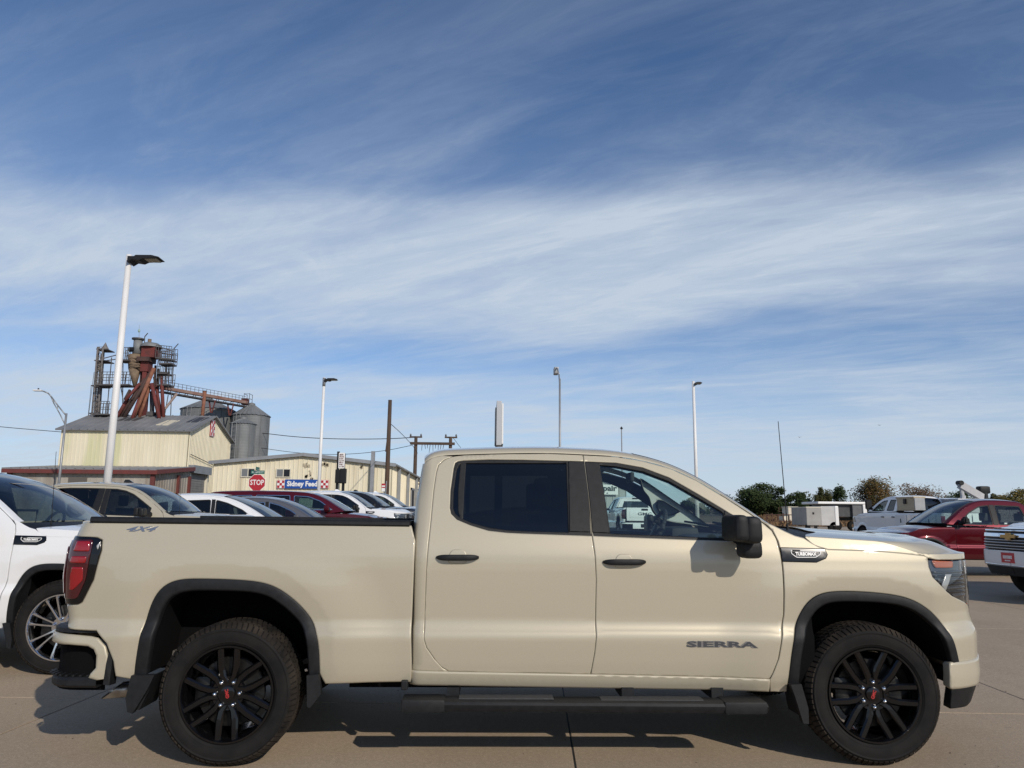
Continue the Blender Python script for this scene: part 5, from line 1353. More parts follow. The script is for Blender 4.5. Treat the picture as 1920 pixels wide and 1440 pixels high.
spouts = [((1235, 590), (965, 1240), .17, RUSTO, -.7), ((1200, 640), (850, 1225), .17, RUSTD, -.5), ((1130, 720), (800, 1215), .16, RUSTD, -.3), ((1060, 780), (880, 990), .13, RUSTR, -.8), ((930, 930), (785, 1185), .15, RUSTR, -.6), ((1190, 800), (1050, 1210), .14, RUSTO, -.4), ((1060, 960), (960, 1230), .15, RUSTR, -.9),
          ((1325, 640), (1352, 1200), .15, RUSTR, -.2), ((1205, 780), (1300, 1205), .16, RUSTR, -.8), ((1240, 700), (1330, 1190), .12, RUSTR, .2), ((1210, 880), (1212, 1170), .19, STEELD, .1), ((1290, 600), (1270, 1190), .12, RUSTD, .4), ((940, 860), (880, 970), .12, RUSTD, -.4), ((1255, 560), (1235, 900), .1, RUSTD, .1), ((1030, 860), (960, 980), .1, RUSTD, -.6)]
for (p, q, r, m, d) in spouts: MB().tube(E(*p, d), E(*q, d-.4), r, r, 10).build('spout', m, el, True)
ebox('boot', 1165, 1245, 1130, 1180, .8, STEELD, -.2)
def catwalk(x0, x1, y, rails=(60, 30), dep=1.3, d=-.4, sl=0.0):
    a, c = E(x0, y, d), E(x1, y+sl, d); fl = MB(); n = 6
    fl.add([(a[0], d-dep/2, a[2]), (c[0], d-dep/2, c[2]), (c[0], d+dep/2, c[2]), (a[0], d+dep/2, a[2])]+[(a[0], d-dep/2, a[2]-.12), (c[0], d-dep/2, c[2]-.12), (c[0], d+dep/2, c[2]-.12), (a[0], d+dep/2, a[2]-.12)], [(0, 1, 2, 3), (7, 6, 5, 4), (0, 4, 5, 1), (1, 5, 6, 2), (2, 6, 7, 3), (3, 7, 4, 0)])
    cw = fl.build('catwalk', STEELD, el); b = MB()
    for yy in (d-dep/2, d+dep/2):
        for h in (.55, 1.05): b.tube((a[0], yy, a[2]+h), (c[0], yy, c[2]+h), .028, n=5)
        for i in range(n+1):
            t = i/n; b.tube((a[0]+(c[0]-a[0])*t, yy, a[2]+(c[2]-a[2])*t), (a[0]+(c[0]-a[0])*t, yy, a[2]+(c[2]-a[2])*t+1.05), .025, n=5)
    b.build('railing', STEELD, cw)
catwalk(555, 965, 800); catwalk(1290, 1480, 470, sl=20); catwalk(1330, 1480, 545, sl=-5); catwalk(835, 960, 500); catwalk(520, 720, 1160, d=-.6); catwalk(1300, 1450, 800, d=.2); catwalk(1310, 1430, 660, d=0)
b = MB()
for (p, q) in (((1483, 340), (1455, 790)), ((1483, 350), (1535, 290)), ((1420, 560), (1410, 820)), ((1385, 560), (1375, 800)), ((1115, 330), (1122, 205)), ((1122, 205), (1160, 160)), ((716, 460), (655, 1160)), ((855, 430), (850, 1100)), ((900, 640), (880, 800)), ((1300, 330), (1480, 385)), ((1300, 395), (1470, 435)), ((1080, 440), (1200, 310)), ((1200, 310), (1235, 440)), ((1450, 900), (1440, 1170)), ((1410, 920), (1370, 1150)), ((1500, 890), (1370, 1100)), ((830, 830), (860, 1000)), ((620, 470), (850, 410)), ((640, 500), (850, 470))):
    b.tube(E(*p, -.3), E(*q, -.3), .045, .04, 6)
b.build('steel_frame', STEELD, el)
for dx in (-1, 1): MB().tube(E(1520, 900, .3*dx), E(1372, 1090, .3*dx), .11, .11, 8).build('brace', mat('pale_brace', (.33, .25, .22), .7), el)
# finial and mast
a = E(1052, 240); MB().tube(a, E(1056, 60), .025, .012, 6).build('weather_vane', M_GALVP, el)
a = E(1053, 130); MB().lathe([(0, -.2), (.09, -.1), (.10, .0), (.05, .12), (0, .2)], 'z', a, 10).build('vane_ball', mat('verdigris', (.30, .42, .36), .6), el, True)
mast = thing('lattice_mast', 'slender lattice mast with small platforms at the left of the elevator', 'mast', (px(186, 780, YE)[0], YE+.5, px(186, 780, YE)[2]-.6))
MO = np.array(mast.location)
def Mp(x, y, d=0.0): return tuple(px(100+x/6.546, 600+y/6.546, YE+d)-MO)
b = MB(); LG = varied('mast_grey', (.20, .19, .185), (.12, .10, .095), 4, .7)
legs = [((545, 330), (470, 1200), 0), ((610, 330), (545, 1200), 0), ((560, 330), (500, 1200), .8), ((625, 330), (565, 1200), .8), ((590, 420), (520, 1200), .4)]
for p, q, d in legs: MB().tube(Mp(*p, d), Mp(*q, d), .07, .08, 6).build('mast_leg', LG, mast)
for k in range(16):
    t0, t1 = k/16, (k+1)/16
    for (i, j) in ((0, 1), (2, 3), (1, 3)):
        A1, A2, d1 = legs[i]; B1, B2, d2 = legs[j]
        p = Mp(A1[0]+(A2[0]-A1[0])*t0, A1[1]+(A2[1]-A1[1])*t0, d1); q = Mp(B1[0]+(B2[0]-B1[0])*t1, B1[1]+(B2[1]-B1[1])*t1, d2); b.tube(p, q, .022, n=4)
        q = Mp(B1[0]+(B2[0]-B1[0])*t0, B1[1]+(B2[1]-B1[1])*t0, d2); b.tube(p, q, .025, n=4)
br = b.build('lattice', LG, mast); br['kind'] = 'stuff'
for (x0, x1, y) in ((525, 660, 352), (500, 655, 492), (460, 610, 800), (428, 560, 1140)):
    a, c = Mp(x0, y), Mp(x1, y+6); MB().box((a[0], -.5, a[2]-.06), (c[0], .9, a[2]+.02)).build('platform', STEELD, mast)
a = Mp(578, 350); MB().lathe([(.42, 0), (.2, .35), (0, .75)], 'z', (a[0], .3, a[2]), 8).build('cap', LG, mast)
a, c = Mp(522, 610), Mp(570, 480); MB().box((a[0], -.2, a[2]), (c[0], .3, c[2])).build('hoist_box', mat('hoist_grey', (.17, .15, .13), .7), mast)
b = MB()
for p, q in (((500, 640), (430, 1190)), ((465, 800), (425, 1200))): b.tube(Mp(*p, -.3), Mp(*q, -.3), .02, n=4)
b.build('guy_cable', STEELD, mast)
# conveyor bridge
cvy = thing('conveyor_bridge', 'rusty overhead conveyor with railing running from the tower to the bins', 'conveyor', tuple(px(305, 728, YE+1)))
CO = np.array(cvy.location)
def Cp(u, v, Y): return np.array(px(u, v, Y))-CO
A_, B_ = Cp(303, 727, YE+1), Cp(462, 755, 80); A2, B2 = Cp(303, 735, YE+1), Cp(462, 763, 80)
MB().bar(A_, B_, .45, .28).build('trough', varied('conveyor_rust', (.22, .09, .06), (.33, .24, .20), 1.2, .8), cvy)
MB().bar(A2, B2, .7, .12).build('walkway', STEELD, cvy)
b = MB(); n = 22
for i in range(n):
    p = A_+(B_-A_)*i/n; q = A_+(B_-A_)*(i+1)/n; p2 = A2+(B2-A2)*i/n; q2 = A2+(B2-A2)*(i+1)/n
    b.tube(p2, q if i % 2 else p, .03, n=4); b.tube(p+np.array([0, -.3, 0]), p+np.array([0, -.3, .62]), .022, n=4); b.tube(p+np.array([0, -.3, .6]), q+np.array([0, -.3, .6]), .024, n=4); b.tube(p+np.array([0, -.3, .35]), q+np.array([0, -.3, .35]), .02, n=4)
b.build('railing', STEELD, cvy)
dm = Cp(460, 752, 80); b = MB(); b.box(dm-np.array([.3, .4, .4]), dm+np.array([.25, .4, .25])); b.build('drive_box', RUSTR, cvy)
b = MB()
for s_ in (0, .55): 
    for h in (0, .5, 1.0): b.tube(dm+np.array([s_, -.5, h-.3]), dm+np.array([s_, .5, h-.3]), .025, n=4)
for s_, y_ in ((0, -.5), (.55, -.5), (.55, .5), (0, .5)): b.tube(dm+np.array([s_, y_, -.6]), dm+np.array([s_, y_, .75]), .03, n=4)
for h in (-.3, .2, .7): b.tube(dm+np.array([0, -.5, h]), dm+np.array([.55, -.5, h]), .025, n=4)
b.build('end_cage', STEELD, cvy)
for t in (.52, .75):
    p = A2+(B2-A2)*t; b = MB(); b.bar(p, p+np.array([.25, 0, -1.2]), .12, .12); b.bar(p+np.array([.6, 0, 0]), p+np.array([.35, 0, -1.2]), .1, .1); b.build('trestle', RUSTR, cvy)
st = thing('roof_stack', 'rusty orange stovepipe standing before the wide bin on the mill roof', 'stack', tuple(px(379, 784, ym+1)))
zt_ = px(381, 734, ym+1)[2]-st.location.z; MB().tube((0, 0, -.5), (.05, 0, zt_), .15, .15, 12).build('pipe', RUSTO, st, True); MB().tube((.05, 0, zt_), (.05, 0, zt_+.06), .17, .17, 12).build('collar', RUSTD, st)
# ================================================================== poles, signs, wires
M_WPOLE = varied('white_pole_paint', (.78, .78, .77), (.70, .69, .68), 1.5, .5)
M_WOOD = varied('weathered_wood', (.10, .062, .042), (.055, .038, .028), 3, .9, sc=(1, 1, .15), bump=.3, bscale=20)
M_LED = mat('lamp_panel', (.30, .28, .22), .4)
def light_pole(ub, vb, ut, vt, Y, r0, r1, label, arm=1.0, band=False):
    b0, t0 = px(ub, vb, Y), px(ut, vt, Y); x = (b0[0]+t0[0])/2; g = ground_z(x, Y); h = t0[2]-g
    t = thing('light_pole', label, 'light pole', (x, Y, g), group='white lot lighting poles')
    MB().lathe([(r0*1.9, 0), (r0*1.9, .04), (r0, .05)], 'z', n=20).build('base_plate', M_WPOLE, t)
    MB().tube((0, 0, .02), (0, 0, h), r0, r1, 24).build('pole', M_WPOLE, t, True)
    if band: MB().tube((0, 0, h-.42), (0, 0, h-.02), r1+.012, r1+.012, 16).build('sleeve', M_GALVP, t, True)
    hd = MB(); s = arm; hd.prism([(r1*.7, h-.22), (r1*.7, h-.08), (.20*s, h-.08), (.24*s, h-.05), (.62*s, h-.045), (.80*s, h-.085), (.80*s, h-.10), (.42*s, h-.125), (.32*s, h-.17), (.16*s, h-.15)], -.17, .17)
    l = hd.build('lamp_head', M_BLACK, t); MB().box((.44*s, -.13, h-.131), (.74*s, .13, h-.112)).build('lamp_panel', M_LED, l)
    return t
light_pole(201, 900, 243, 478, 17.0, .09, .062, 'tall white light pole, the nearest and thickest, rising beside the mill', .92)
light_pole(597.6, 916, 608, 708, 36.0, .085, .062, 'white light pole with a grey collar standing before the blue sign', .78, True)
light_pole(1304.8, 888, 1300.3, 715, 34.0, .085, .062, 'white light pole rising above the windshield of the sand coloured truck', .46)
# grey street lights
def street_lamp(u, vt, Y, label, arm=None, r=.09):
    p = px(u, vt, Y); g = ground_z(p[0], Y); h = p[2]-g
    t = thing('street_lamp', label, 'street lamp', (p[0], Y, g)); MB().tube((0, 0, 0), (0, 0, h), r, r*.75, 14).build('pole', M_GALVP, t, True)
    MB().lathe([(r*2, 0), (r*2, .3), (r*1.1, .34)], 'z', n=14).build('base', M_GALVP, t)
    return t, h
t, h = street_lamp(124.5, 775, 50, 'grey street lamp with a long bent double arm left of the mill')
pts = [(0, 0, h-.15), (-.55, 0, h+.45), (-1.05, 0, h+1.05), (-1.3, 0, h+1.3), (-1.6, 0, h+1.42), (-1.75, 0, h+1.46)]
MB().path(pts, .042, 8).build('arm', M_GALVP, t, True); MB().path([(0, 0, h-.75), (-.45, 0, h+.02), (-.85, 0, h+.62), (-1.12, 0, h+1.12)], .035, 8).build('arm', M_GALVP, t, True)
MB().tube((-.6, 0, h+.5), (-.6, 0, h+.22), .025, n=6).build('strut', M_GALVP, t)
MB().bbox((-2.25, -.14, h+1.42), (-1.7, .14, h+1.52), .04).build('lamp_head', M_WPOLE, t); MB().tube((-1.95, 0, h+1.52), (-1.95, 0, h+1.62), .05, n=8).build('photocell', M_BLACK, t)
t, h = street_lamp(1049.6, 710, 45, 'tall grey street lamp seen end on above the cab roof', r=.075)
MB().path([(0, 0, h-.5), (0, .5, h+.35), (-.05, 1.0, h+.8), (-.1, 1.5, h+.95)], .04, 8).build('arm', M_GALVP, t, True); MB().bbox((-.22, 1.3, h+.55), (.06, 1.95, h+.98), .05).build('lamp_head', M_GALVP, t)
# edge-on pylon sign
p0, p1 = px(935.5, 838, 60), px(935.5, 757, 60); g = ground_z(p0[0], 60)
t = thing('pylon_sign', 'raised sign cabinet seen edge on above the cab roof', 'sign', (p0[0], 60, g))
MB().bbox((-.24, -1.6, p0[2]-g), (.16, 1.6, p1[2]-g), .03).build('cabinet', mat('cabinet_grey', (.46, .48, .50), .5, .2), t); MB().bbox((.17, -1.6, p0[2]-g+.1), (.30, 1.6, p1[2]-g-.2), .02).build('sign_face', M_SIGNW, t); MB().bbox((-.34, -1.5, p0[2]-g+.2), (-.25, 1.5, p1[2]-g-.5), .02).build('sign_face', M_BADGE, t)
MB().tube((0, 0, 0), (0, 0, p0[2]-g+.2), .30, .30, 16).build('pole', M_BLACK, t, True)
p = px(1165.3, 803, 70); g = ground_z(p[0], 70); t = thing('thin_mast', 'thin grey mast with a dark knob above the windshield', 'mast', (p[0], 70, g)); MB().tube((0, 0, 0), (0, 0, p[2]-g), .07, .05, 8).build('pole', M_GALVP, t); MB().lathe([(0, -.16), (.15, 0), (.0, .18)], 'z', (0, 0, p[2]-g), 10).build('knob', M_BLACK, t, True)
# timber poles
a, c = px(727, 905, 45), px(731.5, 750, 45); g = ground_z(a[0], 45)
t = thing('timber_pole', 'bare leaning brown timber pole before the store corner', 'utility pole', (a[0]-.05, 45, g)); MB().tube((0, 0, 0), (c[0]-a[0]+.05, 0, c[2]-g), .15, .11, 12).build('pole', M_WOOD, t, True); MB().tube((-.12, -.1, 0), (-.0, -.1, 2.9), .05, .05, 6).build('conduit', M_GALVP, t); MB().tube((-.11, -.12, 4.6), (-.02, -.12, 5.6), .045, n=6).build('conduit', M_WOOD, t)
g = ground_z(-6.5, 70); A = px(780, 818, 70); B = px(845, 818, 70)
t = thing('frame_pole', 'wooden two legged pole frame carrying a crossbar and hanging cut-outs', 'utility pole', (A[0], 70, g)); dx = B[0]-A[0]; hh = A[2]-g
for x in (0, dx): MB().tube((x, 0, 0), (x, 0, hh), .19, .15, 10).build('pole', M_WOOD, t, True)
zb_ = px(812, 832, 70)[2]-g
MB().box((-.5, -.25, zb_-.12), (dx+.4, -.12, zb_+.12)).build('crossbar', M_WOOD, t); MB().box((-.6, .12, hh-.12), (.55, .22, hh+.02)).build('crossarm', M_WOOD, t); MB().box((dx-.55, .12, hh-.12), (dx+.6, .22, hh+.02)).build('crossarm', M_WOOD, t)
rnd = random.Random(9)
for k in range(9):
    x = .6+k*(dx-1.2)/8; l = rnd.uniform(.35, .8); MB().tube((x, -.3, zb_-.1), (x+rnd.uniform(-.1, .1), -.3, zb_-.1-l), .035, .02, 5).build('cutout', M_BADGE, t)
for x in (-.5, .45, dx-.45, dx+.5): MB().lathe([(.05, 0), (.09, .1), (.05, .22), (0, .24)], 'z', (x, .17, hh+.02), 8).build('insulator', M_BADGE, t)
b = MB(); b.bar((0, -.1, 3.6), (.95, -.1, 3.55), .08, .1); b.bar((.1, -.1, 2.9), (.9, -.1, 3.5), .07, .07); b.build('bracket', M_WOOD, t); MB().bbox((.15, -.3, 1.7), (.6, 0, 2.4), .03).build('transformer_box', M_GALVP, t)
def wire(pts, Ys, label, r=.025, sag=0.0):
    P = [np.array(px(u, v, Y)) for (u, v), Y in zip(pts, Ys)]; Q = chaikin(np.array(P), 2); b = MB(); b.path([tuple(q) for q in Q], r, 5)
    o = b.build('power_line', M_BLACK, None, fix=False); tag(o, label, 'power line')
wire([(-30, 797), (30, 803), (116, 810)], [58, 60, 61.8], 'dark cable sagging in from the left to the mill corner')
wire([(492, 812), (560, 820), (640, 823.5), (727, 823), (778, 820)], [79, 77, 75, 72, 70], 'upper dark cable strung from the bins to the frame pole', .035)
wire([(490, 840), (560, 850), (640, 853), (720, 846), (772, 835)], [79, 77, 75, 72, 70], 'lower dark cable dipping above the store roof')
wire([(734, 796), (755, 815), (776, 838), (783, 850)], [45, 53, 62, 69.6], 'slack wire from the timber pole down to the frame pole', .02)
wire([(846, 820), (851, 822), (862, 838), (875, 850)], [70, 71, 74, 76], 'short wire leaving the right leg of the frame pole', .02)
# stop sign with street name blades
Ysg = 36.0; c = px(482, 905, Ysg); g = ground_z(c[0], Ysg)
t = thing('stop_sign', 'red octagonal stop sign under a green street name blade', 'stop sign', (c[0], Ysg, g)); zc = c[2]-g
MB().box((-.03, 0, 0), (.03, .05, zc+.62)).build('post', M_GALVP, t)
def octa(r): return [(r/math.cos(math.pi/8)*math.cos(math.pi/8+k*math.pi/4), zc+r/math.cos(math.pi/8)*math.sin(math.pi/8+k*math.pi/4)) for k in range(8)]
MB().prism(octa(.381), -.012, -.006).build('plate', M_SIGNW, t); MB().prism(octa(.362), -.016, -.0125).build('plate', M_SIGNR, t)
text('lettering', 'STOP', .34, M_SIGNW, t, (0, -.0165, zc), depth=.003, width=.63, bold=.006)
bl = MB().box((-.30, -.03, zc+.40), (.32, -.02, zc+.56)).build('name_blade', M_SIGNG, t); text('lettering', 'ILLINOIS ST', .115, M_SIGNW, bl, (.01, -.032, zc+.48), depth=.002, width=.54)
MB().box((-.02, -.25, zc+.57), (-.01, .30, zc+.72)).build('name_blade', M_SIGNG, t)
# dark double sign on two posts
Yb = 45.0; p = px(638, 848, Yb); g = ground_z(p[0], Yb)
t = thing('post_sign', 'narrow white sign with dark writing above a black box on two posts', 'sign', (p[0], Yb, g))
def Z(v): return px(638, v, Yb)[2]-g
def X(u): return px(u, 900, Yb)[0]-p[0]
for u, vt in ((632, 846.5), (643.5, 880)): MB().box((X(u)-.07, 0, 0), (X(u)+.07, .14, Z(vt))).build('post', M_BLACK, t)
MB().box((X(644.5)-.05, 0, Z(880)), (X(645.5), .1, Z(850))).build('post', M_BLACK, t)
MB().bbox((X(628.5), -.10, Z(906)), (X(638), .1, Z(880)), .05).build('box', M_BLACK, t); MB().bbox((X(637), -.14, Z(906.5)), (X(649.5), .06, Z(878.5)), .05).build('box', M_BLACK, t)
bd = MB().box((X(633.5), -.05, Z(878)), (X(645), 0, Z(849))).build('board', M_SIGNW, t)
rnd = random.Random(2); M_SCRIB = mat('dark_red_writing', (.10, .02, .025), .5)
for k in range(7):
    z = Z(852.5+k*3.7); b = MB(); x = X(635); 
    while x < X(643.2)-.02: w = rnd.uniform(.015, .05); b.box((x, -.056, z-.035-rnd.uniform(0, .02)), (x+w, -.05, z+.03+rnd.uniform(0, .02))); x += w+rnd.uniform(.012, .04)
    q = b.build('lettering', M_SCRIB, bd); q['kind'] = 'stuff'
# small red and white plate by the timber pole
Ys = 40; c = px(719, 914, Ys); g = ground_z(c[0], Ys); t = thing('small_sign', 'small red and white plate on a thin post before the timber pole', 'sign', (c[0], Ys, g)); z = c[2]-g
MB().tube((0, 0, 0), (0, 0, z+.2), .025, n=8).build('post', M_GALVP, t); MB().box((-.10, -.04, z-.02), (.10, -.03, z+.20)).build('plate', M_SIGNR, t); MB().box((-.08, -.045, z+.03), (.08, -.041, z+.10)).build('plate', M_SIGNW, t); MB().box((-.085, -.04, z-.20), (.085, -.03, z-.03)).build('plate', M_SIGNW, t)
# two birds
for (u, v, Y) in ((1500, 820, 60), (1650, 797.5, 60)):
    c = px(u, v, Y); b = MB(); b.add([(0, -.14, 0), (.03, 0, .02), (0, .16, 0), (-.03, 0, .02), (-.22, .03, .08), (.22, .03, .08), (-.10, .06, .05), (.10, .06, .05)], [(0, 1, 2, 3), (3, 4, 6), (1, 7, 5), (3, 6, 2), (1, 2, 7)])
    o = b.build('bird', M_BLACK, None, loc=tuple(c)); tag(o, 'small dark bird gliding right of the aerial' if u < 1600 else 'small dark bird far right, higher than the other', 'bird', 'birds in the sky')
# ================================================================== trees and far field
def leaf_mat(name, cols, trans=.25):
    m = bpy.data.materials.new(name); m.use_nodes = True; nt = m.node_tree; N = nt.nodes; L = nt.links; b = N['Principled BSDF']
    g = N.new('ShaderNodeNewGeometry'); r = N.new('ShaderNodeValToRGB'); L.new(g.outputs['Random Per Island'], r.inputs[0])
    while len(r.color_ramp.elements) < len(cols): r.color_ramp.elements.new(.5)
    for i, c in enumerate(cols): r.color_ramp.elements[i].position = i/(len(cols)-1); r.color_ramp.elements[i].color = (*c, 1)
    L.new(r.outputs[0], b.inputs['Base Color']); b.inputs['Roughness'].default_value = .7; b.inputs['Specular IOR Level'].default_value = .2
    return m
L_DARK = leaf_mat('dark_leaf', [(.020, .035, .012), (.035, .055, .018), (.05, .068, .022), (.03, .042, .016)])
L_OLIVE = leaf_mat('olive_leaf', [(.05, .06, .02), (.075, .075, .025), (.035, .045, .016), (.10, .085, .03)])
L_AUT = leaf_mat('autumn_leaf', [(.17, .10, .03), (.11, .085, .025), (.06, .065, .022), (.20, .13, .05), (.12, .06, .035)])
L_BROWN = leaf_mat('brown_leaf', [(.15, .085, .05), (.10, .065, .04), (.19, .12, .075), (.12, .10, .05)])
L_YEL = leaf_mat('yellow_leaf', [(.16, .125, .03), (.10, .09, .025), (.20, .14, .035), (.07, .075, .022)])
M_BARK = varied('bark', (.06, .045, .035), (.10, .08, .065), 6, .9)
def tree(label, u0, u1, vt, vb, Y, leaf, n=2400, seed=1, size=.30, sparse=0.0, tall=1.0, clumps=16, limbs=9):
    rnd = random.Random(seed)
    a, c = px(u0, vt, Y), px(u1, vt, Y); cx = (a[0]+c[0])/2; g = ground_z(cx, Y); w = (c[0]-a[0])/2*1.12; top = a[2]-g; base = .15
    t = thing('tree', label, 'tree', (cx, Y, g), group='trees along the far side of the field')
    H = top; tb = MB(); tb.tube((0, 0, -.2), (rnd.uniform(-.2, .2), 0, H*.45), w*.075+.08, w*.045+.04, 8)
    CL = []
    for k in range(clumps):
        for _ in range(30):
            x, y, z = rnd.uniform(-1, 1), rnd.uniform(-1, 1), rnd.uniform(-1, 1)
            if x*x+y*y+z*z < 1 and (z > -.98): break
        zc = base+(H-base)*(.5+.5*z)*.93; s = rnd.uniform(.27, .46)
        wz = 1-.25*max(0, z); CL.append((x*w*.82*wz, y*w*.82*wz, zc, w*s, (H-base)*.5*s*1.05))
    CL.append((rnd.uniform(-.2, .2)*w, 0, H-(H-base)*.14, w*.26, (H-base)*.14))
    for k in range(limbs):
        q = CL[k % len(CL)]; s = rnd.uniform(.2, .42); p0 = (0, 0, H*s); mid = (q[0]*.45+rnd.uniform(-.2, .2), q[1]*.45, (H*s+q[2])*.5+.2)
        tb.tube(p0, mid, .09, .06, 5, False); tb.tube(mid, q[:3], .06, .025, 5, False)
        if sparse:
            for _ in range(7): tb.tube(mid, (q[0]+rnd.gauss(0, q[3]*.5), q[1]+rnd.gauss(0, q[3]*.5), q[2]+rnd.gauss(0.1, q[4]*.45)), .035, .012, 4, False)
    tb.build('trunk', M_BARK, t, True)
    v = []; f = []
    for k in range(int(n*2.2)):
        q = CL[rnd.randrange(len(CL))]
        th = rnd.uniform(0, 2*math.pi); ph = math.acos(rnd.uniform(-1, 1)); r = rnd.random()**(.45)
        if rnd.random() < .12: r *= 1.3
        c_ = Vector((q[0]+q[3]*r*math.sin(ph)*math.cos(th), q[1]+q[3]*r*math.sin(ph)*math.sin(th), q[2]+q[4]*r*math.cos(ph)))
        if c_.z < .15: continue
        s = size*rnd.uniform(.5, 1.2); d1 = Vector((rnd.gauss(0, 1), rnd.gauss(0, 1), rnd.gauss(0, .8))).normalized(); d2 = d1.orthogonal().normalized()
        i = len(v); v += [c_-d1*s*.6, c_-d2*s*.32, c_+d1*s*.6, c_+d2*s*.32]; f.append((i, i+1, i+2, i+3))
    cr = mesh_obj('crown', v, f, leaf, t); return t
tree('large dark green bushy tree beside the cream hut', 1376, 1470, 904, 964, 120, L_DARK, 5600, 1, .34, clumps=30)
tree('dark green tree leaning on the large bushy one', 1440, 1496, 913, 964, 119, L_DARK, 2600, 16, .32, clumps=14)
tree('low dark green tree right of the aerial', 1474, 1526, 923, 964, 118, L_DARK, 2600, 2, .32, clumps=20)
tree('pointed olive tree standing left of a rounder green one', 1521, 1556, 913, 960, 116, L_OLIVE, 1700, 3, .30, clumps=14)
tree('round green tree behind the black trailer', 1553, 1592, 913, 960, 118, L_DARK, 1900, 4, .30, clumps=16)
tree('tall autumn tree with golden brown leaves behind the service truck', 1594, 1670, 892, 964, 108, L_AUT, 3400, 5, .27, sparse=1, clumps=30, limbs=26)
tree('wide bare brownish tree behind the steel tool box', 1658, 1760, 904, 962, 112, L_BROWN, 2600, 6, .25, sparse=1, clumps=30, limbs=28)
tree('low dark green tree behind the crane boom', 1758, 1834, 922, 962, 115, L_DARK, 2600, 7, .32, clumps=20)
tree('small grey green tree between crane and yellow tree', 1846, 1880, 925, 962, 118, L_OLIVE, 1200, 8, .30)
tree('yellowing bushy tree at the right edge above the red pickup', 1868, 1950, 915, 962, 108, L_YEL, 3400, 9, .30, clumps=26)
tree('green tree seen through the cab beside the repair shop', 1183, 1222, 912, 958, 110, L_DARK, 1200, 12, .32)
tree('brownish tree seen through the cab behind the white tailgate', 1205, 1262, 928, 960, 108, L_BROWN, 1500, 13, .30, sparse=1)
tree('rounded green tree seen through the windshield', 1275, 1330, 930, 960, 116, L_DARK, 1700, 14, .32)
tree('low green tree filling in behind the windshield pillar', 1325, 1390, 928, 962, 125, L_DARK, 1700, 15, .32)
# hedge that closes the horizon
rnd = random.Random(21); v = []; f = []
for k in range(9000):
    u = rnd.uniform(1340, 1990); p = px(u, 960, 135); zg = ground_z(p[0], 135); hh = (2.9 if u < 1620 else 1.8)+1.0*math.sin(u*.05)+.7*math.sin(u*.13)
    c_ = Vector((p[0], 135+rnd.uniform(-1.5, 1.5), zg+abs(rnd.random())*max(.8, hh)*1.1)); s = rnd.uniform(.2, .45); d1 = Vector((rnd.gauss(0, 1), rnd.gauss(0, 1), rnd.gauss(0, .8))).normalized(); d2 = d1.orthogonal().normalized()
    i = len(v); v += [c_-d1*s*.6, c_-d2*s*.35, c_+d1*s*.6, c_+d2*s*.35]; f.append((i, i+1, i+2, i+3))
hd_ = mesh_obj('hedge', v, f, L_OLIVE); hd_['kind'] = 'stuff'; hd_['label'] = 'low scrub along the far edge of the field'
# tall dry grass in front of it
v = []; f = []
for k in range(9000):
    Y = rnd.uniform(64, 128); u = rnd.uniform(1370, 1960); p = px(u, 960, Y); zg = ground_z(p[0], Y)-.05; h = rnd.uniform(.15, .45); w = rnd.uniform(.05, .16); a = rnd.uniform(0, 3.14)
    i = len(v); v += [(p[0]-w*math.cos(a), Y-w*math.sin(a), zg), (p[0]+w*math.cos(a), Y+w*math.sin(a), zg), (p[0]+rnd.uniform(-.2, .2), Y, zg+h)]; f.append((i, i+1, i+2))
g_ = mesh_obj('dry_grass', v, f, leaf_mat('straw', [(.20, .12, .06), (.15, .085, .045), (.25, .165, .09), (.11, .06, .035)])); g_['kind'] = 'stuff'; g_['label'] = 'dry reddish brown grass covering the field'
# cream hut behind a rusty rail fence
Y = 75.0; a, c = px(1479, 972, Y), px(1495, 951, Y); g = ground_z(a[0], Y); t = thing('hut', 'small cream hut with lower side wing in the dry field', 'hut', (a[0], Y, g)); M_HUT = varied('hut_cream', (.76, .69, .56), (.66, .58, .46), 2, .7)
MB().box((.0, 0, 0), (c[0]-a[0], 1.6, c[2]-g)).build('wall', M_HUT, t); MB().box((-.06, -.06, c[2]-g), (c[0]-a[0]+.06, 1.66, c[2]-g+.06)).build('roof', M_PALE, t); MB().box((-.5, .1, 0), (c[0]-a[0]+.6, 1.2, (c[2]-g)*.42)).build('wing', M_HUT, t)
def fence(label, u0, u1, vt, Y, n, m, rails=3, r=.04):
    a, c = px(u0, vt, Y), px(u1, vt, Y); g = ground_z(a[0], Y); h = a[2]-g; t = thing('rail_fence', label, 'fence', (a[0], Y, g)); L_ = c[0]-a[0]
    for i in range(n+1): MB().tube((L_*i/n, 0, 0), (L_*i/n, 0, h+.1*(i % 2)), r*1.4, r*1.4, 6).build('post', m, t)
    for k in range(rails): MB().tube((0, 0, h*(.25+.7*k/max(1, rails-1))), (L_, 0, h*(.25+.7*k/max(1, rails-1))), r, n=6).build('rail', m, t)
M_RFENCE = varied('rusty_pipe', (.12, .055, .035), (.07, .04, .03), 3, .8)
fence('rusty pipe rail fence in the field before the cream hut', 1437, 1500, 964, 70, 6, M_RFENCE, 2)
fence('taller rusty gate frame around the cream hut', 1460, 1504, 951, 77.5, 4, M_RFENCE, 4, .022)
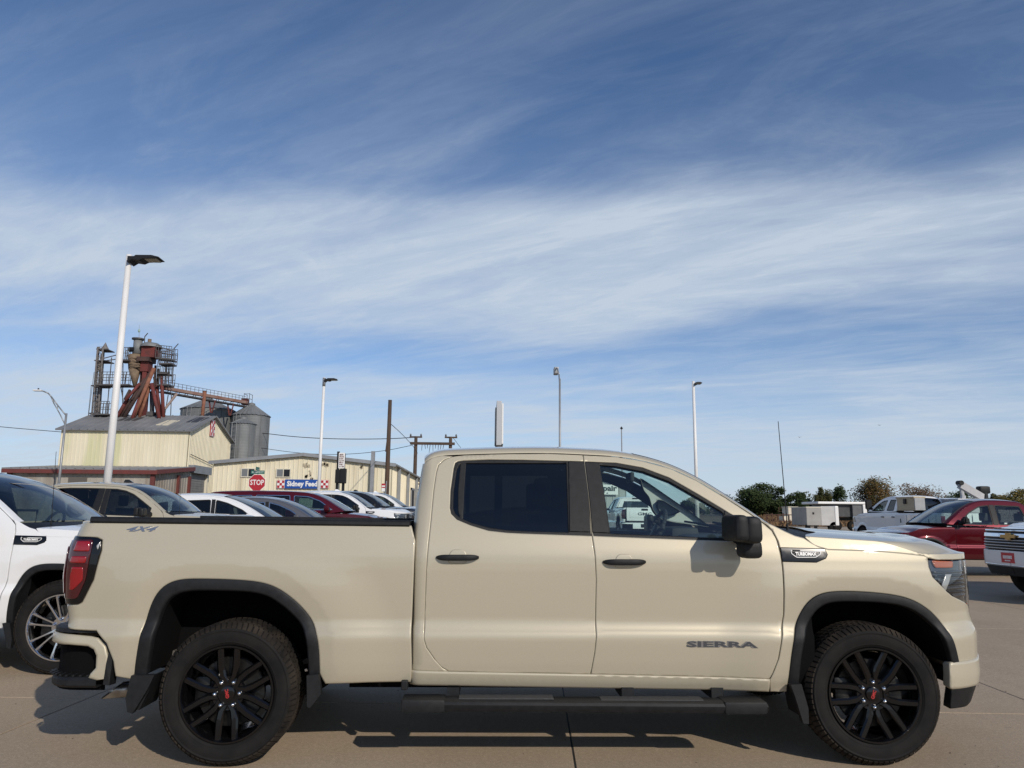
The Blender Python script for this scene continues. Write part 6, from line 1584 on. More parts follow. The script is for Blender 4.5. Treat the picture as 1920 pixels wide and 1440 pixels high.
# ================================================================== the other vehicles
def clip_x(poly, lo, hi):
    def half(P, x, s):
        out = []
        for i in range(len(P)):
            a, b = P[i], P[(i+1) % len(P)]; ia, ib = s*(a[0]-x) >= 0, s*(b[0]-x) >= 0
            if ia: out.append(a)
            if ia != ib:
                t = (x-a[0])/(b[0]-a[0]); out.append((x, a[1]+t*(b[1]-a[1])))
        return out
    P = [tuple(p) for p in poly]
    if lo is not None: P = half(P, lo, 1)
    if hi is not None: P = half(P, hi, -1)
    return np.array(P) if len(P) > 2 else None
def build_car(name, label, cat, sp, paint_, group=None):
    """a whole vehicle from a table of outlines, nose towards +x, near side at y=0, rear axle at x=0"""
    W, wb, RT = sp['W'], sp['wb'], sp['R']; root = thing(name, label, cat, group=group)
    zs = sp.get('z', 1.0); prof = [(z*zs, y) for z, y in sp.get('prof', PROF)]
    arches = []
    for cx in (0.0, wb):
        ra = RT+sp.get('gap', .085); th = np.linspace(R(-8), R(188), 26); zc = RT
        A = np.array([(cx-ra*math.cos(t)*1.0, zc+ra*math.sin(t)*sp.get('arch', 1.0)) for t in th]); A = np.vstack([[A[0][0], sp['sill']], A, [A[-1][0], sp['sill']]]); arches.append(A)
    def extra(x, z):
        x, z = np.broadcast_arrays(x, z); y = np.zeros(x.shape)
        for A in arches:
            d = seg_dist(x, z, A[1:-1]); d = np.where(inside(x, z, A), 0, d); y = y-.018*sstep((.11-d)/.06)-.012*sstep((.36-d)/.33)*sstep((sp['belt']-z)/.2)
        return y
    fz = lambda z: np.interp(z, [p[0] for p in sp['front']], [p[1] for p in sp['front']]); rz = lambda z: np.interp(z, [p[0] for p in sp['rear']], [p[1] for p in sp['rear']])
    S = Surf(prof, W, front=fz, rf=sp.get('rf', .35), rear=rz, rr=sp.get('rr', .2), bulge_f=sp.get('bf', .12), bulge_r=.05, extra=extra)
    rail = np.array(sp['rail'], float); crease = np.array(sp['hood'], float)      # from the glass base forward
    xs_n = float(fz(np.array(crease[-1][1]))); xm = xs_n+sp.get('rf', .35)*math.pi/2+(W/2-.05-sp.get('rf', .35)); xr_ = float(rz(np.array(.9)))-sp.get('rr', .2)*math.pi/2
    # ---- lower body, split at the door seams
    belt = [tuple(p) for p in sp['deck']]                     # rear to front, up to the glass base
    top = [(xr_-.02, belt[0][1])]+belt+[tuple(p) for p in crease[crease[:, 0] > belt[-1][0]+.01]]
    z_n = crease[-1][1]; bot = sp['sill']
    low = [(xs_n+.15, bot+.08), (arches[1][-1][0], bot)]+[tuple(p) for p in arches[1][::-1][1:-1]]+[(arches[1][0][0], bot), (arches[0][-1][0], bot)]+[tuple(p) for p in arches[0][::-1][1:-1]]+[(arches[0][0][0], bot), (xr_-.02, bot+.1)]
    body = top+[(xs_n+.12, z_n), (xs_n+.15, z_n-.05)]+low
    cuts = [None]+list(sp['seams'])+[None]; names = sp['names']
    for k, nm in enumerate(names):
        P = clip_x(body, cuts[k], cuts[k+1])
        if P is None: continue
        n_, f_ = panel(nm, S, inset(rounded(P, .012, 2), .003), paint_, root, edge=.004, hx=.06, hz=.03, step=.045)
        if 'door' in nm:
            x0 = P[:, 0].min()+.06 if sp.get('handle_rear', True) else P[:, 0].max()-.26; zh = sp['belt']-.16
            for par, side in ((n_, 0), (f_, 1)):
                y = float(S.base(np.array([x0+.1]), np.array([zh]))[0])-.03; y0, y1 = (y, y+.03) if not side else (W-y-.03, W-y)
                MB().bbox((x0, y0, zh-.018), (x0+.2, y1, zh+.018), .012).build('door_handle', sp.get('handle', paint_), par, angle=.6)
    panel('dark_backing', S, np.array([(xr_, .45), (xs_n, .45), (xs_n, crease[-1][1]-.03)]+[tuple(p-np.array([0, .03])) for p in crease[::-1]]+[(p[0], p[1]-.02) for p in belt[::-1]]), M_UNDER, root, off=-.03, edge=0, thick=0, hx=.25, hz=.15, step=.12)  # black backing added behind the panels to keep the seams dark
    # ---- glasshouse
    rr_ = chaikin(rail, 3); d = np.r_[0, np.cumsum(np.linalg.norm(np.diff(rr_, axis=0), axis=1))]; ns = 64; tt = np.linspace(0, d[-1], ns); rr_ = np.stack([np.interp(tt, d, rr_[:, 0]), np.interp(tt, d, rr_[:, 1])], -1)
    tt = np.linspace(0, 1, 19)**1.7; E0 = S(rr_[:, 0], rr_[:, 1]); rows = []
    zt = rr_[:, 1].max(); i_top = int(np.argmax(rr_[:, 1])); 
    for i in range(ns):
        x, y, z = E0[i]; x0 = rr_[i][0]; kf = float(sstep((x0-sp['xw']+.25)/.9)); kr = float(sstep((sp['xb']-x0+.1)/.5)); H = sp.get('crown', .075)*(1-.6*max(kf, kr))
        rows.append([(x+.14*kf*(1-(1-t)**2)-.10*kr*(1-(1-t)**2), y+(W/2-y)*t, z+(H-.025)*(1-(1-t)**2)+.025*(1-(1-min(t/.09, 1))**2)**.5) for t in tt])
    C = np.array(rows); M = C[:, ::-1].copy(); M[:, :, 1] = W-M[:, :, 1]; full = np.concatenate([C, M[:, 1:]], 1); nc = full.shape[1]
    iw = int(np.argmax(rr_[:, 0] > sp['xw'])); ib = int(np.argmax(rr_[:, 0] > sp['xb'])); jp = int(np.argmax(tt > .085))
    grid_obj('roof', full[ib:iw+1], sp.get('roof_paint', paint_), root)
    for a, b_ in ((0, jp+1), (nc-jp-1, nc)):
        grid_obj('windshield_pillar', full[iw:, a:b_], paint_, root)
        if ib > 1: grid_obj('rear_pillar', full[:ib+1, a:b_], paint_, root)
    grid_obj('windshield', full[iw:, jp:nc-jp], M_WSHIELD2, root)
    if ib > 1: grid_obj('rear_window', full[:ib+1, jp:nc-jp], M_TINT, root)
    ws = full[iw:, jp:nc-jp]; b = MB(); b.path([tuple(p) for p in np.vstack([ws[::-1, 0], ws[0, 1:-1], ws[:, -1]])], .009, 5); b.build('windshield_trim', sp.get('trim', M_BLACK), root, fix=False)
    side = [tuple(p) for p in rr_]+[tuple(p) for p in belt[::-1] if rr_[0][0] < p[0] < rr_[-1][0]]
    holes = [rounded(np.array(w), sp.get('wr', .05), 4) for w, m_ in sp['windows']]
    panel('side_frame', S, inset(np.array(side), .002), paint_, root, holes=holes, edge=.003, hx=.1, hz=.06, step=.05)
    for h, (w, gm) in zip(holes, sp['windows']):
        panel('window_frame', S, inset(h, .001), sp.get('trim', M_BLACK), root, holes=[inset(h, .022)], off=-.004, edge=.002, thick=.02, hx=.2, hz=.2, step=.06)
        panel('window_glass', S, inset(h, .016), gm, root, off=-.010, edge=0, thick=0, hx=.2, hz=.2, step=.06)
    if sp.get('bpillar'):
        for p in sp['bpillar']: panel('pillar_cover', S, np.array(p), M_BLACK, root, off=.003, edge=.002, thick=.006, hx=.1, hz=.1)
    # ---- hood
    ss = np.linspace(0, 1, 22); ts = np.linspace(0, 1, 13)**1.4; G = np.zeros((22, 13, 3)); zc = lambda x: np.interp(x, crease[:, 0], crease[:, 1])
    for j, t in enumerate(ts):
        yn = float(S.base(np.array([xs_n]), np.array([z_n]))[0]); u = (W/2-yn)*t; rf = sp.get('rf', .35); a = math.acos(max(-1, 1-min(u, rf)/rf)); xf = float(S(np.array([xs_n+rf*a+max(0, u-rf)]), np.array([z_n]))[0, 0]) if t > 0 else xs_n
        xb = crease[0][0]-.0+.12*(1-(1-t)**2)*0
        for i, s_ in enumerate(ss):
            x = xb+(xf-xb)*s_; xc_ = min(max(x, crease[0][0]), xs_n); y0 = float(S.base(np.array([xc_]), np.array([float(zc(xc_))]))[0]); e = xf-x
            G[i, j] = (x, y0+(W/2-y0)*t, float(zc(xc_))+sp.get('hcrown', .05)*(1-(1-t)**2.2)*(1-float(sstep(1-e/.5))**2))
    M = G[:, ::-1].copy(); M[:, :, 1] = W-M[:, :, 1]; hood = np.concatenate([G, M[:, 1:]], 1); grid_obj('hood', hood, paint_, root)
    wsb = full[-1]; hr = hood[0]; q = np.stack([np.interp(hr[:, 1], wsb[:, 1], wsb[:, k]) for k in range(3)], -1); grid_obj('cowl', np.stack([hr-np.array([0, 0, .01]), (hr+q)/2-np.array([0, 0, .04]), q+np.array([.02, 0, -.01])], 0), M_BLACK, root, True)
    # ---- face, lamps, bumpers
    def wrap(nm, pts, m_, off, thick=.02, par=root, both=True): return panel(nm, S, np.array(pts), m_, par, both=both, off=off, thick=thick, edge=.004, hx=.06, hz=.05, step=.04)
    def mid(z): x_ = float(fz(np.array(z))); rf_ = sp.get('rf', .35); return x_+rf_*math.pi/2+W/2-float(S.base(np.array([x_]), np.array([z]))[0])-rf_
    for (nm, pts, m_, off) in sp['face']:
        wrap(nm, [((xs_n+a if a < 9 else mid(z)), z) for a, z in pts], m_, off)
    for (nm, pts, m_, off) in sp.get('tail', []): wrap(nm, [(xr_+a, z) for a, z in pts], m_, off)
    # rear wall
    wrap('rear_panel', [(xr_+.02, bot+.1), (xr_+.02, belt[0][1]), (xr_-(W/2-sp.get('rr', .2)-.05), belt[0][1]), (xr_-(W/2-sp.get('rr', .2)-.05), bot+.1)][::-1], paint_, -.002)
    b = MB(); b.box((xr_+.35, .2, sp['sill']-.02), (xs_n-.1, W-.2, sp['sill']+.10)); b.box((-.5, .4, .3), (.5, W-.4, .7)); b.build('underbody', M_UNDER, root)
    for A in arches:
        p3 = S(A[1:-1, 0], A[1:-1, 1])+np.array([0, .015, 0]); q3 = p3.copy(); q3[:, 1] = .42; grid_obj('arch_liner', np.stack([p3, q3], 0), M_UNDER, root, False, W)
        v = [(A[:, 0].mean(), .42, .35)]+[tuple(p) for p in q3]; f = [(0, i+1, i) for i in range(1, len(v)-1)]; mesh_obj('arch_liner', v, f, M_UNDER, root); v2, _, f2 = flip(np.array(v), None, f, W); mesh_obj('arch_liner', v2, f2, M_UNDER, root)
        if sp.get('flare'):
            B = np.array([(A[:, 0].mean()+(p[0]-A[:, 0].mean())*1.12, p[1] if p[1] < RT else RT+(p[1]-RT)*1.12) for p in A[1:-1]]); grid_obj('arch_moulding', strip_data(S, B, A[1:-1], 40, (0, .012, .015, .004), (0, .15, .8, 1), .03), M_BLACK, root, False, W)
    # ---- cabin
    b = MB(); xw0 = rr_[-1][0]; zb = sp['belt']
    b.bbox((xw0-.45, .16, zb-.35), (xw0+.15, W-.16, zb-.04), .05); b.build('dashboard', M_INT, root, angle=.6); MB().box((sp['xb']+.05, .15, .5), (xw0, W-.15, .56)).build('cabin_floor', M_INT, root)
    for x in sp['seats']:
        for y in (.30, W-.80):
            MB().bbox((x, y, .55), (x+.5, y+.5, .8), .06).build('seat', M_INT, root, angle=.6); MB().prism([(x-.06, .75), (x+.12, .75), (x-.06, zb+.10), (x-.20, zb+.10)], y, y+.5).build('backrest', M_INT, root); MB().bbox((x-.22, y+.14, zb+.13), (x-.12, y+.36, zb+.32), .03).build('headrest', M_INT, root, angle=.6)
    wv = MB(); c = Vector((xw0-.62, W-.5, zb-.06)); e2 = Vector((0, 1, 0)); e1 = Vector((.4, 0, .92)).normalized(); wv.path([tuple(c+e1*(.18*math.cos(t))+e2*(.18*math.sin(t))) for t in np.linspace(0, 2*math.pi, 25)], .016, 6); wv.bar(c-e2*.17, c+e2*.17, .03, .03); wv.build('steering_wheel', M_INT, root, True)
    lin = full[ib+1:iw, 2:nc-2].copy(); lin[:, :, 2] -= .04; grid_obj('headliner', lin, M_INTG, root, True)
    MB().bbox((sp['xw']+.10, W/2-.11, zt-.16), (sp['xw']+.13, W/2+.11, zt-.09), .01).build('rear_view_mirror', M_INT, root)
    # ---- door mirrors
    mx, mz = sp['mirror']
    for side in (0, 1):
        f_y = (lambda y: y) if not side else (lambda y: W-y); yb = float(S.base(np.array([mx]), np.array([mz]))[0]); b = MB(); bm = bmesh.new(); bmesh.ops.create_cube(bm, size=1)
        sx, sz = sp.get('mirror_size', (.14, .16))
        for q in bm.verts: q.co = Vector((q.co.x*sx*(1 if q.co.z < 0 else .8), q.co.y*.24, q.co.z*sz))
        bmesh.ops.bevel(bm, geom=bm.edges[:], offset=.035, segments=3, affect='EDGES'); bm.verts.index_update()
        b.add([(q.co.x+mx-.04*q.co.y/.24, f_y(yb-.15+q.co.y), q.co.z+mz+sz*.45) for q in bm.verts], [[q.index for q in f_.verts] for f_ in bm.faces]); bm.free(); mm = b.build('mirror', sp.get('mirror_paint', paint_), root, angle=.6)
        b = MB(); b.tube((mx-.01, f_y(yb-.09), mz+.01), (mx+.05, f_y(yb+.03), mz-.0), .035, .045, 8); b.build('mirror_arm', M_BLACK, mm)
    for far in (False, True):
        for cx in (0, wb): wheel(root, (cx, .005 if not far else W-.005, RT), RT, sp['rim'], .25, sp.get('wheel_mat', M_STEEL2), R(20), far, None, 'multi', False)
    return root, S, dict(xs=xs_n, xm=xm, mid=mid, xr=xr_, full=full, hood=hood)
M_STEEL2 = mat('alloy_silver', (.42, .42, .43), .3, .9)
M_WG = M_WSHIELD
SUVP = [(.3, .10), (.45, .05), (.6, .025), (.72, .02), (.85, .032), (1.0, .03), (1.08, .045), (1.16, .085), (1.3, .15), (1.5, .245), (1.7, .345), (1.9, .43)]
def crossover(label, paint_, trim, group):
    M_GLASS = M_GLASS2; sp = dict(W=1.86, wb=2.75, R=.36, rim=.24, sill=.32, belt=1.05, prof=SUVP, front=[(.3, 3.22), (.6, 3.30), (.95, 3.24), (1.1, 3.10)], rear=[(.3, -.70), (.6, -.76), (1.05, -.70), (1.3, -.60)], rf=.40, rr=.25,
              rail=[(-.86, 1.10), (-.70, 1.35), (-.50, 1.54), (-.1, 1.60), (.6, 1.645), (1.15, 1.63), (1.5, 1.565), (1.85, 1.42), (2.2, 1.22), (2.42, 1.09)],
              deck=[(-.80, 1.10), (0, 1.07), (1, 1.05), (2.0, 1.04), (2.42, 1.045)], hood=[(2.40, 1.05), (2.7, 1.03), (3.0, .98), (3.12, .93)], seams=[.42, 1.28, 2.32], names=['rear_quarter', 'rear_door', 'front_door', 'front_fender'],
              windows=[([(-.50, 1.14), (-.42, 1.40), (.22, 1.52), (.30, 1.13)], M_TINT), ([(.36, 1.13), (.30, 1.53), (1.10, 1.565), (1.17, 1.11)], M_TINT), ([(1.26, 1.11), (1.20, 1.565), (1.46, 1.50), (1.80, 1.36), (2.16, 1.12)], M_GLASS)], xw=1.30, xb=-.48, seats=(1.05, .1), mirror=(2.0, 1.12), trim=trim,
              bpillar=[[(1.175, 1.11), (1.115, 1.565), (1.195, 1.565), (1.255, 1.11)]],
              face=[('grille', [(.30, .52), (.30, .84), (10, .86), (10, .50)], M_GLOSSB, .004), ('headlight', [(.02, .76), (.06, .86), (.30, .86), (.30, .78)], M_LAMPC, .006), ('bumper_grille', [(.22, .34), (.25, .46), (10, .46), (10, .34)], M_BLACK, .004)], tail=[('taillight', [(-.02, .84), (-.02, 1.02), (.34, 1.03), (.22, .86)], M_RED, .006)])
    return build_car('parked_crossover', label, 'car', sp, paint_, group)[0]
def big_suv(label, paint_, group):
    M_GLASS = M_GLASS2; sp = dict(W=2.02, wb=3.40, R=.41, rim=.28, sill=.38, belt=1.26, prof=[(z*1.17, y) for z, y in SUVP], front=[(.3, 4.0), (.6, 4.08), (1.0, 4.05), (1.25, 3.98)], rear=[(.3, -.95), (.6, -1.0), (1.2, -.96), (1.8, -.86)], rf=.32, rr=.2,
              rail=[(-1.10, 1.28), (-1.04, 1.55), (-.95, 1.80), (-.5, 1.845), (.6, 1.86), (1.5, 1.855), (2.05, 1.815), (2.42, 1.68), (2.75, 1.49), (3.05, 1.31)],
              deck=[(-1.05, 1.28), (0, 1.27), (1.5, 1.26), (2.6, 1.25), (3.05, 1.245)], hood=[(3.02, 1.25), (3.4, 1.23), (3.8, 1.18), (4.0, 1.12)], seams=[.55, 1.55, 2.85], names=['rear_quarter', 'rear_door', 'front_door', 'front_fender'],
              windows=[([(-.88, 1.34), (-.82, 1.74), (.36, 1.77), (.40, 1.34)], M_TINT), ([(.50, 1.34), (.46, 1.775), (1.46, 1.775), (1.52, 1.33)], M_TINT), ([(1.62, 1.33), (1.56, 1.77), (2.0, 1.745), (2.35, 1.62), (2.76, 1.35)], M_GLASS)], xw=2.02, xb=-.90, seats=(1.35, .2), mirror=(2.60, 1.32), mirror_size=(.17, .20), trim=M_CHROME, crown=.06,
              face=[('grille', [(.22, .70), (.22, 1.06), (10, 1.08), (10, .66)], M_CHROME, .006), ('headlight', [(.0, .92), (.0, 1.08), (.20, 1.08), (.20, .80), (.12, .80)], M_LAMPC, .006)], tail=[('taillight', [(-.02, .9), (-.02, 1.3), (.20, 1.3), (.12, .9)], M_RED, .006)])
    return build_car('parked_sport_utility', label, 'car', sp, paint_, group)[0]
def place(o, x, y, yaw, s=1.0, z=None):
    o.location = (x, y, ground_z(x, y) if z is None else z); o.rotation_euler = (0, 0, yaw); o.scale = (s, s, s); return o
ROW = 'vehicles parked in the row left of the sand truck'
SKIP = ('chassis', 'leaf_spring', 'exhaust_tip', 'exhaust_pipe', 'air_dam')
def another_truck(label, x, y, yaw, s, paint_, skip=(), group=ROW, z=None):
    o = copy_tree(truck, None, {P_SAND: paint_, M_GLASS: M_GLASS2, M_WSHIELD: M_WSHIELD2, M_AMBER: M_LAMPC}, SKIP+tuple(skip)); o['label'] = label
    if group: o['group'] = group
    elif 'group' in o: del o['group']
    place(o, x, y, yaw, s, z)
    MB().prism([(2.02, 1.86), (2.34, 1.82), (2.14, 1.945), (2.07, 1.945)], .985, 1.015).build('roof_fin', M_GLOSSB if paint_ is P_SAND else paint_, o)
    return o
w1 = another_truck('white pickup truck with chrome wheels at the left edge', -7.46, 7.02, .02, 1.0, P_WHITE, ('wheel',))
for far in (False, True):
    for cx in (0, WB): wheel(w1, (cx, 0 if not far else TW, .42), .42, .290, .285, M_CHROME, R(10), far, None, 'multi')
w1.scale = (1, 1, .965)
another_truck('sand coloured pickup truck parked behind the white one, black roof fin', -8.85, 13.7, -.02, 1.0, P_SAND)
place(crossover('white crossover parked between the sand pickup and the grey crossover', P_WHITE, M_BLACK, ROW), -7.05, 16.6, 0, 1.02)
place(crossover('dark grey crossover with chrome window trim before the red one', P_GREY, M_CHROME, ROW), -6.72, 19.6, 0, 1.0)
rs = place(big_suv('tall red sport utility with a price sheet in its window', P_RED, ROW), -7.20, 22.6, 0, 1.0)
b = MB().box((1.72, .235, 1.42), (2.12, .24, 1.68)); b.v = [(p[0], p[1]+(p[2]-1.42)*.32-.036, p[2]) for p in b.v]; st_ = b.build('price_sheet', mat('sticker_paper', (.62, .78, .66), .6), rs)
rnd = random.Random(8)
for k in range(6):
    z = 1.645-.036*k; y = .235+(z-1.42)*.32-.040; b = MB(); x = 1.74
    while x < 2.06: w = rnd.uniform(.03, .11); b.box((x, y, z-.010), (x+w, y+.002, z+.008)); x += w+.02
    q = b.build('lettering', mat('sticker_print', (.20, .34, .28), .6), st_); q['kind'] = 'stuff'
another_truck('white pickup truck with a dark hood badge beyond the red sport utility', -7.42, 26.0, 0, 1.05, P_WHITE)
another_truck('black pickup truck between two white pickups, far along the row', -7.45, 29.6, 0, 1.08, P_BLACK)
another_truck('farthest white pickup truck of the row, near the timber pole', -7.20, 33.2, 0, 1.09, P_WHITE)
# ---- right hand side: red pickup, white pickup, service truck, all nose to the left
PKP = [(z*.95, y) for z, y in PROF]
def midsize(label):
    sp = dict(W=1.92, wb=3.34, R=.385, rim=.24, sill=.42, belt=1.17, prof=PKP, front=[(.3, 3.78), (.6, 3.86), (1.0, 3.84), (1.15, 3.76)], rear=[(.3, -1.0), (.7, -1.04), (1.2, -1.02), (1.5, -1.02)], rf=.34, rr=.10,
              rail=[(.72, 1.20), (.76, 1.45), (.86, 1.70), (1.05, 1.745), (1.5, 1.765), (1.9, 1.75), (2.2, 1.66), (2.55, 1.44), (2.86, 1.22)],
              deck=[(-1.05, 1.19), (.2, 1.17), (.75, 1.17), (1.6, 1.15), (2.86, 1.145)], hood=[(2.84, 1.15), (3.2, 1.14), (3.55, 1.10), (3.74, 1.02)], seams=[.78, 1.62, 2.68], names=['bed_side', 'rear_door', 'front_door', 'front_fender'], flare=True,
              windows=[([(.90, 1.22), (.97, 1.66), (1.58, 1.68), (1.64, 1.21)], M_GLASS), ([(1.76, 1.21), (1.70, 1.68), (1.95, 1.65), (2.25, 1.50), (2.60, 1.22)], M_GLASS)], xw=1.98, xb=.80, seats=(1.85, 1.0), mirror=(2.50, 1.24), mirror_paint=M_BLACK, handle=M_BLACK,
              bpillar=[[(1.645, 1.21), (1.585, 1.68), (1.695, 1.68), (1.755, 1.21)]], wheel_mat=M_GLOSSB,
              face=[('grille', [(.24, .66), (.22, .92), (10, .94), (10, .62)], M_GLOSSB, .006), ('headlight', [(-.10, .93), (-.03, .985), (.45, .97), (.45, .90), (.10, .89)], M_LAMPG, .006), ('lamp_strip', [(.02, .955), (.02, .975), (.22, .965), (.22, .945)], M_LAMPC, .012), ('lower_bumper', [(.02, .34), (.02, .50), (10, .52), (10, .34)], M_BLACK, .010)], tail=[('taillight', [(-.02, .85), (-.02, 1.15), (.12, 1.15), (.10, .85)], M_RED, .006)])
    return build_car('red_pickup', label, 'pickup truck', sp, P_RED)[0]
rp = midsize('red midsize pickup truck facing left beyond the sand truck hood'); rp.rotation_euler = (0, 0, math.pi-.02); xh = px(1747, 1000, 17.3)[0]
rp.location = (xh+3.34*.98, 17.3+1.92*.98, .08); rp.scale = (.98, .98, .98)
M_SATIN = mat('satin_chrome', (.42, .43, .45), .3, .8)
# white pickup with a barred chrome grille, nose to the left, at the right edge
def white_front():
    sp = dict(W=2.06, wb=3.75, R=.42, rim=.27, sill=.50, belt=1.28, prof=[(z*1.02, y) for z, y in PROF], front=[(.3, 4.22), (.6, 4.30), (.9, 4.30), (1.2, 4.24), (1.3, 4.16)], rear=[(.3, -1.1), (1.4, -1.1)], rf=.34, rr=.10, bf=.14,
              rail=[(1.05, 1.32), (1.07, 1.55), (1.15, 1.80), (1.3, 1.83), (2.0, 1.85), (2.3, 1.83), (2.65, 1.70), (2.95, 1.53), (3.25, 1.33)],
              deck=[(-1.15, 1.36), (.9, 1.35), (1.05, 1.30), (2.0, 1.28), (3.25, 1.27)], hood=[(3.22, 1.27), (3.6, 1.26), (4.0, 1.22), (4.18, 1.14)], seams=[1.05, 2.1, 3.2], names=['bed_side', 'rear_door', 'front_door', 'front_fender'],
              windows=[([(1.2, 1.34), (1.25, 1.74), (2.02, 1.76), (2.08, 1.33)], M_TINT), ([(2.2, 1.33), (2.14, 1.76), (2.35, 1.73), (2.65, 1.58), (3.0, 1.34)], M_GLASS)], xw=2.4, xb=1.12, seats=(2.2, 1.3), mirror=(2.9, 1.36), mirror_size=(.18, .24), mirror_paint=M_BLACK, wheel_mat=M_CHROME,
              face=[('headlight', [(-.08, 1.02), (-.02, 1.12), (.42, 1.12), (.42, .94), (.05, .94)], M_LAMPC, .008), ('grille', [(.40, .80), (.40, 1.125), (10, 1.13), (10, .80)], M_BLACK, .006), ('front_bumper', [(.0, .56), (.0, .78), (10, .79), (10, .56)], P_WHITE, .03), ('lower_bumper', [(.02, .40), (.02, .545), (10, .545), (10, .40)], M_BLACK, .015)], tail=[])
    t, S, q = build_car('white_pickup', 'white pickup truck with wide chrome barred grille at the right edge', 'pickup truck', sp, P_WHITE)
    xm, xs = q['xm'], q['xs']
    gr = [c for c in t.children if c.name.startswith('grille')][0]
    for k, (z, h, m) in enumerate(((1.108, .022, M_CHROME), (1.03, .060, M_CHROME), (.955, .014, M_SATIN), (.912, .014, M_SATIN), (.868, .014, M_SATIN), (.824, .014, M_SATIN))):
        panel('grille_bar', S, np.array([(xs+.38, z-h/2), (xs+.38, z+h/2), (q['mid'](z+h/2), z+h/2), (q['mid'](z-h/2), z-h/2)]), m, gr, off=.03 if h > .04 else .022, edge=.004, thick=.03, hx=.06, hz=.02, step=.04)
    panel('bumper_strip', S, np.array([(xs+.05, .545), (xs+.05, .575), (q['mid'](.575), .575), (q['mid'](.545), .545)]), M_CHROME, t, off=.035, edge=.003, thick=.02, hx=.06, hz=.02, step=.04)
    xf = float(S(np.array([xm]), np.array([1.03]))[0, 0])+.05; cy = sp['W']/2
    MB().prism([(cy-.17, 1.045), (cy-.055, 1.045), (cy-.055, 1.075), (cy+.065, 1.075), (cy+.065, 1.045), (cy+.18, 1.045), (cy+.165, .995), (cy+.055, .995), (cy+.055, .965), (cy-.065, .965), (cy-.065, .995), (cy-.185, .995)], xf-.01, xf+.012, axis=0).build('badge', mat('badge_gold', (.55, .38, .16), .3, .7), gr)
    # dealer plate
    pl = MB().bbox((xf+.0, cy-.20, .60), (xf+.012, cy+.11, .76), .004).build('dealer_plate', mat('plate_red', (.50, .03, .04), .4), t)
    rnd = random.Random(4)
    text('lettering', 'Nebraska', .07, M_SIGNW, pl, (xf+.014, cy-.045, .70), (R(90), 0, R(90)), .001, .22) if False else None
    b = MB(); y = cy-.15
    while y < cy+.06: w = rnd.uniform(.012, .03); b.box((xf+.012, y, .665), (xf+.0145, y+w, .715)); y += w+.008
    q_ = b.build('lettering', M_SIGNW, pl); q_['kind'] = 'stuff'
    b = MB(); y = cy-.11
    while y < cy+.02: w = rnd.uniform(.008, .02); b.box((xf+.012, y, .625), (xf+.0145, y+w, .645)); y += w+.007
    q_ = b.build('lettering', M_SIGNW, pl); q_['kind'] = 'stuff'
    return t
wf = white_front(); cen = px(1890, 1002, 12.9); wf.rotation_euler = (0, 0, math.pi); wf.scale = (1.05, 1.05, 1.05); wf.location = (cen[0]+4.80*1.05, 12.9+1.03*1.05, ground_z(11, 14))
# service truck, nose to the left and a little away
def service_truck(label, skipbox=False):
    sp = dict(W=2.06, wb=4.1, R=.43, rim=.24, sill=.58, belt=1.42, prof=[(z*1.10, y) for z, y in PROF], front=[(.3, 4.72), (.7, 4.80), (1.2, 4.78), (1.45, 4.66)], rear=[(.3, -1.1), (1.5, -1.1)], rf=.34, rr=.10,
              rail=[(1.62, 1.46), (1.64, 1.7), (1.72, 1.94), (1.9, 1.97), (2.4, 1.98), (2.75, 1.95), (3.1, 1.82), (3.4, 1.64), (3.68, 1.46)],
              deck=[(-1.15, 1.40), (1.4, 1.40), (1.62, 1.43), (2.4, 1.42), (3.68, 1.41)], hood=[(3.65, 1.41), (4.0, 1.40), (4.4, 1.36), (4.62, 1.28)], seams=[1.6, 2.35, 3.55], names=['utility_bed', 'rear_door', 'front_door', 'front_fender'], flare=False,
              windows=[([(1.80, 1.48), (1.86, 1.89), (2.28, 1.89), (2.32, 1.48)], M_TINT), ([(2.48, 1.47), (2.44, 1.88), (2.75, 1.86), (3.08, 1.72), (3.42, 1.47)], M_GLASS)], xw=2.82, xb=1.70, seats=(2.6,), mirror=(3.38, 1.55), mirror_size=(.10, .38), mirror_paint=M_BLACK, handle=M_BLACK,
              face=[('headlight', [(-.1, 1.06), (-.04, 1.25), (.4, 1.25), (.4, 1.06)], M_LAMPC, .008), ('grille', [(.42, .85), (.42, 1.22), (10, 1.24), (10, .85)], M_CHROME, .008), ('front_bumper', [(.0, .56), (.0, .80), (10, .80), (10, .56)], M_CHROME, .03)], tail=[('taillight', [(-.02, .95), (-.02, 1.3), (.10, 1.3), (.1, .95)], M_RED, .006)])
    t, S, q = build_car('service_truck', label, 'service truck', sp, P_WHITE)
    # bed doors and latches
    for x in (-.9, .1, .85):
        MB().bbox((x, -.012, .85), (x+.68, .03, 1.34), .01).build('bed_door', P_WHITE, t); MB().box((x+.32, 2.07, 1.06), (x+.36, 2.085, 1.2)).build('latch', M_BLACK, t)
        MB().bbox((x, 2.03, .85), (x+.68, 2.072, 1.34), .01).build('bed_door', P_WHITE, t)
    return t
sv = service_truck('white service truck facing away with a steel tool box behind its cab')
sv.rotation_euler = (0, 0, R(90)); sv.location = (14.75+2.06, 25.9, .17)
M_DIAM = varied('diamond_plate', (.42, .36, .25), (.34, .29, .21), 30, .45, .3, bump=.6, bscale=60); M_ALU = varied('aluminium_box', (.36, .37, .38), (.30, .31, .32), 8, .45, .4)
zb_, zt_ = px(1700, 957.5, 26.6)[2], px(1700, 932.5, 26.6)[2]; hh = zt_-zb_
tb = thing('tool_box', 'dull gold and grey steel tool box on the white service truck', 'tool box', (14.72, 26.1, zb_))
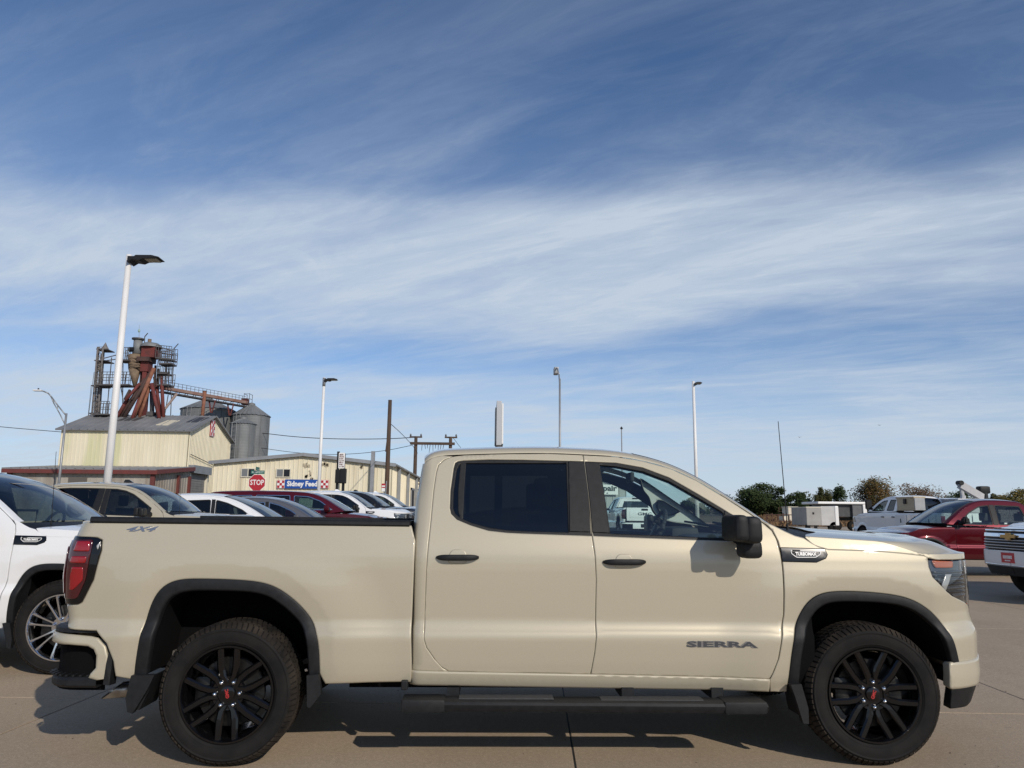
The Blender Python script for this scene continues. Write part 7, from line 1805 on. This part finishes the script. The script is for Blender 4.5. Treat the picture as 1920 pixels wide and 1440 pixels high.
MB().bbox((0, .02, 0), (.38, 1.15, hh), .02).build('box', M_DIAM, tb); MB().bbox((.01, -.01, .01), (.37, .05, hh-.02), .01).build('box', M_ALU, tb); MB().bbox((-.02, -.01, hh-.04), (.40, 1.17, hh+.02), .01).build('lid', M_DIAM, tb); MB().bbox((-.04, .50, hh*.5), (0, .66, hh*.88), .012).build('latch', M_BLACK, tb)
# another white cab peeping out behind
ow = copy_tree(truck, None, {P_SAND: P_WHITE}, SKIP+('lettering',)); ow['label'] = 'white pickup cab showing between tool box and red pickup windshield'; place(ow, 0, 0, math.pi, 1.06); Y = 38.0; xh = px(1766, 950, Y)[0]; ow.location = (xh+3.0, Y+2.1, ground_z(20, 38)+.12)
if 'group' in ow: del ow['group']
# truck crane behind the red pickup
ct = thing('truck_crane', 'grey truck mounted crane with slanted boom and black winch above the red pickup', 'crane', tuple(px(1846, 944, 27)))
K0 = np.array(ct.location)
def K(u, v): return tuple(px(u, v, 27)-K0)
M_CRANE = varied('crane_grey', (.50, .50, .51), (.40, .40, .41), 4, .5)
b = MB(); b.bar(K(1843, 934), K(1800, 909), .22, .24); b.build('boom', M_CRANE, ct); MB().bar(K(1815, 916), K(1797.5, 906), .15, .17).build('boom_extension', M_CRANE, ct)
a = K(1799.5, 905.5); MB().tube((a[0], -.12, a[2]), (a[0], .12, a[2]), .085, .085, 14).build('sheave', M_BLACK, ct); a = K(1805, 930); c = K(1801, 911); MB().tube(a, c, .07, .06, 8).build('hook_line', M_CRANE, ct); MB().tube(K(1805, 938), K(1806, 929), .10, .09, 8).build('hook_rest', M_CRANE, ct)
a = K(1844.5, 919); MB().bbox((a[0]-.19, -.12, a[2]-.13), (a[0]+.18, .18, a[2]+.14), .06).build('winch', M_BLACK, ct, angle=.6); MB().tube(K(1846, 944), K(1844.5, 922), .15, .12, 10).build('mast', M_BLACK, ct)
MB().bar(K(1838, 942), K(1834, 930), .1, .1).build('lift_cylinder', M_CHROME, ct)
cb = thing('crane_truck_body', 'pale grey utility body under the crane, its top rail above the red cab', 'truck body', (K0[0]-1.0, 26.6, ground_z(18, 27))); zt = px(1785, 935, 27)[2]-ground_z(18, 27)
x0 = px(1783, 935, 27)[0]-K0[0]+1.0; x1 = px(1822, 935, 27)[0]-K0[0]+1.0
MB().bbox((x0, 0, zt-.5), (x1, 1.9, zt), .03).build('side_box', M_CRANE, cb); MB().bbox((x0-.2, 0, .7), (x1+1.9, 2.0, zt-.52), .03).build('utility_bed', P_WHITE, cb); MB().box((x1+.1, .5, zt-.52), (x1+1.0, 1.5, zt-.12)).build('crane_base', M_BLACK, cb)
for x in (x0+.4, x1+.9): wheel(cb, (x, .0, .43), .43, .25, .28, M_STEEL2, 0, False, None, 'multi', False); wheel(cb, (x, 2.0, .43), .43, .25, .28, M_STEEL2, 0, True, None, 'multi', False)
# trailers in the background
M_TRG = varied('trailer_grey', (.36, .35, .33), (.29, .28, .26), 2, .6); M_TRK = varied('trailer_black', (.035, .037, .042), (.06, .06, .065), 3, .5)
Y = 48.0; a, c, e_ = px(1513, 980, Y), px(1539, 951, Y), px(1576, 949, Y+1.4); g = min(ground_z(a[0], Y), a[2]-.3)
t = thing('cargo_trailer', 'small pale grey enclosed trailer left of the black one', 'trailer', (a[0], Y, g)); w = c[0]-a[0]; h = c[2]-g; w2 = px(1572, 950, Y)[0]-a[0]
MB().bbox((0, 0, .45), (w, 2.4, h), .03).build('side_wall', M_TRG, t); MB().bbox((w+.005, .02, .45), (w2-.25, 2.4, h+.06), .02).build('side_wall', varied('trailer_pale', (.52, .52, .51), (.44, .44, .43), 2, .6), t); MB().bbox((w2-.24, .0, .45), (w2, 2.4, h+.08), .05).build('corner_post', M_WHITE, t)
MB().box((-.02, -.02, h-.03), (w+.02, 2.42, h+.02)).build('roof', M_PALE, t); MB().bbox((w*.42, -.04, h*.72), (w*.52, 0, h*.80), .01).build('latch', M_BLACK, t)
for x in (w*.35, w2*.85): MB().lathe([(.12, -.03), (.32, -.03), (.36, .02), (.36, .2)], 'y', (x, .05, .36), 18).build('wheel', M_RUBBER, t, True)
Y = 52.0; a, c = px(1578, 968, Y), px(1625, 944, Y); g = ground_z(a[0], Y); z0, z1 = px(1578, 969, Y)[2]-g, c[2]-g
t = thing('box_trailer', 'black enclosed trailer with white roof and white corner post', 'trailer', (a[0], Y, g)); w = c[0]-a[0]; wm = px(1600, 960, Y)[0]-a[0]
MB().bbox((-.9, .3, z0), (wm, 2.6, z1-.1), .02).build('side_wall', M_TRK, t); MB().bbox((wm+.01, .1, z0), (w-.28, 2.6, z1-.05), .02).build('end_wall', varied('trailer_slate', (.09, .095, .105), (.12, .125, .135), 3, .5), t); MB().bbox((-1.6, -.05, z1-.06), (w, 2.7, z1+.10), .04).build('roof', M_WHITE, t); MB().bbox((w-.27, .0, z0-.2), (w, 2.6, z1-.07), .04).build('corner_post', M_WHITE, t)
MB().box((-.8, .3, z0-.25), (w-.1, 2.4, z0-.02)).build('chassis', M_UNDER, t); MB().box((wm+.1, .25, z0-.85), (w-.3, .3, z0-.02)).build('ramp_panel', M_TRG, t); MB().tube((w-.15, .0, 0), (w-.15, 0, z0), .09, n=8).build('jack', M_BLACK, t)
for x in (-.2, .9): MB().lathe([(.12, -.03), (.30, -.03), (.34, .02), (.34, .2)], 'y', (x, .3, .34), 18).build('wheel', M_RUBBER, t, True)
# white pickup seen from behind, through the cab windows
gm = copy_tree(truck, None, {P_SAND: P_WHITE}, SKIP); gm['label'] = 'white pickup truck seen from behind through the front side window'; yaw = R(90-28)
if 'group' in gm: del gm['group']
place(gm, 7.80, 34.0, R(90), 1.0, ground_z(6, 34)+.12)
pl = MB().box((-1.10, .62, .56), (-1.09, .95, .72)).build('dealer_plate', MATS['plate_red'], gm)
# repair shop
Y = 56.0; a = px(1040, 900, Y); c = px(1173, 912, Y); g = ground_z(a[0], Y)
rs_ = thing('repair_shop', 'pale ribbed metal repair shop seen through the cab window', 'building', (a[0], Y, g)); w = c[0]-a[0]; h = px(1170, 913, Y)[2]-g; pkz = px(1085, 884, Y)[2]-g
M_RSH = varied('shop_siding', (.40, .42, .42), (.34, .36, .36), 1, .6); tf2 = lambda s: h+(pkz-h)*(1-abs(s-.35)/.65 if s > .35 else s/.35)
corrugated((0, 0), (w, 0), 0, tf2, M_RSH, 'wall', rs_, .45, .04); corrugated((w, 0), (w, 14), 0, h, M_RSH, 'wall', rs_, .45, .04); corrugated((0, 14), (0, 0), 0, h, M_RSH, 'wall', rs_, .45, .04)
slope('roof', (w+.5, -.3, h-.12), (w+.5, 14, h-.12), (w*.35, 14, pkz+.15), (w*.35, -.3, pkz+.15), M_ROOFL, rs_, 1.2); slope('roof', (-.5, 14, h-.4), (-.5, -.3, h-.4), (w*.35, -.3, pkz+.15), (w*.35, 14, pkz+.15), M_ROOFL, rs_, 1.2)
sg = thing('repair_sign', 'white sign with dark lettering ending in pair on the repair shop', 'sign', (0, 0, 0)); u0, u1 = 1108, 1158.5
p0, p1 = px(u0, 927, Y-.2), px(u1, 909, Y-.2); sg.location = p0; W2 = p1[0]-p0[0]; H2 = p1[2]-p0[2]
MB().box((0, -.05, 0), (W2, 0, H2)).build('board', M_SIGNW, sg); text('lettering', 'Repair', .55, mat('sign_ink', (.03, .05, .05), .5), sg, (W2*.52, -.055, H2*.62), depth=.01, width=W2*.86, bold=.02); text('lettering', 's', .2, MATS['sign_ink'], sg, (W2*.60, -.055, H2*.16), depth=.01, width=.12)
